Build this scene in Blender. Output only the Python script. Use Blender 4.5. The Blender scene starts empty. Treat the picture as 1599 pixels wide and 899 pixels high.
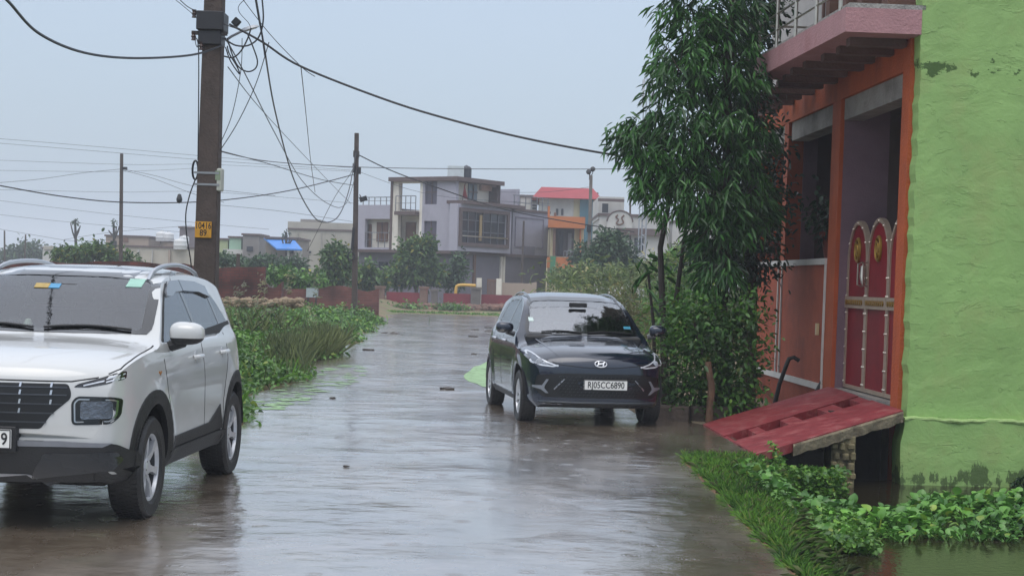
import bpy, bmesh, math, random
import numpy as np
from mathutils import Vector, Matrix
from mathutils.bvhtree import BVHTree
random.seed(7); rng = np.random.default_rng(11)
R = math.radians
scene = bpy.context.scene
COL = scene.collection
# ------------------------------------------------------------------ camera
FPX, CAM_H, ROLL, PITCH, HZ = 2560.0, 1.60, R(1.8), R(2.0), 441.0
FW = Vector((0, math.cos(PITCH), -math.sin(PITCH)))
U0 = Vector((0, math.sin(PITCH), math.cos(PITCH))); R0 = Vector((1, 0, 0))
RT = R0*math.cos(ROLL) + U0*math.sin(ROLL); UP = -R0*math.sin(ROLL) + U0*math.cos(ROLL)
_d = Vector((0, 1, 0)); CYP = HZ + FPX*_d.dot(UP)/_d.dot(FW)
cam_d = bpy.data.cameras.new('camera'); cam = bpy.data.objects.new('camera', cam_d); COL.objects.link(cam)
cam_d.sensor_width = 36; cam_d.lens = FPX/1599*36; cam_d.shift_y = (CYP-449.5)/1599
cam_d.clip_start = .1; cam_d.clip_end = 6000
cam.matrix_world = Matrix(((RT.x, UP.x, -FW.x, 0), (RT.y, UP.y, -FW.y, 0), (RT.z, UP.z, -FW.z, CAM_H), (0, 0, 0, 1)))
scene.camera = cam
# ------------------------------------------------------------------ sky, sun, exposure
SUN_EL, SUN_AZ = 66, 200
w = bpy.data.worlds.new('World'); scene.world = w; w.use_nodes = True
nt = w.node_tree; nt.nodes.clear()
out = nt.nodes.new('ShaderNodeOutputWorld'); bg = nt.nodes.new('ShaderNodeBackground'); bg2 = nt.nodes.new('ShaderNodeBackground')
sky = nt.nodes.new('ShaderNodeTexSky'); sky.sky_type = 'NISHITA'; sky.sun_disc = False
sky.sun_elevation = R(SUN_EL); sky.sun_rotation = R(SUN_AZ); sky.air_density = 1.5; sky.dust_density = 4.0; sky.altitude = 200
# overcast: a thin clear-sky share under an even cloud deck
bg.inputs[1].default_value = .05
tc = nt.nodes.new('ShaderNodeTexCoord'); sep = nt.nodes.new('ShaderNodeSeparateXYZ'); ramp = nt.nodes.new('ShaderNodeValToRGB')
nz = nt.nodes.new('ShaderNodeTexNoise'); nz.inputs['Scale'].default_value = 1.6; nz.inputs['Detail'].default_value = 3
mp = nt.nodes.new('ShaderNodeMapping'); mp.inputs['Scale'].default_value = (1, 1, 3)
add = nt.nodes.new('ShaderNodeMath'); add.operation = 'MULTIPLY_ADD'; add.inputs[1].default_value = .09
nt.links.new(tc.outputs['Generated'], sep.inputs[0]); nt.links.new(tc.outputs['Generated'], mp.inputs[0]); nt.links.new(mp.outputs[0], nz.inputs[0])
nt.links.new(nz.outputs['Fac'], add.inputs[0]); nt.links.new(sep.outputs['Z'], add.inputs[2]); nt.links.new(add.outputs[0], ramp.inputs[0])
cr = ramp.color_ramp; cr.elements[0].position = .03; cr.elements[0].color = (.245, .345, .455, 1)
cr.elements[1].position = .26; cr.elements[1].color = (.35, .42, .545, 1)
e = cr.elements.new(.5); e.color = (.72, .78, .90, 1); e = cr.elements.new(.95); e.color = (1.15, 1.18, 1.26, 1)
bg2.inputs[1].default_value = 1.0
ads = nt.nodes.new('ShaderNodeAddShader')
nt.links.new(sky.outputs[0], bg.inputs[0]); nt.links.new(ramp.outputs[0], bg2.inputs[0])
nt.links.new(bg.outputs[0], ads.inputs[0]); nt.links.new(bg2.outputs[0], ads.inputs[1]); nt.links.new(ads.outputs[0], out.inputs[0])
sd = bpy.data.lights.new('sun', 'SUN'); sd.energy = 1.0; sd.angle = R(45); sd.color = (1, .97, .93)
so = bpy.data.objects.new('sun', sd); COL.objects.link(so); so.rotation_euler = (R(90-SUN_EL), 0, R(180-SUN_AZ))
vs = scene.view_settings; vs.view_transform = 'Standard'; vs.look = 'None'; vs.exposure = 0.15; vs.gamma = 1; vs.use_curve_mapping = False
scene.cycles.use_denoising = True; scene.cycles.max_bounces = 8; scene.cycles.transparent_max_bounces = 12; scene.cycles.volume_bounces = 2
HAZE = .0011
# ------------------------------------------------------------------ helpers
def ray(px, py): return FW + RT*((px-799.5)/FPX) + UP*((CYP-py)/FPX)
def at(px, py, Y):
    d = ray(px, py); t = Y/d.y; return Vector((d.x*t, Y, CAM_H+d.z*t))
def gnd(px, py, z=0.0):
    d = ray(px, py); t = (z-CAM_H)/d.z; return Vector((d.x*t, d.y*t, z))
def lin(h):
    h = h.lstrip('#'); v = [int(h[i:i+2], 16)/255 for i in (0, 2, 4)]
    return tuple(x/12.92 if x <= .04045 else ((x+.055)/1.055)**2.4 for x in v)
def tag(o, label=None, cat=None, group=None, kind=None):
    if label: o['label'] = label
    if cat: o['category'] = cat
    if group: o['group'] = group
    if kind: o['kind'] = kind
    return o
def thing(name, label, cat, loc=(0, 0, 0), rz=0, group=None):
    o = bpy.data.objects.new(name, None); COL.objects.link(o); o.location = loc; o.rotation_euler = (0, 0, rz); o.empty_display_size = .2
    return tag(o, label, cat, group)
def wm(o):
    m = Matrix.Identity(4)
    while o is not None:
        m = Matrix.LocRotScale(o.location, o.rotation_euler, o.scale) @ m; o = o.parent
    return m
def copy_tree(o, parent=None):
    c = o.copy(); COL.objects.link(c)
    if parent: c.parent = parent
    for ch in [x for x in bpy.data.objects if x.parent == o]: copy_tree(ch, c)
    return c
MATS = {}
def mat(name, col, rough=.7, var=.18, scale=2.0, bump=0.0, bscale=25, metal=0, spec=.5, coat=0, tint=None, tf=.5, tscale=.6, streak=None, coord='Object'):
    """procedural principled: noise in value, a second large-scale tint (stain/wear), optional bump and vertical dirt streaks"""
    if name in MATS: return MATS[name]
    m = bpy.data.materials.new(name); m.use_nodes = True; n = m.node_tree; L = n.links.new
    b = n.nodes['Principled BSDF']; b.inputs['Roughness'].default_value = rough; b.inputs['Metallic'].default_value = metal
    b.inputs['Specular IOR Level'].default_value = spec; b.inputs['Coat Weight'].default_value = coat; b.inputs['Coat Roughness'].default_value = .04
    col = lin(col) if isinstance(col, str) else col
    t = n.nodes.new('ShaderNodeTexCoord'); nz = n.nodes.new('ShaderNodeTexNoise'); nz.inputs['Scale'].default_value = scale; nz.inputs['Detail'].default_value = 6; nz.inputs['Roughness'].default_value = .65
    L(t.outputs[coord], nz.inputs['Vector'])
    r = n.nodes.new('ShaderNodeValToRGB'); e = r.color_ramp.elements; e[0].position = .3; e[1].position = .7
    e[0].color = (*[c*(1-var) for c in col], 1); e[1].color = (*[min(1, c*(1+var)) for c in col], 1)
    L(nz.outputs['Fac'], r.inputs[0]); src = r.outputs[0]
    if tint is not None:
        tint = lin(tint) if isinstance(tint, str) else tint
        n2 = n.nodes.new('ShaderNodeTexNoise'); n2.inputs['Scale'].default_value = tscale; n2.inputs['Detail'].default_value = 8; n2.inputs['Roughness'].default_value = .7
        if streak:
            mp = n.nodes.new('ShaderNodeMapping'); mp.inputs['Scale'].default_value = (1, 1, streak); L(t.outputs[coord], mp.inputs[0]); L(mp.outputs[0], n2.inputs['Vector'])
        else: L(t.outputs[coord], n2.inputs['Vector'])
        r2 = n.nodes.new('ShaderNodeValToRGB'); r2.color_ramp.elements[0].position = .5-.0; r2.color_ramp.elements[1].position = .68
        r2.color_ramp.elements[1].color = (tf, tf, tf, 1)
        mx = n.nodes.new('ShaderNodeMix'); mx.data_type = 'RGBA'; L(n2.outputs['Fac'], r2.inputs[0]); L(r2.outputs[0], mx.inputs[0]); L(src, mx.inputs[6]); mx.inputs[7].default_value = (*tint, 1); src = mx.outputs[2]
    L(src, b.inputs['Base Color'])
    if bump:
        n3 = n.nodes.new('ShaderNodeTexNoise'); n3.inputs['Scale'].default_value = bscale; n3.inputs['Detail'].default_value = 5; L(t.outputs[coord], n3.inputs['Vector'])
        bp = n.nodes.new('ShaderNodeBump'); bp.inputs['Strength'].default_value = bump; bp.inputs['Distance'].default_value = .02; L(n3.outputs['Fac'], bp.inputs['Height']); L(bp.outputs[0], b.inputs['Normal'])
    MATS[name] = m; return m
def leafmat(name, dark, light, rough=.4, extra=None, trans=.25, spec=.5):
    if name in MATS: return MATS[name]
    m = bpy.data.materials.new(name); m.use_nodes = True; n = m.node_tree; L = n.links.new; b = n.nodes['Principled BSDF']; o = n.nodes['Material Output']
    g = n.nodes.new('ShaderNodeNewGeometry'); r = n.nodes.new('ShaderNodeValToRGB'); e = r.color_ramp.elements
    e[0].color = (*dark, 1); e[1].color = (*light, 1); e[1].position = .93
    if extra: x = e.new(.97); x.color = (*extra, 1)
    L(g.outputs['Random Per Island'], r.inputs[0])
    nz = n.nodes.new('ShaderNodeTexNoise'); nz.inputs['Scale'].default_value = 1.3; t = n.nodes.new('ShaderNodeTexCoord'); L(t.outputs['Object'], nz.inputs[0])
    mx = n.nodes.new('ShaderNodeMix'); mx.data_type = 'RGBA'; mx.blend_type = 'MULTIPLY'; mx.inputs[0].default_value = .75
    r2 = n.nodes.new('ShaderNodeValToRGB'); r2.color_ramp.elements[0].position = .38; r2.color_ramp.elements[1].position = .62; r2.color_ramp.elements[0].color = (.55, .6, .6, 1); r2.color_ramp.elements[1].color = (1.25, 1.2, .95, 1)
    L(nz.outputs['Fac'], r2.inputs[0]); L(r.outputs[0], mx.inputs[6]); L(r2.outputs[0], mx.inputs[7]); L(mx.outputs[2], b.inputs['Base Color'])
    b.inputs['Roughness'].default_value = rough; b.inputs['Specular IOR Level'].default_value = spec
    tr = n.nodes.new('ShaderNodeBsdfTranslucent'); L(mx.outputs[2], tr.inputs[0]); ms = n.nodes.new('ShaderNodeMixShader'); ms.inputs[0].default_value = trans
    L(b.outputs[0], ms.inputs[1]); L(tr.outputs[0], ms.inputs[2]); L(ms.outputs[0], o.inputs[0])
    MATS[name] = m; return m
class MB:
    def __init__(s): s.v = []; s.f = []
    def box(s, x0, x1, y0, y1, z0, z1, M=None):
        i = len(s.v); c = [(x, y, z) for x in (x0, x1) for y in (y0, y1) for z in (z0, z1)]
        if M is not None: c = [tuple(M @ Vector(p)) for p in c]
        s.v += c; s.f += [tuple(i+k for k in q) for q in ((0, 1, 3, 2), (4, 6, 7, 5), (0, 4, 5, 1), (2, 3, 7, 6), (0, 2, 6, 4), (1, 5, 7, 3))]; return s
    def tube(s, pts, r, n=6, cap=True, r1=None):
        pts = [Vector(p) for p in pts]; i0 = len(s.v); m = len(pts); a = None
        for k, p in enumerate(pts):
            d = (pts[min(k+1, m-1)]-pts[max(k-1, 0)]).normalized()
            if a is None: a = d.orthogonal().normalized()
            a = (a - d*a.dot(d)); a = a.normalized() if a.length > 1e-6 else d.orthogonal().normalized()
            b = d.cross(a); rr = r if r1 is None else r+(r1-r)*k/(m-1)
            if isinstance(r, (list, tuple)): rr = r[k]
            s.v += [tuple(p+(a*math.cos(t)+b*math.sin(t))*rr) for t in [2*math.pi*j/n for j in range(n)]]
        for k in range(m-1):
            for j in range(n):
                a0 = i0+k*n+j; b0 = i0+k*n+(j+1) % n; s.f.append((a0, b0, b0+n, a0+n))
        if cap: s.f.append(tuple(i0+j for j in range(n))[::-1]); s.f.append(tuple(i0+(m-1)*n+j for j in range(n)))
        return s
    def lathe(s, prof, n=24, M=None, cap=False):
        """prof: (r, h) pairs, axis = local z through M"""
        i0 = len(s.v); M = M or Matrix.Identity(4)
        for r, h in prof:
            for j in range(n):
                t = 2*math.pi*j/n; s.v.append(tuple(M @ Vector((r*math.cos(t), r*math.sin(t), h))))
        for k in range(len(prof)-1):
            for j in range(n):
                a = i0+k*n+j; b = i0+k*n+(j+1) % n; s.f.append((a, b, b+n, a+n))
        if cap: s.f.append(tuple(i0+j for j in range(n))[::-1]); s.f.append(tuple(i0+(len(prof)-1)*n+j for j in range(n)))
        return s
    def prism(s, poly, d0, d1, M=None):
        """poly in (u,v), extruded along w from d0 to d1; local axes (u, w, v) = x, y, z then M"""
        i = len(s.v); n = len(poly); M = M or Matrix.Identity(4)
        for d in (d0, d1): s.v += [tuple(M @ Vector((u, d, v))) for u, v in poly]
        s.f.append(tuple(range(i, i+n))); s.f.append(tuple(range(i+n, i+2*n))[::-1])
        for k in range(n): s.f.append((i+k, i+(k+1) % n, i+n+(k+1) % n, i+n+k))
        return s
    def quad(s, *p): i = len(s.v); s.v += [tuple(q) for q in p]; s.f.append(tuple(range(i, i+len(p)))); return s
    def build(s, name, m, parent=None, world=False, smooth=False, fix=True, bevel=0):
        me = bpy.data.meshes.new(name); v = s.v
        if world and parent is not None:
            I = wm(parent).inverted(); v = [tuple(I @ Vector(p)) for p in v]
        me.from_pydata(v, [], s.f)
        if fix:
            b = bmesh.new(); b.from_mesh(me); bmesh.ops.recalc_face_normals(b, faces=b.faces[:])
            if bevel: bmesh.ops.bevel(b, geom=b.edges[:], offset=bevel, segments=1, affect='EDGES', clamp_overlap=True)
            b.to_mesh(me); b.free()
        me.materials.append(m)
        if smooth:
            me.polygons.foreach_set('use_smooth', [True]*len(me.polygons))
            if smooth != 'all': me.set_sharp_from_angle(angle=R(38))
        o = bpy.data.objects.new(name, me); COL.objects.link(o)
        if parent is not None: o.parent = parent
        return o
def text_mesh(name, s, size, m, parent, M, depth=.002, align='CENTER', sx=1):
    c = bpy.data.curves.new(name, 'FONT'); c.body = s; c.size = size; c.extrude = depth; c.align_x = align; c.align_y = 'CENTER'; c.offset = size*.012
    t = bpy.data.objects.new('tmp', c); COL.objects.link(t); bpy.context.view_layer.update()
    me = bpy.data.meshes.new_from_object(t.evaluated_get(bpy.context.evaluated_depsgraph_get())); bpy.data.objects.remove(t); bpy.data.curves.remove(c)
    me.transform(Matrix.Scale(sx, 4, (1, 0, 0))); me.transform(M); me.materials.clear(); me.materials.append(m); me.name = name
    o = bpy.data.objects.new(name, me); COL.objects.link(o); o.parent = parent; return o
def unit(a): return a/np.maximum(np.linalg.norm(a, axis=1, keepdims=True), 1e-9)
def leaf_mesh(name, P, D, L, W, m, parent=None, droop=.3, fold=.15, curl=None):
    """n leaves of 6 vertices each: base P, direction D, length L, half width W"""
    P = np.asarray(P, float); n = len(P); D = unit(np.asarray(D, float)); L = np.broadcast_to(L, n)[:, None]; W = np.broadcast_to(W, n)[:, None]
    rnd = rng.normal(size=(n, 3)); rnd[:, 2] *= .35; S = unit(np.cross(D, unit(rnd+np.array([0, 0, 1.2])))); N = np.cross(S, D)
    N *= np.sign(N[:, 2:3]+1e-9)
    dz = np.array([0, 0, -1.0])
    def pt(t, w, f): return P + D*L*t + dz*(droop*L*t*t) + S*W*w + N*(W*f)
    V = np.stack([pt(0, 0, 0), pt(.3, .9, fold), pt(.7, .75, fold), pt(1, 0, 0), pt(.7, -.75, fold), pt(.3, -.9, fold)], 1).reshape(-1, 3)
    if parent is not None:
        I = np.array(wm(parent).inverted()); V = V @ I[:3, :3].T + I[:3, 3]
    me = bpy.data.meshes.new(name); me.vertices.add(6*n); me.vertices.foreach_set('co', V.ravel())
    base = (np.arange(n)*6)[:, None]; F = np.concatenate([base+np.array([0, 1, 2, 3]), base+np.array([0, 3, 4, 5])], 1).ravel()
    me.loops.add(8*n); me.loops.foreach_set('vertex_index', F.astype(np.int32)); me.polygons.add(2*n)
    me.polygons.foreach_set('loop_start', np.arange(2*n, dtype=np.int32)*4); me.update(); me.validate()
    me.materials.append(m); o = bpy.data.objects.new(name, me); COL.objects.link(o)
    if parent is not None: o.parent = parent
    return o
def merge_leaf(objs): pass
def clusters(lobes, seed=0, shell=.55, gap=.0):
    """points near the surface of ellipsoidal lobes ((cx,cy,cz),(rx,ry,rz),n), returns points and outward directions"""
    g = np.random.default_rng(seed); Ps = []; Ds = []
    for c, r, n in lobes:
        u = unit(g.normal(size=(n, 3))); rad = shell+(1.0-shell)*g.random((n, 1))**.7
        lump = 1+.16*np.sin(u[:, :1]*5+seed+c[0]*3)*np.cos(u[:, 1:2]*4+c[2]*2)+.12*np.sin(u[:, 2:3]*7+c[1])
        Ps.append(np.array(c)+u*rad*lump*np.array(r)); Ds.append(u)
    return np.concatenate(Ps), np.concatenate(Ds)
def spray(P, D, k, L, spread, seed, upb=0.0, jit=.1):
    g = np.random.default_rng(seed); n = len(P)
    PP = np.repeat(P, k, 0)+g.normal(size=(n*k, 3))*jit; DD = unit(np.repeat(D, k, 0)+g.normal(size=(n*k, 3))*spread+np.array([0, 0, upb]))
    return PP, DD, L*(.65+.6*g.random(n*k))
def tree(name, label, cat, base, lobes, lm, trunk_r=.12, k=7, L=.12, W=.03, droop=.4, spread=.8, upb=0, jit=.1, group=None, trunks=None, seed=1, shell=.5, tm=None, fold=.15):
    t = thing(name, label, cat, base, 0, group)
    b = Vector(base); g = random.Random(seed); m = MB(); top = max(lobes, key=lambda l: l[0][2])[0]
    paths = trunks or [[b-Vector((0, 0, .1)), b.lerp(Vector(top), .35)+Vector((g.uniform(-.1, .1), 0, 0)), b.lerp(Vector(top), .75), Vector(top)]]
    for pth in paths:
        q = [Vector(p) for p in pth]; m.tube(q, trunk_r, 8, r1=trunk_r*.35)
    main = [Vector(p) for p in paths[0]]
    for c, r, n in lobes:
        c = Vector(c); s = main[1].lerp(main[-1], g.random()*.6)
        m.tube([s, s.lerp(c, .5)+Vector((0, 0, -.12*(c-s).length)), c], trunk_r*.35, 5, r1=trunk_r*.12)
        for q in range(3):
            e = c+Vector((g.uniform(-1, 1)*r[0], g.uniform(-1, 1)*r[1], g.uniform(-1, 1)*r[2]))*.8; m.tube([c, e], trunk_r*.12, 4, r1=trunk_r*.04)
    m.build('trunk', tm or M['bark'], t, world=True, smooth=True)
    P, D = clusters(lobes, seed, shell); PP, DD, LL = spray(P, D, k, L, spread, seed+5, upb, jit)
    leaf_mesh('crown', PP, DD, LL, LL*(W/L), lm, t, droop, fold)
    return t
M = {}
M['bark'] = mat('bark', (.085, .06, .045), .85, .35, 6, .6, 30)
M['bark_dark'] = mat('bark_dark', (.045, .035, .028), .85, .35, 6, .6, 30)
M['leaf_near'] = leafmat('leaf_near', (.010, .042, .012), (.055, .18, .035), .42, None, .2)
M['leaf_dark'] = leafmat('leaf_dark', (.010, .030, .014), (.032, .075, .028), .35, None, .12)
M['leaf_bush'] = leafmat('leaf_bush', (.022, .075, .014), (.08, .21, .028), .5, (.14, .2, .04), .2)
M['leaf_weed'] = leafmat('leaf_weed', (.025, .085, .016), (.14, .30, .055), .45, (.2, .27, .05), .25)
M['leaf_far'] = leafmat('leaf_far', (.03, .075, .025), (.10, .19, .05), .6, (.3, .28, .04), .25)
M['leaf_far2'] = leafmat('leaf_far2', (.02, .055, .028), (.06, .12, .05), .6, None, .2)
M['leaf_pale'] = leafmat('leaf_pale', (.07, .12, .04), (.17, .22, .09), .6, (.3, .27, .12), .25)
M['grass'] = leafmat('grass', (.03, .10, .014), (.16, .34, .05), .5, (.2, .26, .06), .25)
M['dry_grass'] = leafmat('dry_grass', (.07, .07, .03), (.21, .21, .09), .7, (.1, .16, .04), .25)
M['hair_grass'] = leafmat('hair_grass', (.06, .09, .03), (.21, .25, .11), .7, None, .25)
M['plume'] = leafmat('plume', (.22, .22, .14), (.38, .37, .27), .8, None, .3)
M['hyacinth'] = leafmat('hyacinth', (.05, .16, .025), (.17, .38, .08), .34, (.25, .36, .06), .2, .45)
# ------------------------------------------------------------------ ground, road, water
def axis(segs):
    a = []
    for x0, x1, st in segs: a += list(np.arange(x0, x1, st))
    return np.array(a+[segs[-1][1]])
def sst(x, a, b): t = np.clip((x-a)/(b-a), 0, 1); return t*t*(3-2*t)
def ground_h(x, y):
    h = np.full_like(x, -.035)+0.0*y
    ditch = sst(x, 1.66+np.clip((y-9.5)*.11,0,.75), 2.5+np.clip((y-9.5)*.11,0,.75))*(1-sst(y, 17.6, 18.2)); h = h-ditch*.85
    left = sst(-x, 3.3+.035*(y-19)+.35*np.sin(y*.9), 4.6+.035*(y-19)); h = h+left*.10*sst(y, 14, 17)
    h = h+left*.22*sst(y, 20, 45)
    h = h+.25*sst(y, 79, 90)
    return h
gx = axis([(-900, -60, 60), (-60, -12, 4), (-12, 6, .3), (6, 30, 2), (30, 900, 60)]); gy = axis([(-30, 4, 4), (4, 32, .3), (32, 100, 1.5), (100, 260, 12), (260, 1500, 100)])
X, Y = np.meshgrid(gx, gy); Z = ground_h(X, Y)
me = bpy.data.meshes.new('ground'); nx, ny = len(gx), len(gy)
me.from_pydata(np.stack([X, Y, Z], -1).reshape(-1, 3).tolist(), [], [(j*nx+i, j*nx+i+1, (j+1)*nx+i+1, (j+1)*nx+i) for j in range(ny-1) for i in range(nx-1)])
me.polygons.foreach_set('use_smooth', [True]*len(me.polygons))
me.materials.append(mat('soil', '#6d5f45', .9, .35, 1.2, .6, 8, tint='#4d6a33', tf=.8, tscale=.5)); ground = bpy.data.objects.new('ground', me); COL.objects.link(ground); tag(ground, kind='structure')

def wet_road(name):
    m = bpy.data.materials.new(name); m.use_nodes = True; n = m.node_tree; L = n.links.new; b = n.nodes['Principled BSDF']
    t = n.nodes.new('ShaderNodeTexCoord')
    def noise(sc, det=5, scale=(1, 1, 1), rough=.55, rot=0):
        mp = n.nodes.new('ShaderNodeMapping'); mp.inputs['Scale'].default_value = scale; mp.inputs['Rotation'].default_value = (0, 0, rot); L(t.outputs['Object'], mp.inputs[0])
        z = n.nodes.new('ShaderNodeTexNoise'); z.inputs['Scale'].default_value = sc; z.inputs['Detail'].default_value = det; z.inputs['Roughness'].default_value = rough; L(mp.outputs[0], z.inputs['Vector']); return z.outputs['Fac']
    def math_(op, a, b_=None, c=None):
        q = n.nodes.new('ShaderNodeMath'); q.operation = op
        for i, v in enumerate((a, b_, c)):
            if v is None: continue
            if isinstance(v, (int, float)): q.inputs[i].default_value = v
            else: L(v, q.inputs[i])
        return q.outputs[0]
    r = n.nodes.new('ShaderNodeValToRGB'); e = r.color_ramp.elements; e[0].position = .36; e[0].color = (.085, .060, .038, 1); e[1].position = .64; e[1].color = (.235, .188, .138, 1)
    L(noise(.55, 8, (1, .55, 1), .65), r.inputs[0])
    r2 = n.nodes.new('ShaderNodeValToRGB'); e = r2.color_ramp.elements; e[0].position = .45; e[0].color = (1, 1, 1, 1); e[1].position = .62; e[1].color = (.62, .56, .5, 1); L(noise(9, 6, (1, 1, 1), .7), r2.inputs[0])
    mx = n.nodes.new('ShaderNodeMix'); mx.data_type = 'RGBA'; mx.blend_type = 'MULTIPLY'; mx.inputs[0].default_value = .8; L(r.outputs[0], mx.inputs[6]); L(r2.outputs[0], mx.inputs[7]); L(mx.outputs[2], b.inputs['Base Color'])
    # standing water film: flat where deep, rough concrete showing in patches
    film = n.nodes.new('ShaderNodeValToRGB'); e = film.color_ramp.elements; e[0].position = .35; e[0].color = (.13, .13, .13, 1); e[1].position = .72; e[1].color = (.44, .44, .44, 1); L(noise(.8, 6, (1, .5, 1), .7), film.inputs[0]); L(film.outputs[0], b.inputs['Roughness'])
    b.inputs['IOR'].default_value = 2.9; b.inputs['Specular IOR Level'].default_value = .6
    h = math_('ADD', math_('MULTIPLY', noise(2.0, 3, (.6, 1.0, 1), .5, .35), .030), math_('MULTIPLY', noise(7, 3, (.8, 1.0, 1), .5, -.6), .0065))
    h = math_('ADD', h, math_('MULTIPLY', noise(34, 2, (.9, 1, 1), .5), .0014))
    calm = n.nodes.new('ShaderNodeValToRGB'); e = calm.color_ramp.elements; e[0].position = .44; e[0].color = (.14, .14, .14, 1); e[1].position = .58; L(noise(.42, 3, (1, .6, 1), .5, .7), calm.inputs[0]); h = math_('MULTIPLY', h, calm.outputs[0])
    vo = n.nodes.new('ShaderNodeTexVoronoi'); vo.inputs['Scale'].default_value = 3.2; L(t.outputs['Object'], vo.inputs['Vector'])
    ring = math_('MULTIPLY', math_('SINE', math_('MULTIPLY', vo.outputs['Distance'], 95.0)), math_('MULTIPLY', math_('MAXIMUM', math_('SUBTRACT', .27, vo.outputs['Distance']), 0.0), .006)); h = math_('ADD', h, ring)
    b.inputs['Coat Weight'].default_value = 1.0; b.inputs['Coat IOR'].default_value = 2.5; b.inputs['Coat Roughness'].default_value = .16
    bp = n.nodes.new('ShaderNodeBump'); bp.inputs['Strength'].default_value = 1.0; bp.inputs['Distance'].default_value = 1.0; L(h, bp.inputs['Height']); L(bp.outputs[0], b.inputs['Normal']); L(bp.outputs[0], b.inputs['Coat Normal'])
    return m
def sheet(name, pts, z, m):
    b = bmesh.new(); vs_ = [b.verts.new((x, y, z)) for x, y in pts]; f = b.faces.new(vs_); f.normal_update()
    if f.normal.z < 0: f.normal_flip()
    bmesh.ops.triangulate(b, faces=b.faces[:]); me = bpy.data.meshes.new(name); b.to_mesh(me); b.free(); me.materials.append(m)
    o = bpy.data.objects.new(name, me); COL.objects.link(o); return o
g_ = random.Random(3)
le = [(-3.9+g_.uniform(-.1, .1)-.0*y, y) for y in np.arange(-6, 16, 1.0)]+[(-3.15-(y-19)*.041+.25*math.sin(y*.8)+g_.uniform(-.12, .12), y) for y in np.arange(16.5, 61, .8)]
re_ = [(1.62+g_.uniform(-.03, .03), y) for y in np.arange(-6, 15.5, .7)]+[(1.85, 15.7), (2.45, 15.95), (2.42, 19.1), (2.1, 19.6)]+[(1.75+.25*math.sin(y*.5)+(y-20)*.02, y) for y in np.arange(20, 61, 1.5)]
cross_r = [(5, 62.5), (14, 63), (40, 64), (40, 74), (14, 75.5), (2, 75.5)]; cross_l = [(-6, 76.5), (-20, 78), (-60, 84), (-60, 76), (-20, 67), (-8, 63.5)]
road = tag(sheet('road', re_+cross_r+cross_l+le[::-1], 0.0, wet_road('wet_concrete')), kind='structure')
# concrete edge of the road slab along the ditch
eb = MB(); eb.box(1.62, 1.66, -6, 15.55, -.22, -.004); tag(eb.build('road_edge', mat('edge_concrete', '#6a4c38', .5, .3, 5, .5, 20)), kind='structure')
def water_mat(name, col):
    m = bpy.data.materials.new(name); m.use_nodes = True; n = m.node_tree; L = n.links.new; b = n.nodes['Principled BSDF']
    b.inputs['Base Color'].default_value = (*col, 1); b.inputs['Roughness'].default_value = .05; b.inputs['IOR'].default_value = 1.33
    t = n.nodes.new('ShaderNodeTexCoord'); z = n.nodes.new('ShaderNodeTexNoise'); z.inputs['Scale'].default_value = 14; z.inputs['Detail'].default_value = 3; L(t.outputs['Object'], z.inputs[0])
    bp = n.nodes.new('ShaderNodeBump'); bp.inputs['Distance'].default_value = .01; bp.inputs['Strength'].default_value = .35; L(z.outputs['Fac'], bp.inputs['Height']); L(bp.outputs[0], b.inputs['Normal']); return m
ditch = tag(sheet('ditch_water', [(1.75, -6), (14, -6), (14, 17.6), (4.3, 17.55), (3.9, 17.2), (1.9, 17.2)], -.36, water_mat('muddy_water', (.022, .018, .010))), kind='structure')
# ------------------------------------------------------------------ algae and stones on the road
def blob(cx, cy, rx, ry, n=40, seed=0, k=.25):
    g = random.Random(seed); ph = [g.uniform(0, 6) for _ in range(4)]
    return [(cx+rx*math.cos(t)*(1+k*(math.sin(2*t+ph[0])*.5+math.sin(5*t+ph[1])*.3+math.sin(9*t+ph[2])*.2)), cy+ry*math.sin(t)*(1+k*(math.sin(3*t+ph[3])*.5+math.sin(7*t+ph[0])*.3))) for t in [2*math.pi*i/n for i in range(n)]]
alg = mat('algae', '#84a470', .5, .22, 3, .2, 30, tint='#6f9a58', tf=.7, tscale=2.5)
_n = alg.node_tree; _t = _n.nodes.new('ShaderNodeTexNoise'); _t.inputs['Scale'].default_value = 5; _t.inputs['Detail'].default_value = 8; _t.inputs['Roughness'].default_value = .7; _n.links.new(_n.nodes['Texture Coordinate'].outputs['Object'], _t.inputs[0])
_r = _n.nodes.new('ShaderNodeValToRGB'); _r.color_ramp.elements[0].position = .30; _r.color_ramp.elements[1].position = .46; _n.links.new(_t.outputs['Fac'], _r.inputs[0]); _n.links.new(_r.outputs[0], _n.nodes['Principled BSDF'].inputs['Alpha'])
tag(sheet('algae_scum', blob(-.34, 28.8, .38, 4.2, 44, 3), .004, alg), 'pale green algae film floating beside the dark hatchback', 'algae')
def speckled(name, label, cx, cy, rx, ry, seed, n=160):
    b = bmesh.new(); g = random.Random(seed)
    for i in range(n):
        a = g.uniform(0, 6.28); q = math.sqrt(g.random()); x = cx+rx*q*math.cos(a); y = cy+ry*q*math.sin(a); s = g.uniform(.012, .04)
        vs_ = [b.verts.new((px_, py_, .004+.00006*i)) for px_, py_ in blob(x, y, s*3.0, s*2.6, 12, seed+i, .6)]
        f = b.faces.new(vs_); f.normal_update()
        if f.normal.z < 0: f.normal_flip()
    me = bpy.data.meshes.new(name); b.to_mesh(me); b.free(); me.materials.append(alg); o = bpy.data.objects.new(name, me); COL.objects.link(o)
    return tag(o, label, 'algae', kind='stuff')
speckled('floating_algae', 'scattered green algae patches on the water beside the left weeds', -2.9, 25.5, .5, 4.5, 5, 80)
speckled('floating_algae', 'thin green algae bits along the left edge of the road by the front weeds', -2.85, 20.6, .3, 1.6, 9, 40)
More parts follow.
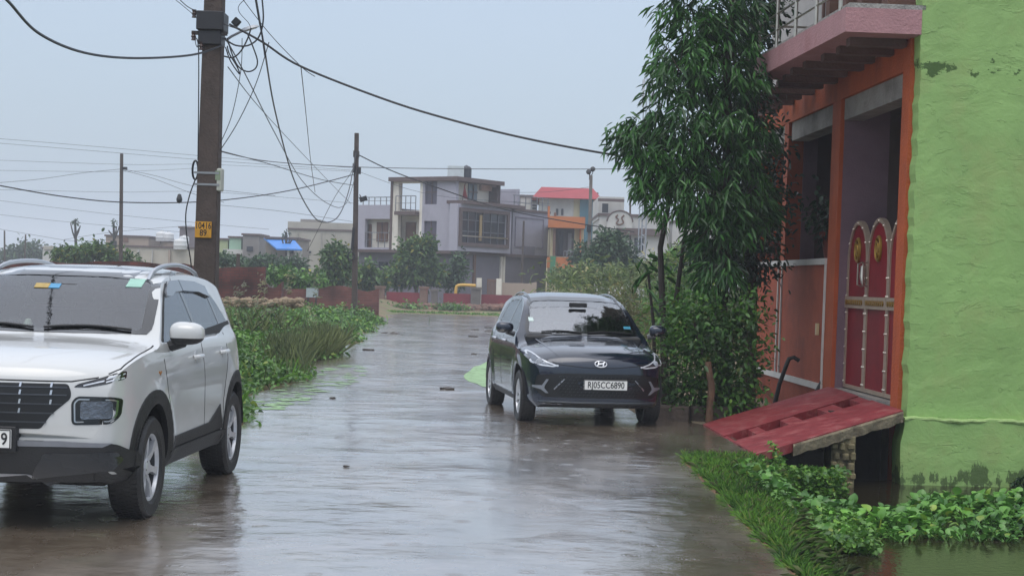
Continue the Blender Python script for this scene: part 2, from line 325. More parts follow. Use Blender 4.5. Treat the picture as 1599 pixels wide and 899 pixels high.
stone_m = mat('wet_stone', '#3c342c', .35, .3, 8, .5, 30)
def stone(px, py, s, label, seed, flat=.45, group=None):
    p = gnd(px, py); b = bmesh.new(); bmesh.ops.create_icosphere(b, subdivisions=2, radius=1); g = random.Random(seed); ph = [g.uniform(0, 6) for _ in range(3)]
    for v in b.verts:
        k = 1+.25*math.sin(v.co.x*3+ph[0])*math.cos(v.co.y*4+ph[1])+.12*math.sin(v.co.z*7+ph[2]); v.co = Vector((v.co.x*s*1.5*k, v.co.y*s*k, v.co.z*s*flat*k))
    me = bpy.data.meshes.new('stone'); b.to_mesh(me); b.free(); me.materials.append(stone_m); o = bpy.data.objects.new('stone', me); COL.objects.link(o); o.location = (p.x, p.y, .01); o.rotation_euler = (0, 0, g.uniform(-.4, .4))
    tag(o, label, 'stone', 'stones lying in the flooded road')
for i, (px, py, s, lb) in enumerate([(699, 608, .075, 'brown stone breaking the water in the middle of the road'), (765, 518, .13, 'dark lump in the water nearest the rear of the dark hatchback'), (762, 512, .1, 'dark stone just behind the lump near the dark hatchback'), (741, 515, .1, 'flat dark stone left of the lump near the dark hatchback'), (739, 526, .1, 'flat dark stone in the water just beyond the algae film'),
        (740, 553, .05, 'small dark stone lying in the pale algae film'), (617, 521, .1, 'dark stone by the far end of the left weeds'), (575, 547, .09, 'dark stone in the water beside the dry grass tuft'), (541, 729, .02, 'tiny dark pebble on the wet road right of the white car'), (519, 622, .03, 'small dark pebble on the road beyond the white car'), (600, 520, .06, 'small dark stone at the tip of the left weeds')]):
    stone(px, py, s, lb, i*7+1)
# ------------------------------------------------------------------ orange and green house on the right
HZr = math.radians(2.7)
ho = thing('two_storey_house', 'orange fronted house with pink balcony and bright green side wall over the ditch', 'house', (4.12, 17, 0), HZr)
HI = wm(ho).inverted(); CL = HI @ Vector((0, 0, CAM_H))
def hl(px, py, x=None, y=None):      # pixel -> local point on plane x=const or y=const (house frame)
    d = HI.to_3x3() @ ray(px, py); t = (x-CL.x)/d.x if x is not None else (y-CL.y)/d.y; return CL+d*t
orange = mat('orange_paint', '#a64d22', .75, .14, 2.5, .5, 40, tint='#6d3222', tf=.6, tscale=1.0, streak=.3)
redor = mat('red_orange_paint', '#a04a2c', .8, .16, 3, .7, 55, tint='#6a2c20', tf=.6, tscale=1.3)
purple = mat('mauve_paint', '#745d66', .8, .1, 3, .4, 60, tint='#5a434c', tf=.5)
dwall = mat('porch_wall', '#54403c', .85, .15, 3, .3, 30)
pink = mat('pink_paint', '#a07779', .7, .1, 3, .5, 40, tint='#8d5a5c', tf=.6, tscale=1.5, streak=.4)
white = mat('white_trim', '#c9c6c0', .6, .1, 6, .3, 40, tint='#8a8478', tf=.4, tscale=3)
conc = mat('raw_concrete', '#8a8680', .85, .2, 3, .7, 30, tint='#4a4540', tf=.6, tscale=1.2)
sandst = mat('stone_slab', '#5d4640', .85, .2, 3, .5, 30)
steel = mat('steel', '#b9b2a6', .28, .1, 8, 0, metal=.9)
def green_wall():
    m = mat('green_plaster', '#86a862', .62, .12, 1.5, 0, 20, tint='#8d9a5e', tf=.75, tscale=.9); n = m.node_tree; L = n.links.new; b = n.nodes['Principled BSDF']; t = n.nodes['Texture Coordinate']
    hs = []
    for sc, amp, sx in ((1.6, .040, (1, 1, 1.3)), (7, .010, (1, 1, 1.1)), (34, .004, (1, 1, 1))):
        mp = n.nodes.new('ShaderNodeMapping'); mp.inputs['Scale'].default_value = sx; L(t.outputs['Object'], mp.inputs[0]); z = n.nodes.new('ShaderNodeTexNoise'); z.inputs['Scale'].default_value = sc; z.inputs['Detail'].default_value = 4; z.inputs['Distortion'].default_value = .8; L(mp.outputs[0], z.inputs[0])
        q = n.nodes.new('ShaderNodeMath'); q.operation = 'MULTIPLY'; q.inputs[1].default_value = amp*.7; L(z.outputs['Fac'], q.inputs[0]); hs.append(q.outputs[0])
    # trowel lips: sharp ridges where two layers of plaster meet
    mp = n.nodes.new('ShaderNodeMapping'); mp.inputs['Scale'].default_value = (.9, 1, 2.6); L(t.outputs['Object'], mp.inputs[0]); z = n.nodes.new('ShaderNodeTexNoise'); z.inputs['Scale'].default_value = 3.2; z.inputs['Detail'].default_value = 6; z.inputs['Roughness'].default_value = .6; z.inputs['Distortion'].default_value = 1.2; L(mp.outputs[0], z.inputs[0])
    rr = n.nodes.new('ShaderNodeValToRGB'); rr.color_ramp.elements[0].position = .60; rr.color_ramp.elements[1].position = .63; L(z.outputs['Fac'], rr.inputs[0]); q = n.nodes.new('ShaderNodeMath'); q.operation = 'MULTIPLY'; q.inputs[1].default_value = .0035; L(rr.outputs[0], q.inputs[0]); hs.append(q.outputs[0])
    s = hs[0]
    for h in hs[1:]: a = n.nodes.new('ShaderNodeMath'); L(s, a.inputs[0]); L(h, a.inputs[1]); s = a.outputs[0]
    bp = n.nodes.new('ShaderNodeBump'); bp.inputs['Strength'].default_value = 1; bp.inputs['Distance'].default_value = 1.0; L(s, bp.inputs['Height']); L(bp.outputs[0], b.inputs['Normal'])
    # peeled bands (bare brown plaster) near z = .9 and dark moss low down
    sp = n.nodes.new('ShaderNodeSeparateXYZ'); L(t.outputs['Object'], sp.inputs[0])
    def band(c, wdt):
        q = n.nodes.new('ShaderNodeMath'); q.operation = 'SUBTRACT'; q.inputs[1].default_value = c; L(sp.outputs['Z'], q.inputs[0]); a = n.nodes.new('ShaderNodeMath'); a.operation = 'ABSOLUTE'; L(q.outputs[0], a.inputs[0]); d = n.nodes.new('ShaderNodeMath'); d.operation = 'DIVIDE'; d.inputs[1].default_value = wdt; L(a.outputs[0], d.inputs[0]); e = n.nodes.new('ShaderNodeMath'); e.operation = 'SUBTRACT'; e.inputs[0].default_value = 1; e.use_clamp = True; L(d.outputs[0], e.inputs[1]); return e.outputs[0]
    def nzz(sc, ax=(1, 1, 1)):
        mp = n.nodes.new('ShaderNodeMapping'); mp.inputs['Scale'].default_value = ax; L(t.outputs['Object'], mp.inputs[0]); z = n.nodes.new('ShaderNodeTexNoise'); z.inputs['Scale'].default_value = sc; z.inputs['Detail'].default_value = 7; z.inputs['Roughness'].default_value = .7; L(mp.outputs[0], z.inputs[0]); return z.outputs['Fac']
    src = b.inputs['Base Color'].links[0].from_socket
    for c, wd, sc, ax, th, colr in ((.86, .30, 3.2, (1, 1, 2.6), 1.02, '#5e4d35'), (3.95, .5, 3.2, (1, 1, 1.6), .98, '#3f5a24'), (-.30, .42, 5, (1.6, 1, .7), .90, '#4c6234'), (1.0, 7, 2.4, (2.6, 1, .3), 1.0, '#7b9a5c')):
        a = n.nodes.new('ShaderNodeMath'); a.operation = 'MULTIPLY_ADD'; L(band(c, wd), a.inputs[0]); a.inputs[1].default_value = .5; L(nzz(sc, ax), a.inputs[2])
        r3 = n.nodes.new('ShaderNodeValToRGB'); r3.color_ramp.elements[0].position = th; r3.color_ramp.elements[1].position = min(1, th+.05); L(a.outputs[0], r3.inputs[0])
        mx = n.nodes.new('ShaderNodeMix'); mx.data_type = 'RGBA'; L(r3.outputs[0], mx.inputs[0]); L(src, mx.inputs[6]); mx.inputs[7].default_value = (*lin(colr), 1); src = mx.outputs[2]
    L(src, b.inputs['Base Color']); return m
gm = green_wall()
ZB, ZT = 4.28, 4.53      # balcony slab underside / top
# side wall, with a ragged street-side edge
b = MB(); g2 = random.Random(5); poly = [(.0+g2.uniform(-.012, .012), z) for z in np.arange(.337, 7.8, .09)]+[(9, 7.8), (9, .337)]
b.prism(poly, 0, .22); b.build('side_wall', gm, ho)
b = MB(); poly = [(-.06+g2.uniform(-.02, .02), z) for z in np.arange(-1.0, .33, .09)]+[(-.05, .335), (9, .335), (9, -1.0)]; b.prism(poly, -.09, .22); b.build('side_wall_base', gm, ho)
b = MB(); b.tube([(u_, -.080+.012*math.sin(u_*9)+.006*math.sin(u_*23), .318+.007*math.sin(u_*7+1)+.005*math.sin(u_*31)) for u_ in np.arange(-.05, 8.9, .06).tolist()], .024, 8); b.build('plinth_lip', mat('pale_green_lip', '#94ae6e', .75, .2, 6, .8, 20, tint='#6f8f4e', tf=.9, tscale=3), ho, smooth=True)
# near column
b = MB(); b.box(-.035, .28, .222, .50, -.6, ZB-.002); b.build('column', orange, ho)
yp = 3.30                 # near face of the gate pillar
b = MB(); b.box(-.0, .05, yp, yp+.42, .3, ZB-.3); b.build('column', orange, ho)
b = MB(); b.box(.052, .62, yp, yp+.42, .3, ZB-.3); b.build('pillar_side', purple, ho)
yc = 6.30
b = MB(); b.box(-.0, .22, yc, yc+.26, 2.03, ZB-.3); b.build('column', orange, ho)
b = MB(); b.box(.222, .42, yc-.02, yc+.28, 2.03, ZB-.3); b.build('pillar_side', purple, ho)
b = MB(); b.box(-.0, .42, 8.6, 9.0, -.2, ZB-.3); b.build('column', orange, ho)
b = MB(); b.box(-.005, .30, .502, 9.0, ZB-.302, ZB-.002); b.build('beam', orange, ho)
for y0, y1 in ((.55, yp-.02), (yp+.5, yc-.02), (yc+.3, 8.5)):
    b = MB(); b.box(.04, .28, y0, y1, ZB-.56, ZB-.304); b.build('lintel', conc, ho)
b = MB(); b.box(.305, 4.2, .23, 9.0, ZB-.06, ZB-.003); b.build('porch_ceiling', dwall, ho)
# porch: floor, back wall, ceiling, far wall, dark window
b = MB(); b.box(.0, 4.2, .25, 9.0, -.6, .38); b.build('porch_floor', conc, ho)
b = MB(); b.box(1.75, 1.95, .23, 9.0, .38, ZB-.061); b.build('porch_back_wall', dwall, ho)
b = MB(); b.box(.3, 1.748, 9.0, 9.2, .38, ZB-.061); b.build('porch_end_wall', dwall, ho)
wd = MB(); wd.box(1.70, 1.748, 4.6, 6.1, 1.9, 3.3); win = wd.build('window', mat('dark_glass', '#0b0c10', .12, .1, 4), ho)
wd = MB()
for y0, y1, z0, z1 in ((4.52, 4.6, 1.82, 3.38), (6.1, 6.18, 1.82, 3.38), (4.6, 6.1, 1.82, 1.9), (4.6, 6.1, 3.3, 3.38), (5.32, 5.38, 1.9, 3.3)): wd.box(1.67, 1.72, y0, y1, z0, z1)
wd.build('frame', mat('dark_wood', '#2a1d17', .6, .2, 6), win)
# conduit hanging down the inner wall
b = MB(); b.tube([(.9, 2.9, ZB-.1), (.88, 2.88, 3.4), (.9, 2.9, 2.4), (.89, 2.9, 1.4)], .018, 6); b.build('conduit', mat('black_cable', '#111216', .5, .1, 8), ho)
# low wall with white trim
b = MB(); b.box(.0, .18, yp+.42, 8.6, .44, 1.95); lw = b.build('low_wall', redor, ho)
b = MB(); b.box(-.03, .24, yp+.42, 8.6, 1.952, 2.03); b.build('coping', white, lw)
b = MB(); b.box(-.028, .0-.002, yp+.42, 8.6, .36, .44); b.build('base_moulding', white, lw)
b = MB(); b.box(-.022, -.002, yp+.425, yp+.475, .442, 1.95); b.build('trim_strip', white, lw)
for y in (6.33, 6.56): b = MB(); b.box(-.022, -.002, y, y+.045, .442, 1.95); b.build('trim_strip', white, lw)
b = MB(); b.box(.0, .2, yp+.1, 8.6, -.7, .358); b.build('plinth', redor, ho)
b = MB(); b.box(-.04, -.003, 4.0, 4.07, 1.05, 1.20); b.build('switch_plate', mat('cream_plastic', '#c9b48a', .5), ho)
# balcony
bal = MB(); px0 = -.80; px1 = -.95; ye = 4.05
i = len(bal.v); top = [(px0, -.0, 0), (-.004, -.0, 0), (-.004, ye, 0), (px1, ye, 0)]
bal.v += [(x, y, ZB) for x, y, _ in top]+[(x, y, ZT) for x, y, _ in top]; bal.f += [(0, 1, 2, 3), (4, 5, 6, 7), (0, 1, 5, 4), (1, 2, 6, 5), (2, 3, 7, 6), (3, 0, 4, 7)]
bal.v = [(x, y-.01, z) for x, y, z in bal.v]
balo = bal.build('balcony', pink, ho)
b = MB(); b.v = [(x+(.04 if x < 0 else 0), y+.01, z) for x, y, z in bal.v]; b.f = bal.f
for v in range(4): x, y, z = b.v[v]; b.v[v] = (x, y, ZT+.002); x, y, z = b.v[v+4]; b.v[v+4] = (x, y, ZT+.05)
b.build('rough_screed', mat('screed', '#8f8d88', .9, .3, 12, 1, 40), balo)
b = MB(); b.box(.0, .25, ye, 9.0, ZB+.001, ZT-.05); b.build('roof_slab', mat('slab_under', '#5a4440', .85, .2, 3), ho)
for k in range(12):
    y = .32+k*.62+.03*math.sin(k*3); b = MB(); b.box(-.66-.03*(y/4)-.05*math.sin(k*5), -.02 if k % 2 else -.06, y, y+.16, ZB-.085, ZB-.001); b.build('slab_rib', sandst, balo if y < ye-.2 else ho)
b = MB(); M4 = Matrix.Translation((px1-.03, ye-.25, ZB+.06)); b.tube([(px1-.13, ye-.22, ZB+.05), (px1+.1, ye-.22, ZB+.06)], .035, 10); b.build('drain_pipe', white, balo)
# railing
rl = MB(); posts = [(.02, -.78), (.9, -.80), (1.75, -.83), (2.45, -.86), (3.2, -.88), (ye-.08, -.91)]
def bx(y): return -.77-.15*y/ye
for y in (.3, 1.25, 2.15, 3.05, ye-.08):
    rl.tube([(bx(y), y, ZT), (bx(y), y, ZT+.98)], .022, 8)
for zz in (.22, .42, .62, .82, 1.0): rl.tube([(bx(.0), .0, ZT+zz), (bx(ye-.06), ye-.06, ZT+zz)], .014 if zz < 1 else .024, 6)
for zz in (.42, .82, 1.0): rl.tube([(bx(ye-.06), ye-.06, ZT+zz), (.2, ye-.06, ZT+zz)], .014, 6)
rl.build('railing', steel, balo, smooth=True)
# upper floor
up = mat('upper_wall', '#b9b3ae', .85, .12, 2.5, .4, 30, tint='#8b8178', tf=.6)
b = MB(); b.box(.25, .45, .24, 9.0, ZT+.05, 7.8); b.build('upper_wall', up, ho)
for y0, y1 in ((.9, 1.15), (2.0, 2.22), (2.75, 3.05), (3.6, 3.8)):
    b = MB(); b.box(-.12, .248, y0, y1, ZT+.05, 7.6); b.build('upper_pillar', mat('brown_pillar', '#6e5146', .8, .2, 4), ho)
for y0, y1 in ((1.3, 1.85), (4.3, 5.2)):
    b = MB(); b.box(.20, .248, y0, y1, ZT+.1, 6.7); dr = b.build('door', mat('pale_door', '#b7b8bb', .5, .1, 4), ho)
    b = MB(); b.box(.17, .248, y0-.08, y0, ZT+.1, 6.78); b.box(.17, .248, y1, y1+.08, ZT+.1, 6.78); b.box(.17, .248, y0, y1, 6.7, 6.78); b.build('frame', mat('brown_pillar', '#6e5146'), dr)
b = MB(); b.box(-1.0, 4, .0, 9.2, 7.8, 8.0); b.build('roof', conc, ho)
b = MB(); b.box(3.9, 4.1, .23, 9.0, .38, 7.8); b.box(.46, 3.9, 8.8, 8.99, ZT, 7.8); b.build('rear_wall', up, ho)
# folding gate: three red leaves with steel frames
gx0 = .17; redm = mat('red_sheet', '#7a0a1a', .5, .12, 3, .1, 40, spec=.2, tint='#520a15', tf=.5); fr = mat('gate_frame', '#a3917f', .4, .15, 10, .1, 40, metal=.25); gold = mat('gold_emblem', '#96742c', .4, .2, 20, metal=.6)
gh = .44; leafw = (yp-.50-.02)/3
for k in range(3):
    y1 = yp-.005-k*leafw; y0 = y1-leafw+.012; yc_ = (y0+y1)/2; r = (y1-y0)/2; zt = 2.42-r*1.0
    def arch(dr, z_lo, ry=1.12):
        return [(y0+dr, z_lo), (y1-dr, z_lo)]+[(yc_+(r-dr)*math.cos(t), zt+(r-dr)*ry*math.sin(t)) for t in [math.pi*j/18 for j in range(19)]]
    MG = Matrix(((0, 1, 0, gx0), (1, 0, 0, 0), (0, 0, 1, 0), (0, 0, 0, 1)))
    b = MB(); b.prism(arch(.03, gh), 0, .02, MG); lf = b.build('gate_leaf', redm, ho)
    # frame as ring of bars
    f = MB(); o_ = arch(0, gh); n_ = arch(.045, gh+.045)
    base = len(f.v)
    for dx in (-.02, .04):
        f.v += [(gx0+dx, u, v) for u, v in o_]+[(gx0+dx, u, v) for u, v in n_]
    m_ = len(o_)
    for j in range(m_):
        j2 = (j+1) % m_
        f.f += [(j, j2, m_+j2, m_+j), (2*m_+j, 2*m_+j2, 3*m_+j2, 3*m_+j), (j, j2, 2*m_+j2, 2*m_+j), (m_+j, m_+j2, 3*m_+j2, 3*m_+j)]
    f.build('frame', fr, lf)
    b = MB(); b.box(gx0-.035, gx0-.021, y0+.0, y1-.0, 1.42, 1.56); b.build('lock_rail', fr, lf)
    b = MB()
    for j in range(9):
        yy = y0+.1+(y1-y0-.2)*j/8; b.lathe([(0, .0), (.03, .0), (.034, .012), (0, .014)], 8, Matrix.Translation((gx0-.036, yy, 1.49)) @ Matrix.Rotation(-math.pi/2, 4, 'Y'))
    b.build('ornament', gold, lf)
    b = MB()
    for zz in np.arange(gh+.08, zt, .21):
        for yy in (y0+.028, y1-.028): b.lathe([(0, .0), (.016, .0), (.011, .012), (0, .015)], 8, Matrix.Translation((gx0-.021, yy, float(zz))) @ Matrix.Rotation(-math.pi/2, 4, 'Y'))
    for j in range(1, 6):
        t = math.pi*j/6; b.lathe([(0, .0), (.016, .0), (.011, .012), (0, .015)], 8, Matrix.Translation((gx0-.021, yc_+(r-.028)*math.cos(t), zt+(r-.028)*1.12*math.sin(t))) @ Matrix.Rotation(-math.pi/2, 4, 'Y'))
    b.build('stud', steel, lf, smooth=True)
    # oval medallion with a scroll on it
    ME = Matrix.Translation((gx0-.004, yc_, 2.12)) @ Matrix.Rotation(-math.pi/2, 4, 'Y')
    b = MB(); b.lathe([(.118, .0), (.155, .0), (.152, .02), (.135, .03), (.12, .018), (.118, 0)], 28, ME @ Matrix.Diagonal((1, .78, 1, 1))); med = b.build('medallion', gold, lf, smooth=True)
    b = MB()
    c0 = Vector((gx0-.026, yc_, 2.12))
    b.tube([c0+Vector((0, .06*math.cos(t)*(1-.08*t), .08*math.sin(t)*(1-.08*t))) for t in [j*.35 for j in range(22)]], .012, 6); b.tube([c0+Vector((0, -.05, -.08)), c0+Vector((0, .0, .0)), c0+Vector((0, .06, .09))], .012, 6); b.build('scroll', gold, med, smooth=True)
b = MB()
for k in (1,):
    yj = yp-leafw*k
    for s in (-.12, .12):
        b.tube([(gx0-.03, yj+s, 1.68), (gx0-.09, yj+s, 1.70), (gx0-.09, yj+s, 1.95), (gx0-.03, yj+s, 1.97)], .012, 6)
    b.tube([(gx0-.06, yj-.03, 1.72), (gx0-.07, yj, 1.80), (gx0-.06, yj+.02, 1.92)], .03, 8)
b.build('handle', steel, ho, smooth=True)
b = MB(); b.box(gx0-.14, gx0+.1, .5, yp, .382, .425); b.build('threshold', conc, ho)
# pot plants on the low wall
def pot_plant(x, y, s, label, seed):
    t = thing('potted_plant', label, 'potted plant', wm(ho) @ Vector((x, y, 2.032)), 0, 'potted plants on the porch wall')
    b = MB(); b.lathe([(0, 0), (.12*s, 0), (.17*s, .26*s), (.19*s, .26*s), (.19*s, .31*s), (.16*s, .31*s), (.15*s, .24*s), (0, .24*s)], 18, Matrix.Translation((0, 0, 0))); b.build('pot', mat('terracotta', '#7a3324', .7, .2, 6), t, smooth=True)
    c = t.location; P, D = clusters([((c.x, c.y, c.z+.48*s), (.33*s, .36*s, .26*s), 90)], seed); PP, DD, LL = spray(P, D, 5, .1, .8, seed); leaf_mesh('foliage', PP, DD, LL, LL*.3, M['leaf_dark'], t)
pot_plant(.30, 4.55, 1.15, 'terracotta pot of dark leaves on the porch wall between the two orange columns', 3)
pot_plant(.12, 7.25, .95, 'terracotta pot plant on the porch wall beyond the far orange column', 4)
b = MB(); b.box(.05, .17, yp+.46, yp+.6, 2.032, 2.2); sb_ = b.build('small_box', mat('cream_plastic', '#c9b48a'), None, bevel=.008); sb_.matrix_world = wm(ho); tag(sb_, 'small cream tin on the porch wall beside the gate pillar', 'box')
# ------------------------------------------------------------------ red entrance ramp
rp = thing('entrance_ramp', 'red painted concrete ramp with sunken steps leading up to the red gate', 'ramp', (3.2, 17.2, 0))
red = mat('red_oxide', '#78262b', .55, .25, 5, .8, 12, tint='#97605c', tf=.75, tscale=4.5); redd = mat('red_oxide_dark', '#5c1a20', .4, .2, 4, .3, 20); rough = mat('broken_edge', '#746a56', .9, .4, 7, 1, 25, tint='#3a3226', tf=.8, tscale=3)
A = Vector((2.40, 15.85, .015)); B = Vector((2.27, 19.2, .015)); C = Vector((3.98, 20.45, .43)); Dp = Vector((4.06, 16.9, .41))
def rpnt(u, v): return A.lerp(B, v).lerp(Dp.lerp(C, v), u)      # u: foot -> door, v: near -> far
def slab(u0, u1, v0, v1, dz0, dz1, mb, n=1):
    c = [rpnt(u, v) for u, v in ((u0, v0), (u1, v0), (u1, v1), (u0, v1))]; i = len(mb.v)
    mb.v += [tuple(p+Vector((0, 0, dz0))) for p in c]+[tuple(p+Vector((0, 0, dz1))) for p in c]
    mb.f += [tuple(i+k for k in q) for q in ((0, 1, 2, 3), (4, 5, 6, 7), (0, 1, 5, 4), (1, 2, 6, 5), (2, 3, 7, 6), (3, 0, 4, 7))]
b = MB(); slab(0, 1, .0, .38, -.09, 0, b); b.build('ramp_slab', red, rp, world=True)
b = MB(); slab(0, 1, .56, 1, -.09, 0, b); b.build('ramp_slab', red, rp, world=True)
for k, (u0, u1) in enumerate(((.02, .17), (.24, .40), (.50, .68), (.80, .93))):
    b = MB(); slab(u0, u1, .382, .558, -.14, -.085, b); b.build('step', redd, rp, world=True)
for u0, u1 in ((.0, .02), (.17, .24), (.40, .50), (.68, .80), (.93, 1.0)):
    b = MB(); slab(u0, u1, .382, .558, -.14, -.012, b); b.build('step', red, rp, world=True)
b = MB(); g3 = random.Random(8)
for k in range(30):
    i = len(b.v)
    for u in (.24+.76*k/30, .24+.76*(k+1)/30):
        p = rpnt(u, 0); w1 = .03+.012*math.sin(u*37)+.008*math.sin(u*83); w2 = .125+.006*math.sin(u*29+1)+.005*math.sin(u*71)
        for dy, dz in ((-w1*.4, -.012), (-w1, -.03), (-w1*.8, -w2), (.1, -w2), (.1, -.012)): b.v.append((p.x, p.y+dy, p.z+dz))
    b.f += [(i+j, i+(j+1) % 5, i+5+(j+1) % 5, i+5+j) for j in range(5)]
b.f += [(0, 1, 2, 3, 4), tuple(len(b.v)-5+j for j in range(5))]
b.build('broken_edge', rough, rp, world=True)
b = MB(); b.box(2.2, 3.9, 18.0, 20.6, -.9, -.01); b.build('fill', rough, rp, world=True)
stm = mat('rubble_masonry', '#6f664a', .85, .3, 9, 1, 14, tint='#2e2a20', tf=.9, tscale=6)
b = MB()
b.box(3.26, 3.50, 16.50, 16.9, -.8, .16)
for zz in range(9):
    for k in range(3):
        g = g3; w_ = g.uniform(.05, .08); x = 3.25+k*.083+(.03 if zz % 2 else 0); b.box(x, x+w_, 16.455+g.uniform(-.012, .012), 16.52, -.78+zz*.1+g.uniform(-.008, .008), -.78+zz*.1+g.uniform(.065, .085))
b.build('stone_pier', stm, rp, world=True, bevel=.012)
for q_ in ((3.52, 4.1, 17.9, 18.1, -.9, .3), (2.35, 3.2, 16.6, 16.8, -.9, .0)):
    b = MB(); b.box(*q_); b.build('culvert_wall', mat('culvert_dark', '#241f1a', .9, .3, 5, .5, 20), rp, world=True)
# bent iron pipes beside the ramp
pm = mat('black_iron', '#16130f', .5, .3, 10, .2, 40)
for (x, y, h, lb) in ((3.45, 20.9, .62, 'tall black hooked iron pipe by the low wall, farther from the gate'), (3.88, 20.75, .4, 'short black hooked iron pipe beside the gate pillar')):
    t = MB(); t.tube([(x-.1, y, .0), (x-.02, y, h*.5+.1), (x+.06, y, h*.9+.1), (x+.09, y, h+.12), (x+.15, y, h+.14), (x+.22, y, h+.10)], .028, 8); tag(t.build('bent_pipe', pm, smooth=True), lb, 'pipe', 'bent pipes by the orange wall')
# stone kerb blocks near the bush
kb = [(1.95, 19.9, .45), (2.45, 20.0, .5), (3.0, 20.1, .5)]
for k, (x, y, l) in enumerate(kb):
    b = MB(); b.box(-l/2, l/2, -.12, .12, -.05, .17); o = b.build('kerb_stone', mat('kerb_stone', '#4b4038', .7, .3, 5, .7, 25), bevel=.02); o.location = (x, y, 0); o.rotation_euler = (0, 0, .05*k)
    tag(o, ['dark kerb stone right behind the front wheel of the dark hatchback', 'middle dark kerb stone under the small leaved bush', 'dark kerb stone under the bush nearest the red ramp'][k], 'kerb stone', 'kerb stones under the bush')
# ------------------------------------------------------------------ cars
def pchip(xs, ys):
    xs = np.array(xs, float); ys = np.array(ys, float); h = np.diff(xs); d = np.diff(ys)/h; m = np.zeros(len(xs))
    for i in range(1, len(xs)-1):
        if d[i-1]*d[i] > 0: w1 = 2*h[i]+h[i-1]; w2 = h[i]+2*h[i-1]; m[i] = (w1+w2)/(w1/d[i-1]+w2/d[i])
    m[0] = d[0]; m[-1] = d[-1]
    def f(x):
        x = np.clip(x, xs[0], xs[-1]); i = np.clip(np.searchsorted(xs, x)-1, 0, len(xs)-2); t = (x-xs[i])/h[i]
        return (1+2*t)*(1-t)**2*ys[i]+t*(1-t)**2*h[i]*m[i]+t*t*(3-2*t)*ys[i+1]+t*t*(t-1)*h[i]*m[i+1]
    return f
def inpoly(p, poly):
    x, y = p; c = False; n = len(poly)
    for i in range(n):
        x1, y1 = poly[i]; x2, y2 = poly[(i+1) % n]
        if (y1 > y) != (y2 > y) and x < (x2-x1)*(y-y1)/(y2-y1)+x1: c = not c
    return c
def rnd(poly, r, n=4):
    """round the corners of a polygon; r = one radius"""
    o = []; m = len(poly)
    for i in range(m):
        p = Vector(poly[i]); a = Vector(poly[i-1])-p; b = Vector(poly[(i+1) % m])-p; q = min(r, a.length*.45, b.length*.45)
        s = p+a.normalized()*q; e = p+b.normalized()*q
        for k in range(n+1): t = k/n; v = s*(1-t)**2+p*2*t*(1-t)+e*t*t; o.append((v.x, v.y))
    return o
def offset_poly(poly, d):
    """push each vertex outward by d (approx)"""
    n = len(poly); A = sum(poly[i][0]*poly[(i+1) % n][1]-poly[(i+1) % n][0]*poly[i][1] for i in range(n)); s = 1 if A > 0 else -1; o = []
    for i in range(n):
        p = Vector(poly[i]); e1 = (p-Vector(poly[i-1])); e2 = (Vector(poly[(i+1) % n])-p)
        if e1.length < 1e-6 or e2.length < 1e-6: o.append(tuple(p)); continue
        n1 = Vector((e1.y, -e1.x)).normalized()*s; n2 = Vector((e2.y, -e2.x)).normalized()*s; b = (n1+n2)
        b = b/max(.35, b.length_squared/2) if b.length > .1 else n1
        o.append((p.x+b.x*d, p.y+b.y*d))
    return o
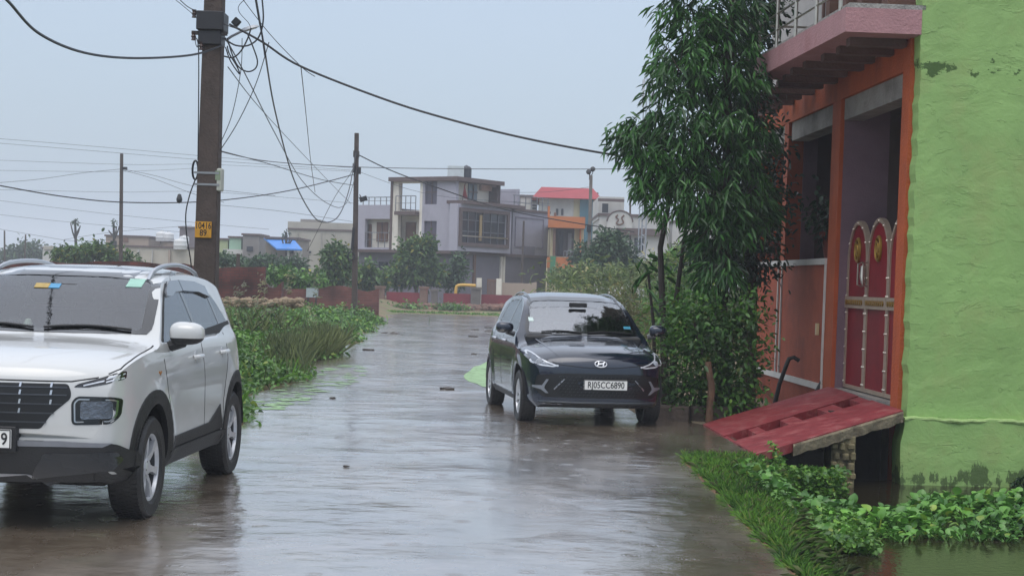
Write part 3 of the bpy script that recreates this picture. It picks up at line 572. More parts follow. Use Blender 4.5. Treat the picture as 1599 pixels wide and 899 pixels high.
class Car:
    def __init__(s, P):
        s.P = P; L = P['L']; s.L = L
        s.zt = pchip(*zip(*P['top'])); s.zb = pchip(*zip(*P['bot'])); s.W = pchip(*zip(*P['wid']))
        s.drop = pchip(*zip(*P['drop'])); s.belt = P['belt']; s.tum = P['tum']
        s.mesh()
    def sidex(s, z, y_s, Wd):
        bz = s.belt; lo = pchip([0, .25, .5, .75, bz, bz+.04], s.P['side'])
        x = lo(np.minimum(z, bz+.04))
        up = np.maximum(z-bz-.02, 0)
        return Wd*x - s.tum*up - .16*up**2
    def mesh(s):
        P = s.P; L = s.L; n = 130
        t = np.linspace(0, 1, n); S = L*(t-.085*np.sin(2*math.pi*t)*1.6)     # denser near both ends
        S = np.clip(S, 0, L); rings = []
        wy = P['wheels']; wr = P['arch']
        for sv in S:
            zt, zb, Wd, dr = float(s.zt(sv)), float(s.zb(sv)), float(s.W(sv)), float(s.drop(sv))
            zs = zt-dr; pts = []
            for k in range(5): pts.append((Wd*.86*k/4, zb))
            zz = zb+(zs-zb)*np.linspace(0, 1, 34)
            xx = s.sidex(zz, sv, Wd)
            # wheel-arch flare
            for wyc in wy:
                d = np.sqrt((sv-wyc)**2+(zz-P['wr'])**2); xx = xx+P['flare']*np.exp(-((d-wr-.03)/.075)**2)
            cb = np.clip((zz-zb)/.12, 0, 1); xx = xx*(1-.07*(1-cb)**2)
            pts += list(zip(xx, zz)); xr = xx[-1]
            for k in range(1, 15):
                a = 1-k/14; u = math.sin(a*math.pi/2); pts.append((xr*u, zt-dr*u**P['crown']))
            rings.append(pts)
        m = len(rings[0]); V = []; nr = P['nose']
        for sv, pts in zip(S, rings):
            for x, z in pts:
                y = sv-L/2
                y += nr(x, z, sv)
                V.append((x, y, z))
        b = bmesh.new(); R_ = [b.verts.new(v) for v in V]; Lf = [b.verts.new((-x, y, z)) if x > 1e-6 else None for x, y, z in V]
        Lf = [l or r for l, r in zip(Lf, R_)]
        for i in range(len(S)-1):
            for j in range(m-1):
                for side in (R_, Lf):
                    q = [side[i*m+j], side[(i+1)*m+j], side[(i+1)*m+j+1], side[i*m+j+1]]
                    q = list(dict.fromkeys(q))
                    try: b.faces.new(q)
                    except ValueError: pass
        for i in (0, len(S)-1):
            ring = [R_[i*m+j] for j in range(m)]+[Lf[i*m+j] for j in range(m-2, 0, -1)]
            try: b.faces.new(ring)
            except ValueError: pass
        bmesh.ops.remove_doubles(b, verts=b.verts[:], dist=1e-4); bmesh.ops.recalc_face_normals(b, faces=b.faces[:])
        s.bm = b; s.bvh = BVHTree.FromBMesh(b)
    def hit(s, axis, u, v, side):
        if axis == 'x': o = Vector((side*3, u, v)); d = Vector((-side, 0, 0))
        elif axis == 'y': o = Vector((u, side*4, v)); d = Vector((0, -side, 0))
        else: o = Vector((u, v, 4)); d = Vector((0, 0, -1))
        h = s.bvh.ray_cast(o, d)
        k = 0
        if axis == 'y' and side < 0 and v < .9 and h[0] is not None and h[0].y > -s.L/2+.8: h = (None, None)
        while h[0] is None and axis == 'y' and k < 30: k += 1; h = s.bvh.ray_cast(Vector((o.x*(1-.01*k), o.y, o.z)), d)
        if axis == 'y' and side < 0 and v < .9 and h[0] is not None and h[0].y > -s.L/2+.8: h = s.bvh.ray_cast(Vector((o.x*.8, o.y, o.z)), d)
        if h[0] is None: h = s.bvh.find_nearest(o+d*(2.2 if axis == 'x' else 2.3 if axis == 'y' else 2.6))
        return h[0], h[1]
    def panel(s, name, poly, axis, side, m, parent, off=.004, depth=.012, res=.05, hole=None, smooth='all'):
        b = bmesh.new()
        if hole:
            n = len(poly); o = [b.verts.new((*p, 0)) for p in poly]; q = [b.verts.new((*p, 0)) for p in hole]
            for i in range(n): b.faces.new((o[i], o[(i+1) % n], q[(i+1) % n], q[i]))
        else:
            b.faces.new([b.verts.new((*p, 0)) for p in poly])
            bmesh.ops.triangulate(b, faces=b.faces[:])
        us = [v.co.x for v in b.verts]; vs_ = [v.co.y for v in b.verts]
        for a, lo, hi in ((0, min(us), max(us)), (1, min(vs_), max(vs_))):
            c = lo+res
            while c < hi-.001:
                pl = Vector((c, 0, 0)) if a == 0 else Vector((0, c, 0)); no = Vector((1, 0, 0)) if a == 0 else Vector((0, 1, 0))
                bmesh.ops.bisect_plane(b, geom=b.verts[:]+b.edges[:]+b.faces[:], plane_co=pl, plane_no=no); c += res
        info = {}
        for v in b.verts:
            p, no = s.hit(axis, v.co.x, v.co.y, side); info[v] = no; v.co = p+no*off
        be = [e for e in b.edges if e.is_boundary]
        r = bmesh.ops.extrude_edge_only(b, edges=be)
        for v in r['geom']:
            if isinstance(v, bmesh.types.BMVert):
                src = min((e.other_vert(v) for e in v.link_edges if e.other_vert(v) in info), key=lambda w_: (w_.co-v.co).length); v.co = v.co-info[src]*(off+depth)
        bmesh.ops.recalc_face_normals(b, faces=b.faces[:])
        # outward check
        me = bpy.data.meshes.new(name); b.to_mesh(me); b.free(); me.materials.append(m)
        me.polygons.foreach_set('use_smooth', [True]*len(me.polygons)); me.set_sharp_from_angle(angle=R(40))
        o = bpy.data.objects.new(name, me); COL.objects.link(o); o.parent = parent; return o
    def cut(s, poly, axis, side=None, lim=None):
        """remove the body faces seen inside poly along axis ('x': both sides)"""
        b = s.bm; xs = [p[0] for p in poly]; zs = [p[1] for p in poly]; x0, x1, z0, z1 = min(xs)-.06, max(xs)+.06, min(zs)-.06, max(zs)+.06
        def uv(co): return (co.y, co.z) if axis == 'x' else (co.x, co.z)
        def ok(f):
            c = f.calc_center_median(); u, v = uv(c)
            return x0 < u < x1 and z0 < v < z1 and lim(c)
        n = len(poly)
        for i in range(n):
            fs = [f for f in b.faces if ok(f)]; a = poly[i]; c = poly[(i+1) % n]
            # only faces near this edge
            u0, u1 = min(a[0], c[0])-.06, max(a[0], c[0])+.06; v0, v1 = min(a[1], c[1])-.06, max(a[1], c[1])+.06
            fs = [f for f in fs if any(u0 < uv(q.co)[0] < u1 and v0 < uv(q.co)[1] < v1 for q in f.verts)]
            if not fs: continue
            ed = {e for f in fs for e in f.edges}; vt = {v for f in fs for v in f.verts}
            co = Vector((0, a[0], a[1])) if axis == 'x' else Vector((a[0], 0, a[1]))
            no = Vector((0, c[1]-a[1], -(c[0]-a[0]))) if axis == 'x' else Vector((c[1]-a[1], 0, -(c[0]-a[0])))
            bmesh.ops.bisect_plane(b, geom=list(vt)+list(ed)+fs, plane_co=co, plane_no=no.normalized(), dist=1e-5)
        dele = [f for f in b.faces if lim(f.calc_center_median()) and inpoly(uv(f.calc_center_median()), poly)]
        bmesh.ops.delete(b, geom=dele, context='FACES')
    def body(s, name, m, parent):
        me = bpy.data.meshes.new(name); bmesh.ops.remove_doubles(s.bm, verts=s.bm.verts[:], dist=2e-4); s.bm.to_mesh(me); me.materials.append(m)
        me.polygons.foreach_set('use_smooth', [True]*len(me.polygons)); me.set_sharp_from_angle(angle=R(42))
        o = bpy.data.objects.new(name, me); COL.objects.link(o); o.parent = parent
        md = o.modifiers.new('solidify', 'SOLIDIFY'); md.thickness = .018; md.offset = -1; return o
def circ(cy, cz, r, a0=0, a1=360, n=28): return [(cy+r*math.cos(R(a0+(a1-a0)*k/n)), cz+r*math.sin(R(a0+(a1-a0)*k/n))) for k in range(n+(0 if a1-a0 == 360 else 1))]
tyre_m = mat('tyre', '#141415', .55, .25, 14, .3, 60); rim_m = mat('alloy', '#c2c4c8', .35, .08, 8, 0, metal=.45); dark_m = mat('underbody', '#0a0a0b', .8, .2, 6)
blackp = mat('black_plastic', '#17181a', .55, .15, 10, .3, 80); gloss_b = mat('gloss_black', '#08090b', .12, .1, 10, coat=.6); chrome = mat('chrome', '#c8c9cc', .12, .05, 5, metal=1.0)
seat_m = mat('seat_fabric', '#3a3632', .9, .15, 10, .3, 60)
def glass_mat(name, tint, tr):
    m = bpy.data.materials.new(name); m.use_nodes = True; n = m.node_tree; L = n.links.new; n.nodes.remove(n.nodes['Principled BSDF']); o = n.nodes['Material Output']
    t = n.nodes.new('ShaderNodeBsdfTransparent'); t.inputs[0].default_value = (*tint, 1); g = n.nodes.new('ShaderNodeBsdfGlossy'); g.inputs['Roughness'].default_value = .03; g.inputs[0].default_value = (.95, .97, 1, 1)
    f = n.nodes.new('ShaderNodeFresnel'); f.inputs['IOR'].default_value = tr; ms = n.nodes.new('ShaderNodeMixShader')
    # faint rain film on the glass
    nz = n.nodes.new('ShaderNodeTexNoise'); nz.inputs['Scale'].default_value = 30; tc_ = n.nodes.new('ShaderNodeTexCoord'); L(tc_.outputs['Object'], nz.inputs[0]); bp = n.nodes.new('ShaderNodeBump'); bp.inputs['Strength'].default_value = .12; bp.inputs['Distance'].default_value = .004; L(nz.outputs['Fac'], bp.inputs['Height']); L(bp.outputs[0], g.inputs['Normal'])
    L(f.outputs[0], ms.inputs[0]); L(t.outputs[0], ms.inputs[1]); L(g.outputs[0], ms.inputs[2]); L(ms.outputs[0], o.inputs[0]); return m
glass = glass_mat('car_glass', (.88, .94, .90), 3.4); glass_w = glass_mat('car_glass_dark', (.7, .78, .74), 2.05); dglass = glass_mat('side_glass', (.30, .34, .34), 3.3); lampglass = glass_mat('lamp_glass', (.85, .87, .9), 1.5)
def wheel(parent, x, y, z, r, wdt, side, spokes=5, style='flower', rs=.66):
    """wheel with its axle along x; side = +1 if the outer face looks to +x"""
    MW = Matrix.Translation((x, y, z)) @ Matrix.Rotation(side*math.pi/2, 4, 'Y')
    h = wdt/2; rr = r*rs
    b = MB(); b.lathe([(rr-.005, -h*.8), (rr+.01, -h*.95), (r*.93, -h), (r*.985, -h*.82), (r, -h*.55), (r, h*.55), (r*.985, h*.82), (r*.93, h), (rr+.02, h*.98), (rr-.002, h*.8)], 48, MW); w_ = b.build('wheel', tyre_m, parent, smooth=True)
    tr = MB()
    for k in range(60):
        a = 2*math.pi*k/60
        for hs in (-.62, -.2, .22, .64):
            M_ = MW @ Matrix.Rotation(a+(.05 if hs in (-.2, .64) else 0), 4, 'Z') @ Matrix.Translation((r, 0, hs*h)); tr.box(-.006, .003, -.011, .011, -h*.16, h*.16, M_)
    tr.build('tread', tyre_m, w_)
    b = MB(); b.lathe([(rr, h*.82), (rr-.014, h*.82), (rr-.02, h*.6)], 40, MW); b.build('rim', rim_m, w_, smooth=True)
    b = MB(); b.lathe([(rr-.02, h*.6), (rr-.035, -.1*h), (rr-.04, -h*.8)], 40, MW); b.build('rim_barrel', mat('barrel_grey', '#3c3e42', .5, .1, 5, metal=.4), w_, smooth=True)
    b = MB(); b.lathe([(0, -h*.1), (rr-.03, -h*.1)], 32, MW); b.build('brake_disc', mat('brake', '#2b2b2d', .5, .1, 5, metal=.5), w_)
    b = MB()
    for k in range(spokes):
        a = 2*math.pi*k/spokes+.3; MS = MW @ Matrix.Rotation(a, 4, 'Z')
        if style == 'flower': pl = [(.045, -.05), (rr*.45, -.038), (rr*.9, -.085), (rr*.985, -.07), (rr*.985, .07), (rr*.9, .085), (rr*.45, .038), (.045, .05)]
        else: pl = [(.045, -.032), (rr*.5, -.018), (rr*.985, -.030), (rr*.985, .030), (rr*.5, .018), (.045, .032)]
        i = len(b.v); n = len(pl)
        for zo in (h*.40, h*.72):
            for u, v in pl: q = MS @ Vector((u, v, zo+(-.02 if u < .1 and zo > h*.5 else 0)+(.008 if u > rr*.8 else 0))); b.v.append(tuple(q))
        b.f += [tuple(range(i, i+n)), tuple(range(i+n, i+2*n))[::-1]]+[(i+q, i+(q+1) % n, i+n+(q+1) % n, i+n+q) for q in range(n)]
    b.lathe([(0, h*.74), (.035, h*.74), (.055, h*.66), (.06, h*.3)], 20, MW); b.build('spokes', rim_m, w_, smooth=True)
    b = MB()
    for k in range(5): a = 2*math.pi*k/5; b.lathe([(0, h*.70), (.009, h*.70), (.009, h*.5)], 8, MW @ Matrix.Translation((.042*math.cos(a), .042*math.sin(a), 0)))
    b.build('wheel_bolt', dark_m, w_); return w_
def liner(parent, cy, cz, r, x0, x1):
    for s_ in (1, -1):
        b = MB(); n = 18; i = 0
        for k in range(n+1):
            a = math.pi*k/n; b.v += [(s_*x0, cy+r*math.cos(a), cz+r*math.sin(a)), (s_*x1, cy+r*math.cos(a), cz+r*math.sin(a))]
        for k in range(n): b.f.append((i+2*k, i+2*k+1, i+2*k+3, i+2*k+2))
        b.f.append(tuple(i+2*k for k in range(n+1)))
        b.build('wheel_housing', dark_m, parent, fix=False)
def seats(parent, ys, zf, w_=.5, hh=.62, xs=(-.36, .36)):
    for y in ys:
        for x in xs:
            b = MB(); b.box(x-w_/2, x+w_/2, y-.25, y+.25, zf, zf+.16); b.prism([(x-w_/2+.03, 0), (x+w_/2-.03, 0), (x+w_/2-.07, hh), (x-w_/2+.07, hh)], 0, .13, Matrix.Translation((0, y+.22, zf+.14)) @ Matrix.Rotation(-.25, 4, 'X'))
            b.box(x-.12, x+.12, y+.38, y+.47, zf+.14+hh, zf+.30+hh); b.build('seat', seat_m, parent, bevel=.03)
def swheel(parent, x, y, z, r=.19):
    MW = Matrix.Translation((x, y, z)) @ Matrix.Rotation(R(62), 4, 'X'); b = MB(); b.tube([MW @ Vector((r*math.cos(t), r*math.sin(t), 0)) for t in [2*math.pi*k/28 for k in range(29)]], .016, 8)
    for a in (0, 180, 270): b.tube([MW @ Vector((0, 0, -.02)), MW @ Vector((r*math.cos(R(a)), r*math.sin(R(a)), 0))], .018, 6)
    b.lathe([(0, .02), (.06, .015), (.07, -.04)], 14, MW); b.build('steering_wheel', blackp, parent, smooth=True)
def car_plate(car, u, z, w_, h_, parent, side=-1, slant=0, text=None, ysurf=None, tsx=.82, align='CENTER', tu=None):
    p, no = car.hit('y', u, z, side); y = (ysurf if ysurf is not None else p.y)-.045
    pm_ = mat('plate_white', '#dcdcd8', .4, .05, 10); b = MB(); b.box(u-w_/2, u+w_/2, y-.008, y+.06, z-h_/2, z+h_/2); pl = b.build('number_plate', pm_, parent, bevel=.004)
    b = MB(); t_ = .006
    for q in ((u-w_/2, u+w_/2, z+h_/2-t_, z+h_/2), (u-w_/2, u+w_/2, z-h_/2, z-h_/2+t_)): b.box(q[0], q[1], y-.0105, y-.0085, q[2], q[3])
    for q in ((u-w_/2, u-w_/2+t_), (u+w_/2-t_, u+w_/2)): b.box(q[0], q[1], y-.0105, y-.0085, z-h_/2+t_, z+h_/2-t_)
    b.build('plate_border', blackp, pl)
    if text:
        MT = Matrix.Translation((u if tu is None else tu, y-.0105, z-.002)) @ Matrix.Rotation(math.pi/2, 4, 'X')
        text_mesh('plate_text', text, h_*.88, blackp, pl, MT, .001, align, tsx)
    return pl
def logo(car, z, parent, rx=.065, rz=.034, side=-1, u=0):
    p, no = car.hit('y', u, z, side); M_ = Matrix.Translation(p+no*.012) @ Vector((0, 0, 1)).rotation_difference(no).to_matrix().to_4x4()
    # keep the badge upright: local x = car x
    zx = no.normalized(); xx = Vector((1, 0, 0)); yy = zx.cross(xx).normalized(); xx = yy.cross(zx)
    M_ = Matrix(((xx.x, yy.x, zx.x, p.x+zx.x*.012), (xx.y, yy.y, zx.y, p.y+zx.y*.012), (xx.z, yy.z, zx.z, p.z+zx.z*.012), (0, 0, 0, 1)))
    b = MB(); b.tube([M_ @ Vector((rx*math.cos(t), rz*math.sin(t), 0)) for t in [2*math.pi*k/36 for k in range(37)]], .0062, 8)
    s = 1
    for x in (-1, 1):
        b.tube([M_ @ Vector((x*rx*.48-rx*.13, -rz*.72, .002)), M_ @ Vector((x*rx*.42, 0, .004)), M_ @ Vector((x*rx*.48+rx*.13, rz*.72, .002))], .0085, 6)
    b.tube([M_ @ Vector((-rx*.45, -rz*.15, .004)), M_ @ Vector((0, .0, .006)), M_ @ Vector((rx*.45, rz*.15, .004))], .0085, 6)
    return b.build('emblem', mat('badge_silver', '#dfe1e4', .25, .03, 5, metal=.6), parent, smooth=True)
def mirror(parent, side, x, y, z, sc, mt, mb, arm=.12):
    """door mirror: painted shell over a black base, with stalk and glass"""
    b = bmesh.new(); bmesh.ops.create_icosphere(b, subdivisions=3, radius=1)
    for v in b.verts:
        c = v.co; c.y = c.y if c.y < .25 else .25+(c.y-.25)*.1
        v.co = Vector((x*side+side*.115*sc*math.copysign(abs(c.x)**.7, c.x)*1.0, y+.085*sc*c.y, z+.075*sc*math.copysign(abs(c.z)**.75, c.z)*(1-.12*c.x*side)))
    me = bpy.data.meshes.new('m'); b.to_mesh(me); b.free()
    zs = z-.03*sc
    for nm, keep, m_ in (('door_mirror', 1, mt), ('mirror_base', -1, mb)):
        b = bmesh.new(); b.from_mesh(me); bmesh.ops.bisect_plane(b, geom=b.verts[:]+b.edges[:]+b.faces[:], plane_co=(0, 0, zs), plane_no=(0, 0, 1), clear_inner=keep > 0, clear_outer=keep < 0)
        bmesh.ops.holes_fill(b, edges=b.edges[:]); m2 = bpy.data.meshes.new(nm); b.to_mesh(m2); b.free(); m2.materials.append(m_); m2.polygons.foreach_set('use_smooth', [True]*len(m2.polygons)); m2.set_sharp_from_angle(angle=R(50))
        o = bpy.data.objects.new(nm, m2); COL.objects.link(o)
        if keep > 0: o.parent = parent; top = o
        else: o.parent = top
    b = MB(); b.tube([(x*side-side*.02, y+.01, z-.06*sc), (side*(x-arm), y+.03, z-.085*sc)], .03*sc, 8, r1=.038*sc); b.build('mirror_arm', mb, top, smooth=True)
    b = MB(); b.box(side*x-.09*sc, side*x+.09*sc, y+.028*sc, y+.034*sc, z-.03*sc, z+.05*sc); b.build('mirror_glass', chrome, top)
    return top
def line(car, pts, axis, side, m, parent, name='panel_gap', w_=.0045, off=.0015):
    pts = [Vector(p) for p in pts]; L_ = []; Rr = []
    for i, p in enumerate(pts):
        d = (pts[min(i+1, len(pts)-1)]-pts[max(i-1, 0)]).normalized(); n = Vector((-d.y, d.x))*w_; L_.append(tuple(p+n)); Rr.append(tuple(p-n))
    return car.panel(name, L_+Rr[::-1], axis, side, m, parent, off=off, depth=.002, res=.08)

def paint(name, col, metal=0.0, flake=0.0, rough=.35):
    m = mat(name, col, rough, .02, 1.5, 0, metal=metal, coat=1.0); return m
# ---- white compact SUV
WP = paint('white_paint', '#b8b9b7', 0, rough=.3)
def nose_v(x, z, s):
    f = max(0, 1-s/1.25); r = max(0, (s-3.2)/.8); a = abs(x)
    y = .20*(a/.88)**2.6*f**1.1*(1 if z < 1.08 else 1)
    if .95 < s < 2.3: y += .05*(a/.7)**2*(1-abs(s-1.5)/.85 if abs(s-1.5) < .85 else 0)
    y -= .12*(a/.88)**2.2*r
    return y
SUV = dict(L=3.995, belt=1.06, tum=.35, arch=.385, wr=.335, flare=.022, crown=3.6, wheels=(.84, 3.34), nose=nose_v,
  top=[(0, .57), (.006, .68), (.014, .80), (.035, .90), (.08, .965), (.16, 1.00), (.35, 1.045), (.65, 1.085), (.98, 1.115), (1.10, 1.15), (1.4, 1.335), (1.68, 1.49), (1.86, 1.555), (2.15, 1.59), (2.7, 1.60), (3.2, 1.575), (3.55, 1.53), (3.70, 1.49), (3.82, 1.28), (3.91, 1.10), (3.97, .92), (3.985, .78), (3.995, .60)],
  bot=[(0, .535), (.006, .44), (.014, .36), (.05, .28), (.12, .262), (.45, .262), (.6, .23), (3.3, .23), (3.8, .28), (3.96, .36), (3.985, .44), (3.995, .57)],
  wid=[(0, .74), (.04, .79), (.12, .82), (.30, .850), (.6, .868), (1.2, .878), (3.1, .882), (3.6, .865), (3.85, .82), (3.995, .74)],
  drop=[(0, .03), (.05, .05), (.2, .055), (.6, .06), (1.05, .065), (1.3, .075), (1.8, .06), (3.5, .06), (3.75, .06), (3.9, .06), (3.995, .03)],
  side=[.95, .975, .998, 1.0, .955, .93])
c1 = Car(SUV); h = SUV['L']/2
rz1 = math.atan2(-(-2.21+2.31), 2.58)
suv = thing('white_suv', 'white compact SUV with silver roof rails and black cladding, cut off by the left edge', 'car', (0, 0, 0), 0)
def place_car(t, wf, wr_, halftrack, wyf, wyr, L, side=1, z=0):
    """wf/wr_: ground points under the outer face of the front and rear wheel on the given side"""
    d = (Vector(wr_)-Vector(wf)).normalized(); ex = Vector((d.y, -d.x)); mid = (Vector(wf)+Vector(wr_))/2; c = mid-ex*side*halftrack-d*(((wyf+wyr)/2)-L/2)
    t.location = (c.x, c.y, z); t.rotation_euler = (0, 0, math.atan2(-d.x, d.y))
place_car(suv, (-2.31, 10.61), (-2.21, 13.19), .885, .84, 3.34, 3.995)
# openings
FS = [(1.27-h, 1.085), (1.58-h, 1.285), (1.78-h, 1.405), (1.98-h, 1.478), (2.22-h, 1.485), (2.26-h, 1.09)]
RS = [(2.33-h, 1.09), (2.30-h, 1.485), (2.75-h, 1.475), (3.02-h, 1.44), (3.10-h, 1.12), (3.0-h, 1.10)]
QS = [(3.155-h, 1.13), (3.09-h, 1.42), (3.25-h, 1.35), (3.45-h, 1.19)]
WSP = rnd([(-.69, 1.15), (.69, 1.15), (.605, 1.50), (.3, 1.525), (-.3, 1.525), (-.605, 1.50)], .05)
RWP = rnd([(-.60, 1.14), (.60, 1.14), (.52, 1.42), (-.52, 1.42)], .05)
hi = lambda c: c.z > .98
for pl in (FS, RS, QS): c1.cut(pl, 'x', lim=lambda c: abs(c.x) > .45 and c.z > 1.0)
c1.cut(WSP, 'y', lim=lambda c: c.y < 2.2-h and c.z > 1.1); c1.cut(RWP, 'y', lim=lambda c: c.y > 3.3-h)
for wy in SUV['wheels']: c1.cut([(wy-h-.40, .0)]+[(wy-h+.385*math.cos(t), .335+.385*math.sin(t)) for t in [math.pi-math.pi*k/20 for k in range(21)]]+[(wy-h+.40, .0)], 'x', lim=lambda c: abs(c.x) > .55 and c.z < .8)
body = c1.body('body', WP, suv)
roofp = WSP
c1.panel('windscreen', WSP, 'y', -1, glass_w, suv, off=.001, depth=.004, res=.1)
c1.panel('windscreen_surround', [(u_, max(v_, 1.138)) for u_, v_ in offset_poly(WSP, .055)], 'y', -1, gloss_b, suv, off=.004, depth=.01, hole=offset_poly(WSP, -.012), res=.2)
c1.panel('rear_window', RWP, 'y', 1, glass, suv, off=.001, depth=.004, res=.1)
for s_ in (1, -1):
    for pl in (FS, RS, QS): c1.panel('side_window', pl, 'x', s_, dglass, suv, off=.001, depth=.004, res=.1)
    DL = [(1.20-h, 1.055), (1.74-h, 1.49), (2.0-h, 1.535), (2.28-h, 1.542), (2.75-h, 1.527), (3.08-h, 1.485), (3.27-h, 1.40), (3.52-h, 1.17), (3.12-h, 1.085), (3.0-h, 1.065)]
    # black pillar strips between the panes
    for pl in ([FS[-1], FS[-2], RS[1], RS[0]], [RS[4], RS[3], QS[1], QS[0]]): c1.panel('pillar_trim_and_reflection', pl, 'x', s_, gloss_b, suv, off=.003, depth=.01, res=.1)
    c1.panel('pillar_trim_and_reflection', [(1.235-h, 1.087), (1.535-h, 1.288), (1.74-h, 1.406), (1.92-h, 1.480), (1.97-h, 1.484), (1.785-h, 1.41), (1.585-h, 1.29), (1.275-h, 1.087)], 'x', s_, blackp, suv, off=.004, depth=.01, res=.1)  # dark reflection on the A-pillar side, put in as a black panel
    c1.panel('sill_seal', [(1.34-h, 1.068), (3.52-h, 1.155), (3.50-h, 1.185), (3.0-h, 1.10), (1.34-h, 1.085)], 'x', s_, blackp, suv, off=.006, depth=.012, res=.1)
    vz = mat('smoked_acrylic', '#3b4047', .12, .05, 5, coat=.8)
    for pl in ([(1.76-h, 1.385), (1.80-h, 1.425), (1.98-h, 1.49), (2.265-h, 1.498), (2.265-h, 1.42), (2.05-h, 1.415), (1.9-h, 1.385)], [(2.28-h, 1.498), (2.75-h, 1.488), (3.04-h, 1.452), (3.06-h, 1.37), (2.75-h, 1.41), (2.28-h, 1.42)]): c1.panel('rain_visor', pl, 'x', s_, vz, suv, off=.022, depth=.018, res=.08)
    # cladding
    for wy in SUV['wheels']:
        o_ = [(wy-h+.46*math.cos(t), .335+.46*math.sin(t)) for t in [R(200)-R(220)*k/26 for k in range(27)]]; i_ = [(wy-h+.372*math.cos(t), .335+.372*math.sin(t)) for t in [R(200)-R(220)*k/26 for k in range(27)]]
        o_ = [(max(min(u, 3.93-h), .1-h), max(v, .24)) for u, v in o_]; i_ = [(u, max(v, .24)) for u, v in i_]
        b_ = o_+i_[::-1]; c1.panel('arch_cladding', b_, 'x', s_, blackp, suv, off=.010, depth=.03, res=.06)
    c1.panel('sill_cladding', [(1.24-h, .25), (2.96-h, .25), (2.93-h, .36), (1.27-h, .36)], 'x', s_, blackp, suv, off=.016, depth=.03, res=.1)
    c1.panel('door_cladding', [(1.33-h, .37), (2.88-h, .37), (2.80-h, .56), (2.45-h, .45), (1.42-h, .44)], 'x', s_, blackp, suv, off=.009, depth=.02, res=.1)
    for pts in ([(1.16-h, .98), (1.17-h, .90), (1.24-h, .55), (1.26-h, .36)], [(2.28-h, 1.06), (2.28-h, .8), (2.30-h, .37)], [(3.13-h, 1.10), (3.10-h, .9), (2.98-h, .72), (2.90-h, .58), (2.87-h, .37)], [(1.28-h, .38), (1.31-h, .365), (2.85-h, .365)]): line(c1, pts, 'x', s_, dark_m, suv)
    line(c1, [(s_*.80, .30-h), (s_*.812, .5-h), (s_*.81, .8-h), (s_*.80, 1.08-h)], 'z', 1, dark_m, suv)
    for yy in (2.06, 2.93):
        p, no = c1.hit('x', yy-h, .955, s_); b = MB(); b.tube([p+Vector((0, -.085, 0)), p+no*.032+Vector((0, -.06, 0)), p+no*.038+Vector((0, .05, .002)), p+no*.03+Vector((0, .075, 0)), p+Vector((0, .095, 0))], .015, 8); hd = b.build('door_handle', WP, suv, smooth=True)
        b = MB(); M_ = Matrix.Translation(p+no*.003) @ Vector((0, 0, 1)).rotation_difference(no).to_matrix().to_4x4(); b.lathe([(0, 0), (.042, 0), (.045, -.01)], 18, M_); b.build('handle_recess_shade', mat('recess_shade', '#a9acb0', .4), hd)  # flat disc; the shade of the handle recess is put into its darker colour
    p, no = c1.hit('x', 1.02-h, .90, s_); b = MB(); M_ = Matrix.Translation(p); b.box(-.004, .006, -.03, .03, -.008, .008, M_); b.box(-.004, .006, -.012, .012, -.02, .0, M_); b.build('side_repeater', mat('orange_lens', '#9a6a3a', .2), suv)
    mirror(suv, s_, .965, 1.34-h, 1.15, 1.05, WP, blackp)
    # roof rail
    q = []
    for k in range(15):
        t = k/14; y = 1.82-h+t*1.62; p, no = c1.hit('z', s_*(.56-.02*t), y, 1); q.append(p+Vector((0, 0, -.01+.064*math.sin(math.pi*min(1, max(0, t))) ** .38)))
    b = MB(); b.tube(q, .017, 8, r1=.015); b.build('roof_rail', mat('silver_rail', '#aeb2b8', .3, .05, 5, metal=.5), suv, smooth=True)
    # front lamps
    dl = rnd([(s_*.575, .848), (s_*.60, .868), (s_*.72, .905), (s_*.825, .945), (s_*.828, .895), (s_*.76, .868), (s_*.66, .848)], .012); c1.panel('daytime_lamp', dl, 'y', -1, gloss_b, suv, off=.003, depth=.01, res=.04)
    for k, (a, b_) in enumerate((((.63, .858), (.74, .885)), ((.75, .895), (.822, .925)), ((.75, .878), (.822, .90)))):
        lp = [(s_*a[0], a[1]-.004), (s_*b_[0], b_[1]-.004), (s_*b_[0], b_[1]+.005), (s_*a[0], a[1]+.004)]; c1.panel('lamp_strip', lp, 'y', -1, mat('lamp_silver', '#c2c6cc', .25, .05, 5, metal=.3), suv, off=.006, depth=.003, res=.04)
    hl_ = rnd([(s_*.575, .62), (s_*.79, .625), (s_*.82, .67), (s_*.825, .775), (s_*.79, .79), (s_*.60, .795), (s_*.568, .76)], .03, 5)
    hlo = c1.panel('headlight', hl_, 'y', -1, gloss_b, suv, off=.004, depth=.01, res=.04); hi_ = offset_poly(hl_, -.024)
    c1.panel('chrome_ring', offset_poly(hl_, -.014), 'y', -1, chrome, hlo, off=.008, depth=.004, hole=offset_poly(hl_, -.022), res=.3)
    c1.panel('reflector', rnd([(s_*.62, .655), (s_*.79, .66), (s_*.79, .765), (s_*.62, .765)], .02), 'y', -1, mat('reflector', '#6d7279', .2, .3, 14, .5, 40, metal=.9), hlo, off=.006, depth=.002, res=.04)
    for px_ in ():
        p, no = c1.hit('y', s_*px_, .71, -1); b = MB(); b.lathe([(0, .012), (.03, .008), (.036, 0), (.036, -.02)], 16, Matrix.Translation(p+no*.008) @ Vector((0, 0, 1)).rotation_difference(no).to_matrix().to_4x4()); b.build('bulb_lens', mat('bulb_lens', '#8f949c', .08, .05, 4, metal=.6), hlo, smooth=True)
    c1.panel('fog_recess', rnd([(s_*.34, .30), (s_*.78, .345), (s_*.82, .40), (s_*.80, .455), (s_*.42, .45)], .02), 'y', -1, gloss_b, suv, off=.026, depth=.012, res=.06)
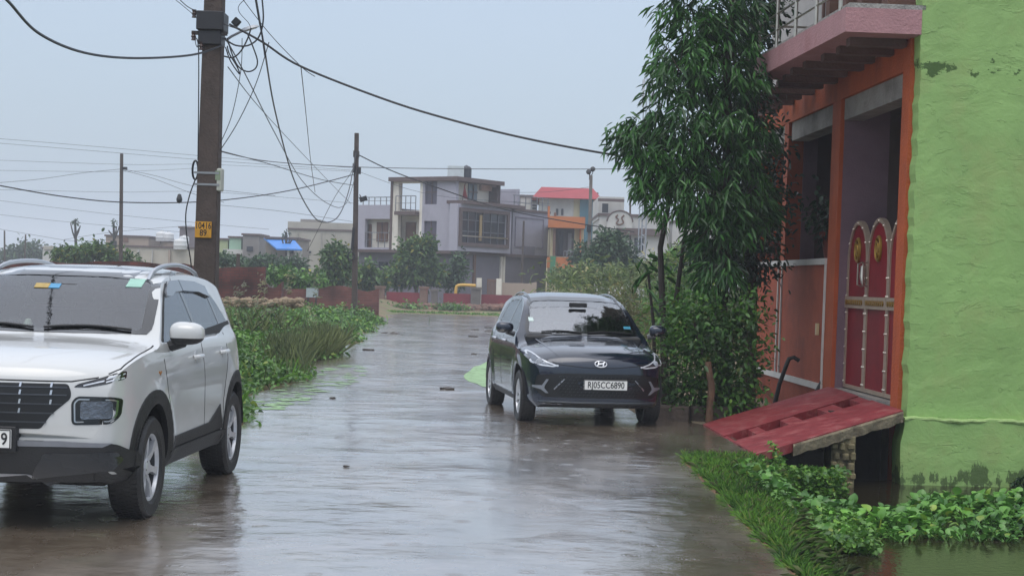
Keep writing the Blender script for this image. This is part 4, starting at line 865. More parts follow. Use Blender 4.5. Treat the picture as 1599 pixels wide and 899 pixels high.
# front face
c1.panel('lower_cladding', rnd([(-.87, .225), (.87, .225), (.875, .40), (.80, .505), (.50, .525), (-.50, .525), (-.80, .505), (-.875, .40)], .03), 'y', -1, blackp, suv, off=.022, depth=.02, res=.06)
c1.panel('cladding_trim', [(-.78, .508), (-.50, .525), (.50, .525), (.78, .508), (.74, .487), (.50, .492), (-.50, .492), (-.74, .487)], 'y', -1, mat('grey_trim', '#77797e', .35, .1, 8, metal=.3), suv, off=.027, depth=.004, res=.06)  # silver-grey trim band along the top of the lower cladding
c1.panel('skid_plate', rnd([(-.46, .25), (.46, .25), (.34, .325), (-.34, .325)], .02), 'y', -1, mat('skid_silver', '#85868a', .4, .1, 6, metal=.5), suv, off=.028, depth=.01, res=.08)
gp = [(-.40, .595), (.40, .595), (.455, .68), (.565, .78), (.565, .82), (.545, .868), (-.545, .868), (-.565, .82), (-.565, .78), (-.455, .68)]
gr = c1.panel('grille', rnd(gp, .02), 'y', -1, mat('grille_black', '#0b0c0e', .35, .2, 20), suv, off=.003, depth=.01, res=.05)
for zz in (.635, .69, .745, .80, .845):
    wv = .42+(zz-.62)*.75 if zz < .8 else .54; lp = [(-wv, zz-.004), (wv, zz-.004), (wv, zz+.004), (-wv, zz+.004)]; c1.panel('grille_bar', lp, 'y', -1, mat('grille_bar', '#4c4e52', .3, .1, 8, metal=.7), gr, off=.012, depth=.008, res=.08)
for uu in (-.45, -.27, -.09, .09, .27, .45):
    for zz in (.69, .745, .80, .845):
        if abs(uu) > .42+(zz-.68)*.9: continue
        c1.panel('grille_tab', [(uu-.006, zz), (uu+.006, zz), (uu+.010, zz+.028), (uu-.002, zz+.028)], 'y', -1, chrome, gr, off=.014, depth=.008, res=.1)
line(c1, [(-.70, .905), (-.56, .882), (0, .884), (.56, .882), (.70, .905)], 'y', -1, dark_m, suv, w_=.004)
for s_ in (1, -1): line(c1, [(s_*.70, .905), (s_*.76, .93), (s_*.80, .955)], 'y', -1, dark_m, suv, w_=.004)
b = MB(); b.box(-.275, .275, -h-.05, -h+.05, .455, .61); b.build('plate_holder', blackp, suv, bevel=.006)
car_plate(c1, 0, .535, .50, .115, suv, text='9', ysurf=-h-.012, align='RIGHT', tu=.232)
# windscreen stickers, wipers, dashboard, mirror, seats
for u, z, w_, h_, cc, nm in ((.50, 1.475, .10, .055, '#8fb8a8', 'green_sticker'), (-.12, 1.44, .10, .03, '#a58c4c', 'yellow_sticker'), (-.03, 1.44, .075, .03, '#4a8ab0', 'blue_sticker')): c1.panel(nm, [(u-w_/2, z-h_/2), (u+w_/2, z-h_/2), (u+w_/2, z+h_/2), (u-w_/2, z+h_/2)], 'y', -1, mat(nm, cc, .5, .1, 20), suv, off=.005, depth=.001, res=.1)
for x0, x1 in ((.62, .05), (-.02, -.58)):
    pts = []
    for k in range(7): t = k/6; p, no = c1.hit('y', x0+(x1-x0)*t, 1.155+.02*math.sin(t*3), -1); pts.append(p+no*.015)
    b = MB(); b.tube(pts, .009, 6); b.build('wiper', blackp, suv)
b = MB(); b.prism([(1.12-h, .95), (1.12-h, 1.08), (1.45-h, 1.10), (1.62-h, 1.02), (1.66-h, .7), (1.2-h, .6)], -.74, .74, Matrix(((0, 1, 0, 0), (1, 0, 0, 0), (0, 0, 1, 0), (0, 0, 0, 1)))); b.build('dashboard', blackp, suv, bevel=.02)
seats(suv, (2.0-h,), .55); seats(suv, (2.85-h,), .55, .56, .6, (-.38, .0, .38)); swheel(suv, -.38, 1.68-h, 1.02)
b = MB(); b.box(-.12, .12, 1.60-h, 1.63-h, 1.40, 1.46); b.build('inside_mirror', blackp, suv, bevel=.01)
b = MB(); b.tube([(0, 0, 0), (0, 0, .05)], .02, 8); M_ = Matrix.Translation((-.12, 1.30-h, 1.11)); b = MB(); b.lathe([(0, 0), (.035, 0), (.03, .03), (.018, .05), (.03, .07), (.022, .1), (0, .11)], 14, M_); b.build('dashboard_figurine', mat('idol_white', '#c7d0c8', .5), suv, smooth=True)
b = MB(); b.box(-.70, .70, .35-h, 3.7-h, .22, .27); b.build('floor_pan', dark_m, suv)
for wy in SUV['wheels']:
    liner(suv, wy-h, .335, .40, .58, .875)
    for s_ in (1, -1): wheel(suv, s_*.775, wy-h, .325, .332, .215, s_, 6, 'straight', .66)
b = MB(); b.box(-.6, .6, .84-h-.05, .84-h+.05, .22, .30); b.box(-.6, .6, 3.34-h-.06, 3.34-h+.06, .24, .33); b.build('axle', dark_m, suv)
for s_ in (1, -1): c1.panel('tail_light', rnd([(s_*.55, .88), (s_*.80, .88), (s_*.78, 1.04), (s_*.55, 1.0)], .02), 'y', 1, mat('red_lens', '#6a0c10', .15, .1, 8, coat=.6), suv, off=.006, depth=.01, res=.05)
for o_ in [x for x in bpy.data.objects if x.parent == suv and not x.name.startswith('wheel') or x.parent == suv and x.name.startswith('wheel_h')]: o_.location.z = .035
# ---- dark hatchback
DP = mat('dark_blue_paint', '#0b192c', .2, .05, 2, 0, metal=.35, coat=1.0, spec=.5)
def nose_n(x, z, s):
    f = max(0, 1-s/1.2); r = max(0, (s-3.0)/.8); a = abs(x)
    y = .25*(a/.84)**2.5*f**1.1
    if .8 < s < 2.2: y += .06*(a/.66)**2*(1-abs(s-1.4)/.8 if abs(s-1.4) < .8 else 0)
    y -= .14*(a/.84)**2.2*r
    return y
NI = dict(L=3.815, belt=.97, tum=.36, arch=.345, wr=.30, flare=.018, crown=3.2, wheels=(.78, 3.23), nose=nose_n,
  top=[(0, .46), (.006, .55), (.014, .64), (.04, .72), (.09, .775), (.18, .82), (.4, .872), (.7, .912), (.93, .938), (1.04, .965), (1.3, 1.15), (1.55, 1.31), (1.75, 1.395), (2.0, 1.448), (2.4, 1.472), (2.8, 1.46), (3.15, 1.415), (3.42, 1.355), (3.58, 1.20), (3.70, 1.0), (3.78, .82), (3.805, .68), (3.815, .52)],
  bot=[(0, .43), (.006, .34), (.014, .27), (.05, .21), (.12, .185), (.45, .17), (3.2, .18), (3.6, .24), (3.78, .32), (3.805, .40), (3.815, .49)],
  wid=[(0, .66), (.04, .72), (.12, .765), (.30, .80), (.6, .82), (1.2, .832), (2.9, .838), (3.4, .82), (3.65, .77), (3.815, .68)],
  drop=[(0, .03), (.05, .06), (.15, .10), (.6, .12), (1.0, .11), (1.3, .09), (1.8, .06), (3.3, .06), (3.5, .06), (3.7, .06), (3.815, .03)],
  side=[.93, .965, .992, 1.0, .945, .915])
c2 = Car(NI); h = NI['L']/2
nio = thing('dark_hatchback', 'dark blue black hatchback with white number plate parked facing the camera by the bush', 'car', (0, 0, 0), 0)
place_car(nio, (.065, 19.16), (-.29, 21.5), -.0, .78, 3.23, 3.815)
_d2 = (Vector((-.29, 21.5))-Vector((.065, 19.16))).normalized()
nio.rotation_euler = (0, 0, math.atan2(-_d2.x, _d2.y)); ex = Vector((_d2.y, -_d2.x)); mid = (Vector((.065, 19.16))+Vector((-.29, 21.5)))/2; cc_ = mid+ex*.835-_d2*((.78+3.23)/2-h); nio.location = (cc_.x, cc_.y, -.012)
FS = [(1.36-h, 1.01), (1.46-h, 1.10), (1.62-h, 1.215), (1.80-h, 1.300), (1.98-h, 1.352), (2.08-h, 1.360), (2.12-h, 1.005)]
RS = [(2.19-h, 1.008), (2.16-h, 1.360), (2.55-h, 1.358), (2.85-h, 1.32), (2.93-h, 1.05), (2.85-h, 1.018)]
QS = [(2.985-h, 1.055), (2.92-h, 1.31), (3.05-h, 1.245), (3.22-h, 1.12)]
WSP = rnd([(-.66, .982), (.66, .982), (.555, 1.362), (.3, 1.385), (-.3, 1.385), (-.555, 1.362)], .05)
RWP = rnd([(-.56, 1.06), (.56, 1.06), (.48, 1.30), (-.48, 1.30)], .05)
for pl in (FS, RS, QS): c2.cut(pl, 'x', lim=lambda c: abs(c.x) > .42 and c.z > .94)
c2.cut(WSP, 'y', lim=lambda c: c.y < 2.1-h and c.z > .955); c2.cut(RWP, 'y', lim=lambda c: c.y > 3.1-h)
for wy in NI['wheels']: c2.cut([(wy-h-.355, .0)]+[(wy-h+.345*math.cos(t), .30+.345*math.sin(t)) for t in [math.pi-math.pi*k/20 for k in range(21)]]+[(wy-h+.355, .0)], 'x', lim=lambda c: abs(c.x) > .5 and c.z < .72)
c2.body('body', DP, nio)
c2.panel('windscreen', WSP, 'y', -1, glass, nio, off=.001, depth=.004, res=.1)
c2.panel('windscreen_surround', [(u_, max(v_, .972)) for u_, v_ in offset_poly(WSP, .03)], 'y', -1, gloss_b, nio, off=.004, depth=.01, hole=offset_poly(WSP, -.012), res=.2)
c2.panel('rear_window', RWP, 'y', 1, glass, nio, off=.001, depth=.004, res=.1)
for s_ in (1, -1):
    for pl in (FS, RS, QS): c2.panel('side_window', pl, 'x', s_, dglass, nio, off=.001, depth=.004, res=.1)
    for pl in ([FS[-1], FS[-2], RS[1], RS[0]], [RS[4], RS[3], QS[1], QS[0]]): c2.panel('pillar_trim_and_reflection', pl, 'x', s_, gloss_b, nio, off=.003, depth=.01, res=.1)
    c2.panel('sill_seal', [(1.25-h, .972), (3.26-h, 1.085), (3.24-h, 1.11), (2.85-h, 1.012), (1.30-h, .995)], 'x', s_, gloss_b, nio, off=.005, depth=.01, res=.1)
    c2.panel('sill_cladding', [(1.13-h, .185), (2.88-h, .195), (2.85-h, .265), (1.16-h, .255)], 'x', s_, blackp, nio, off=.01, depth=.02, res=.1)
    for pts in ([(1.06-h, .85), (1.07-h, .78), (1.13-h, .5), (1.15-h, .27)], [(2.14-h, .98), (2.14-h, .75), (2.16-h, .27)], [(2.97-h, 1.03), (2.94-h, .85), (2.80-h, .66), (2.74-h, .5), (2.72-h, .27)]): line(c2, pts, 'x', s_, dark_m, nio)
    for yy in (1.93, 2.74):
        p, no = c2.hit('x', yy-h, .865, s_); b = MB(); b.tube([p+Vector((0, -.085, 0)), p+no*.03+Vector((0, -.06, 0)), p+no*.035+Vector((0, .05, .002)), p+no*.028+Vector((0, .075, 0)), p+Vector((0, .095, 0))], .013, 8); b.build('door_handle', chrome, nio, smooth=True)
    mirror(nio, s_, .935, 1.20-h, 1.045, .92, DP, gloss_b)
    q = []
    for k in range(13): t = k/12; y = 1.70-h+t*1.65; p, no = c2.hit('z', s_*(.545-.02*t), y, 1); q.append(p+Vector((0, 0, -.008+.036*math.sin(math.pi*t)**.4)))
    b = MB(); b.tube(q, .014, 8); b.build('roof_rail', gloss_b, nio, smooth=True)
    # headlight sweeping back over the wing
    hp = rnd([(s_*.455, .655), (s_*.53, .635), (s_*.66, .645), (s_*.765, .68), (s_*.785, .79), (s_*.755, .81), (s_*.715, .79), (s_*.66, .735), (s_*.58, .695)], .02, 4)
    hlo = c2.panel('headlight', hp, 'y', -1, gloss_b, nio, off=.003, depth=.012, res=.04)
    c2.panel('chrome_ring', offset_poly(hp, -.003), 'y', -1, mat('lamp_silver', '#c2c6cc'), hlo, off=.007, depth=.003, hole=offset_poly(hp, -.018), res=.3)
    c2.panel('reflector', [(s_*.54, .652), (s_*.66, .662), (s_*.745, .69), (s_*.762, .775), (s_*.735, .78), (s_*.70, .755), (s_*.66, .71), (s_*.59, .675)], 'y', -1, mat('reflector', '#3a3d42'), hlo, off=.006, depth=.002, res=.04)
    p, no = c2.hit('y', s_*.675, .70, -1); b = MB(); b.lathe([(0, .016), (.02, .012), (.032, 0), (.040, -.004), (.040, -.02)], 18, Matrix.Translation(p+no*.010) @ Vector((0, 0, 1)).rotation_difference(no).to_matrix().to_4x4()); b.build('projector_lens', mat('bulb_lens', '#8f949c'), hlo, smooth=True)
    # boomerang lamps and creases of the bumper
    c2.panel('boomerang_lamp', [(s_*.575, .50), (s_*.60, .50), (s_*.645, .43), (s_*.735, .425), (s_*.735, .405), (s_*.655, .385), (s_*.60, .345), (s_*.575, .345), (s_*.62, .40), (s_*.615, .43)], 'y', -1, mat('lamp_silver_dark', '#80858c', .3, .05, 5, metal=.3), nio, off=.010, depth=.006, res=.04)
    c2.panel('grille_edge_strip', [(s_*.40, .505), (s_*.415, .51), (s_*.52, .40), (s_*.51, .385)], 'y', -1, mat('dark_chrome', '#8b8d92', .25, .1, 8, metal=.8), nio, off=.012, depth=.006, res=.04)
ggp = rnd([(-.70, .545), (-.40, .575), (.40, .575), (.70, .545), (.72, .40), (.64, .30), (-.64, .30), (-.72, .40)], .03)
gr = c2.panel('grille', ggp, 'y', -1, mat('grille_black', '#0b0c0e'), nio, off=.004, depth=.012, res=.05)
gdot = MB()
for r_ in range(7):
    for k in range(-11, 12):
        u = k*.045+(.022 if r_ % 2 else 0); z = .33+r_*.034
        if abs(u) > .50-(abs(z-.44))*.5: continue
        p, no = c2.hit('y', u, z, -1); gdot.box(p.x-.013, p.x+.013, p.y-.014, p.y-.004, p.z-.006, p.z+.006)
gdot.build('grille_mesh', mat('grille_grey', '#15171a', .3, .1, 9, metal=.4), gr)
c2.panel('lower_lip', [(-.68, .262), (.68, .262), (.66, .245), (-.66, .245)], 'y', -1, mat('lip_grey', '#39424a', .3, .1, 5, coat=.6), nio, off=.01, depth=.01, res=.06)
c2.panel('air_dam', [(-.66, .238), (.66, .238), (.60, .19), (-.60, .19)], 'y', -1, blackp, nio, off=.006, depth=.02, res=.06)
line(c2, [(-.60, .715), (-.45, .668), (-.2, .645), (0, .640), (.2, .645), (.45, .668), (.60, .715)], 'y', -1, dark_m, nio, w_=.004)
for s_ in (1, -1): line(c2, [(s_*.43, .69), (s_*.50, .80), (s_*.60, .93)], 'y', -1, DP, nio, 'bonnet_crease', .006, .004)
logo(c2, .685, nio, .068, .036)
car_plate(c2, .06, .452, .50, .115, nio, text='RJ05CC6890', tsx=.80)
for u, z, w_, h_, cc, nm in ((-.59, 1.14, .055, .045, '#b9c9c4', 'pale_sticker'), (.57, 1.07, .09, .03, '#3a87a0', 'blue_sticker'), ): c2.panel(nm, [(u-w_/2, z-h_/2), (u+w_/2, z-h_/2), (u+w_/2, z+h_/2), (u-w_/2, z+h_/2)], 'y', -1, mat(nm+'_n', cc, .5, .1, 20), nio, off=.005, depth=.001, res=.1)
for x0, x1 in ((.60, .05), (-.02, -.50)):
    pts = []
    for k in range(7): t = k/6; p, no = c2.hit('y', x0+(x1-x0)*t, 990e-3+.02*math.sin(t*3), -1); pts.append(p+no*.014)
    b = MB(); b.tube(pts, .008, 6); b.build('wiper', blackp, nio)
b = MB(); b.prism([(1.05-h, .85), (1.05-h, .96), (1.35-h, .99), (1.5-h, .92), (1.55-h, .6), (1.1-h, .55)], -.70, .70, Matrix(((0, 1, 0, 0), (1, 0, 0, 0), (0, 0, 1, 0), (0, 0, 0, 1)))); b.build('dashboard', blackp, nio, bevel=.02)
seats(nio, (1.85-h,), .45, .48, .56, (-.35, .35)); seats(nio, (2.7-h,), .42, .54, .5, (-.36, .36)); swheel(nio, -.36, 1.50-h, .92, .18)
b = MB(); b.box(-.11, .11, 1.48-h, 1.51-h, 1.30, 1.355); b.build('inside_mirror', blackp, nio, bevel=.01)
b = MB(); b.box(-.66, .66, .3-h, 3.55-h, .17, .22); b.build('floor_pan', dark_m, nio)
b = MB(); b.box(-.6, .6, .78-h-.05, .78-h+.05, .2, .28); b.box(-.6, .6, 3.23-h-.06, 3.23-h+.06, .22, .30); b.build('axle', dark_m, nio)
for wy in NI['wheels']:
    liner(nio, wy-h, .30, .36, .53, .82)
    for s_ in (1, -1): wheel(nio, s_*.735, wy-h, .295, .300, .185, s_, 8, 'straight', .68)
for s_ in (1, -1): c2.panel('tail_light', rnd([(s_*.50, .83), (s_*.74, .85), (s_*.72, 1.0), (s_*.50, .96)], .02), 'y', 1, mat('red_lens', '#6a0c10'), nio, off=.006, depth=.01, res=.05)

for o_ in [x for x in bpy.data.objects if x.parent == nio and (not x.name.startswith('wheel') or x.name.startswith('wheel_h'))]: o_.location.z = .035
# ------------------------------------------------------------------ vegetation close to the street
def lob(px, py, Y, rx, rz, ry=None, n=60): c = at(px, py, Y); return ((c.x, c.y, c.z), (rx, ry or rx, rz), n)
# drooping-leaf tree beside the road
def droop_tree():
    t = thing('drooping_tree', 'tall dark tree with long drooping glossy leaves beside the pink balcony', 'tree', (2.75, 20.6, 0))
    m = MB(); tr = [[(2.72, 20.7, -.1), (2.62, 20.7, 1.2), (2.68, 20.8, 2.6), (2.6, 20.8, 4.5), (2.75, 20.8, 6.6)], [(2.0, 20.9, -.1), (1.93, 20.9, 1.0), (1.85, 20.9, 2.1), (2.05, 20.85, 3.4)], [(2.09, 21.1, -.1), (2.07, 21.1, 1.2), (2.2, 21.0, 2.6)]]
    for q, r in zip(tr, (.10, .06, .05)): m.tube(q, r, 9, r1=r*.4)
    L = [lob(1085, 30, 20.6, .55, .55, n=46), lob(1060, 110, 20.4, .55, .5, n=56), lob(1130, 110, 20.6, .62, .6, n=64), lob(1070, 200, 20.3, .62, .55, n=60), lob(1140, 215, 20.5, .62, .6, n=60),
         lob(990, 220, 20.4, .28, .34, n=28), lob(1025, 280, 20.3, .32, .36, n=36), lob(1075, 300, 20.3, .6, .5, n=60), lob(1118, 360, 20.4, .46, .35, n=46), lob(1160, 320, 20.6, .5, .55, n=46), lob(1060, -60, 20.6, .5, .6, n=40), lob(1150, 20, 20.7, .5, .5, n=36), lob(1085, -150, 20.6, .35, .5, n=30), lob(1030, 240, 20.4, .35, .3, n=26), lob(1125, 430, 20.2, .35, .22, n=22)]
    L = [(c, (r[0], r[1], r[2]), int(n*1.3)) for c, r, n in L]
    for k, (c, r, n) in enumerate(L):
        c = Vector(c); z = max(1.6, c.z-.6); s = Vector((2.66, 20.78, z)); m.tube([s, s.lerp(c, .6)+Vector((0, 0, .12)), c], .028, 5, r1=.012)
        for q in range(4):
            e = c+Vector((random.uniform(-1, 1)*r[0], random.uniform(-1, 1)*r[1], random.uniform(-1, 1)*r[2]))*.85; m.tube([c, (c+e)/2+Vector((0, 0, .06)), e], .010, 4, r1=.004)
    m.build('trunk', M['bark_dark'], t, world=True, smooth=True)
    P, D = clusters(L, 21, .25); n = len(P); k = 13; g = np.random.default_rng(4)
    PP = np.repeat(P, k, 0)+g.normal(size=(n*k, 3))*np.array([.035, .035, .05]); DD = np.repeat(D*np.array([.5, .5, .0]), k, 0)+g.normal(size=(n*k, 3))*np.array([.55, .55, .3])+np.array([0, 0, -.42])
    LL = .155*(.45+.8*g.random(n*k)); leaf_mesh('crown', PP, DD, LL, LL*.115, M['leaf_near'], t, .45, .12); return t
droop_tree()
tree('dense_tree', 'dense dark small leaved tree pressed against the orange porch', 'tree', (3.25, 22.3, 0), [lob(1165, 60, 22.0, .5, .8, n=90), lob(1165, 150, 22.2, .5, .7, n=120), lob(1175, 240, 22.3, .5, .7, n=160), lob(1165, 330, 22.4, .6, .6, n=180), lob(1125, 400, 22.5, .5, .4, n=100), lob(1185, 300, 21.7, .30, .5, n=100), lob(1165, 400, 22.0, .50, .45, n=140), lob(1180, 0, 22.0, .5, .5, n=80), lob(1110, 280, 22.4, .4, .5, n=60)],
     M['leaf_dark'], .1, 9, .085, .022, .3, 1.1, 0, .12, seed=33, shell=.1)
bl = [lob(1110, 520, 20.1, .55, .45, .5, 170), lob(1070, 560, 20.1, .36, .5, .45, 120), lob(1150, 560, 20.1, .34, .5, .4, 120), lob(1100, 610, 20.1, .55, .28, .45, 130), lob(1165, 500, 20.0, .22, .3, .3, 60), lob(1080, 490, 20.1, .35, .25, .4, 70), lob(1150, 615, 20.0, .3, .22, .3, 60)]
tree('leafy_bush', 'bright leafy bush with small leaves between the dark hatchback and the orange wall', 'bush', (2.6, 20.1, 0), bl, M['leaf_bush'], .035, 8, .075, .021, .25, 1.0, .15, .1, seed=12, shell=.25)
st_ = MB(); st_.tube([(2.4, 19.7, -.05), (2.42, 19.7, .4), (2.37, 19.75, .72)], .05, 8, r1=.04); tag(st_.build('cut_stem', mat('pale_bark', '#5d4635', .85, .3, 6, .6, 30), smooth=True), 'bare pale brown stem standing in the front of the leafy bush', 'tree stem')
# sword-leaf plant with long drooping leaves left of the twin trunks
def long_leaf(px, py, Y, label, s):
    c = at(px, py, Y); t = thing('long_leaved_plant', label, 'plant', (c.x, c.y, 0)); m = MB(); m.tube([(c.x+.15, c.y, 0), (c.x+.1, c.y, c.z*.6), (c.x, c.y, c.z)], .03, 6, r1=.015); m.build('stem', M['bark_dark'], t, world=True)
    g = np.random.default_rng(s); P = np.array([[c.x, c.y, c.z]])+g.normal(size=(24, 3))*np.array([.07, .1, .2]); D = g.normal(size=(24, 3))*np.array([1, .6, .3])+np.array([0, 0, .2]); leaf_mesh('leaves', P, D, .26*(.6+.5*g.random(24)), .018, M['leaf_near'], t, .9, .05)
long_leaf(1012, 425, 21.2, 'plant with long narrow drooping leaves between the dark hatchback and the twin trunks', 3)
# shrubs beyond the dark car on the right side
tree('roadside_shrub', 'yellow green feathery shrub behind the roof of the dark hatchback', 'shrub', (5.0, 42, 0), [lob(900, 455, 42, 1.3, .5, n=90), lob(980, 450, 42, 1.2, .65, n=110), lob(1040, 440, 40, 1.0, .9, n=90)], M['leaf_pale'], .05, 8, .2, .022, .3, 1.0, .3, .2, seed=5, shell=.1)
tree('roadside_shrub', 'bright green feathery shrub just behind the twin trunks', 'shrub', (3.8, 28, 0), [lob(1062, 460, 28, .5, .6, n=120), lob(1040, 500, 28, .5, .5, n=80), lob(1075, 520, 27, .6, .5, n=80)], M['leaf_weed'], .04, 8, .13, .015, .3, 1.0, .4, .14, seed=6, shell=.1)
tree('roadside_shrub', 'dry brown shrub at the foot of the wall of trees right of the dark hatchback', 'shrub', (4.2, 33, 0), [lob(1000, 490, 33, .9, .5, n=80), lob(960, 500, 34, .7, .35, n=60)], M['dry_grass'], .03, 7, .22, .015, .3, .9, .5, .15, seed=7, shell=.1)
def reed(name, label, cx, cy, rx, ry, n, hgt, lm, plume=0, lean=.25, seed=0, kind='stuff', cat='grass', w_=.012):
    g = np.random.default_rng(seed); P = np.stack([cx+g.normal(size=n)*rx, cy+g.normal(size=n)*ry, np.zeros(n)-.02], 1); D = g.normal(size=(n, 3))*np.array([lean, lean, 0])+np.array([.0, 0, 1]); LL = hgt*(.45+.65*g.random(n))
    o = leaf_mesh(name, P, D, LL, w_, lm, None, .18, .1); tag(o, label, cat, kind=kind)
    if plume:
        i = g.choice(n, plume, False); D2 = unit(D[i]); T = P[i]+D2*LL[i][:, None]; k = 22; TT = np.repeat(T, k, 0)+np.repeat(D2, k, 0)*(g.random((plume*k, 1))-.3)*.55+np.array([.15, 0, -.08])*g.random((plume*k, 1)); DD = np.repeat(D2, k, 0)+g.normal(size=(plume*k, 3))*.35+np.array([.5, 0, 0])
        tag(leaf_mesh('seed_plumes', TT, DD, .16, .014, M['plume'], None, .5, .1), label.replace('grass', 'grass seed plumes', 1), 'seed plumes', kind='stuff')
reed('tall_grass', 'tall green grass with pale plumes beyond the dark hatchback on the right', 6.9, 52, 1.3, 2.5, 1300, 2.4, M['leaf_pale'], 34, .22, 9, w_=.03)
reed('tall_grass', 'low brown dry grass behind the dark hatchback', 4.6, 44, .8, 3, 800, 1.3, M['dry_grass'], 0, .3, 19, w_=.02)
# left weeds: broad-leaf ground cover, dry tuft, grass
def left_edge(y): return -3.25-(y-19)*.041+.25*np.sin(y*.8)
def weeds(name, label, n, y0, y1, width, hmax, L, W, lm, seed, droop=.5, cat='weeds', front=1, power=1.0, offs=0.):
    g = np.random.default_rng(seed); y = y0+(y1-y0)*g.random(n)**power; d = width*g.random(n)**1.3; x = left_edge(y)-d+offs+.12*g.normal(size=n)
    lump = .62+.38*np.sin(x*1.9+y*.7)*np.cos(y*1.1-x*.8)+.18*np.sin(x*5)*np.sin(y*4); hh = hmax*np.clip(d/.7+.12, 0, 1)*lump
    z = .02+hh*(.25+.75*g.random(n)**.6); P = np.stack([x, y, z], 1); D = g.normal(size=(n, 3))*np.array([1, 1, .45])+np.array([.1, -.3, .35]); LL = L*(.6+.7*g.random(n))
    tag(leaf_mesh(name, P, D, LL, LL*W, lm, None, droop, .22), label, cat, kind='stuff')
weeds('broad_leaf_weeds', 'dense broad leaved green weeds along the left edge of the flooded road', 24000, 17.2, 33, 3.6, .60, .095, .34, M['leaf_weed'], 2)
weeds('broad_leaf_weeds', 'broad leaved weeds farther along the left road edge, up to the bend', 15000, 33, 60, 6, .70, .13, .34, M['leaf_weed'], 3)
g = np.random.default_rng(5); n = 5200; y = 17+43*g.random(n); x = left_edge(y)-5.2*g.random(n)-.0; P = np.stack([x, y, np.full(n, .0)], 1); D = g.normal(size=(n, 3))*np.array([.35, .35, 0])+np.array([0, 0, 1]); tag(leaf_mesh('grass', P, D, .5*(.5+.8*g.random(n)), .012, M['grass'], None, .3, .1), 'thin green grass growing through the left weeds', 'grass', kind='stuff')
g = np.random.default_rng(6); n = 2600; y = 32+2.6*g.normal(size=n); x = left_edge(y)+.12-.45*np.abs(g.normal(size=n)); P = np.stack([x, y, np.full(n, .0)], 1); D = g.normal(size=(n, 3))*np.array([.25, .25, 0])+np.array([0, 0, 1]); tag(leaf_mesh('dry_grass_tuft', P, D, .85*(.5+.6*g.random(n)), .009, M['hair_grass'], None, .25, .1), 'olive brown dry grass tuft in the middle of the left weeds', 'grass', kind='stuff')
reed('plume_grass', 'leaning tuft of grass with long pale plumes in the left weeds', -6.0, 36, .7, 1.2, 420, 1.3, M['hair_grass'], 12, .36, 14, w_=.010)
reed('wild_grass', 'rough grass on the bare ground beyond the left weeds', -12.5, 55, 2.6, 4, 2600, .6, M['grass'], 0, .3, 15, w_=.02)
# right verge: grass, creepers, hyacinth
def bank(x, y):
    k = np.clip((y-9.5)*.11, 0, .75); return -.035-sst(x, 1.66+k, 2.5+k)*.85
g = np.random.default_rng(8); n = 23000; y = 8.6+7.2*g.random(n); k = np.clip((y-9.5)*.11, 0, .75); x = 1.68+(.42+.85*k)*g.random(n)**1.2+.03*np.sin(y*7)
P = np.stack([x, y, np.maximum(bank(x, y), -.36)-.005], 1); D = g.normal(size=(n, 3))*np.array([.5, .5, 0])+np.array([-.05, 0, 1]); tag(leaf_mesh('grass', P, D, (.06+.13*g.random(n)), .0038, M['grass'], None, .35, .1), 'short green grass on the verge between the road edge and the ditch', 'grass', kind='stuff')
g = np.random.default_rng(18); n = 5200; y = 12.2+2.2*g.random(n); k = np.clip((y-9.5)*.11, 0, .75); x = 2.02+(.50+1.0*k)*g.random(n); hz = np.maximum(bank(x, y), -.36)
P = np.stack([x, y, hz+.02+.10*g.random(n)], 1); D = g.normal(size=(n, 3))*np.array([1, 1, .4])+np.array([0, -.3, .35]); LL = .05*(.5+.9*g.random(n)); tag(leaf_mesh('creeping_weeds', P, D, LL, LL*.42, M['leaf_weed'], None, .4, .2), 'low creeping weeds with small round leaves on the right verge', 'weeds', kind='stuff')
g = np.random.default_rng(28); n = 170; y = 12.5+2.2*g.random(n); k = np.clip((y-9.5)*.11, 0, .75); x = 2.0+(.5+.6*k)*g.random(n); hz = np.maximum(bank(x, y), -.36)
P = np.stack([x, y, hz+.09+.06*g.random(n)], 1); D = g.normal(size=(n, 3))*np.array([1, 1, .2])+np.array([0, -.4, .2]); LL = .075*(.6+.7*g.random(n)); tag(leaf_mesh('verge_creeper', P, D, LL, LL*.5, M['hyacinth'], None, .3, .3), 'pale broad leaved creeper patch among the verge weeds', 'creeper', kind='stuff')
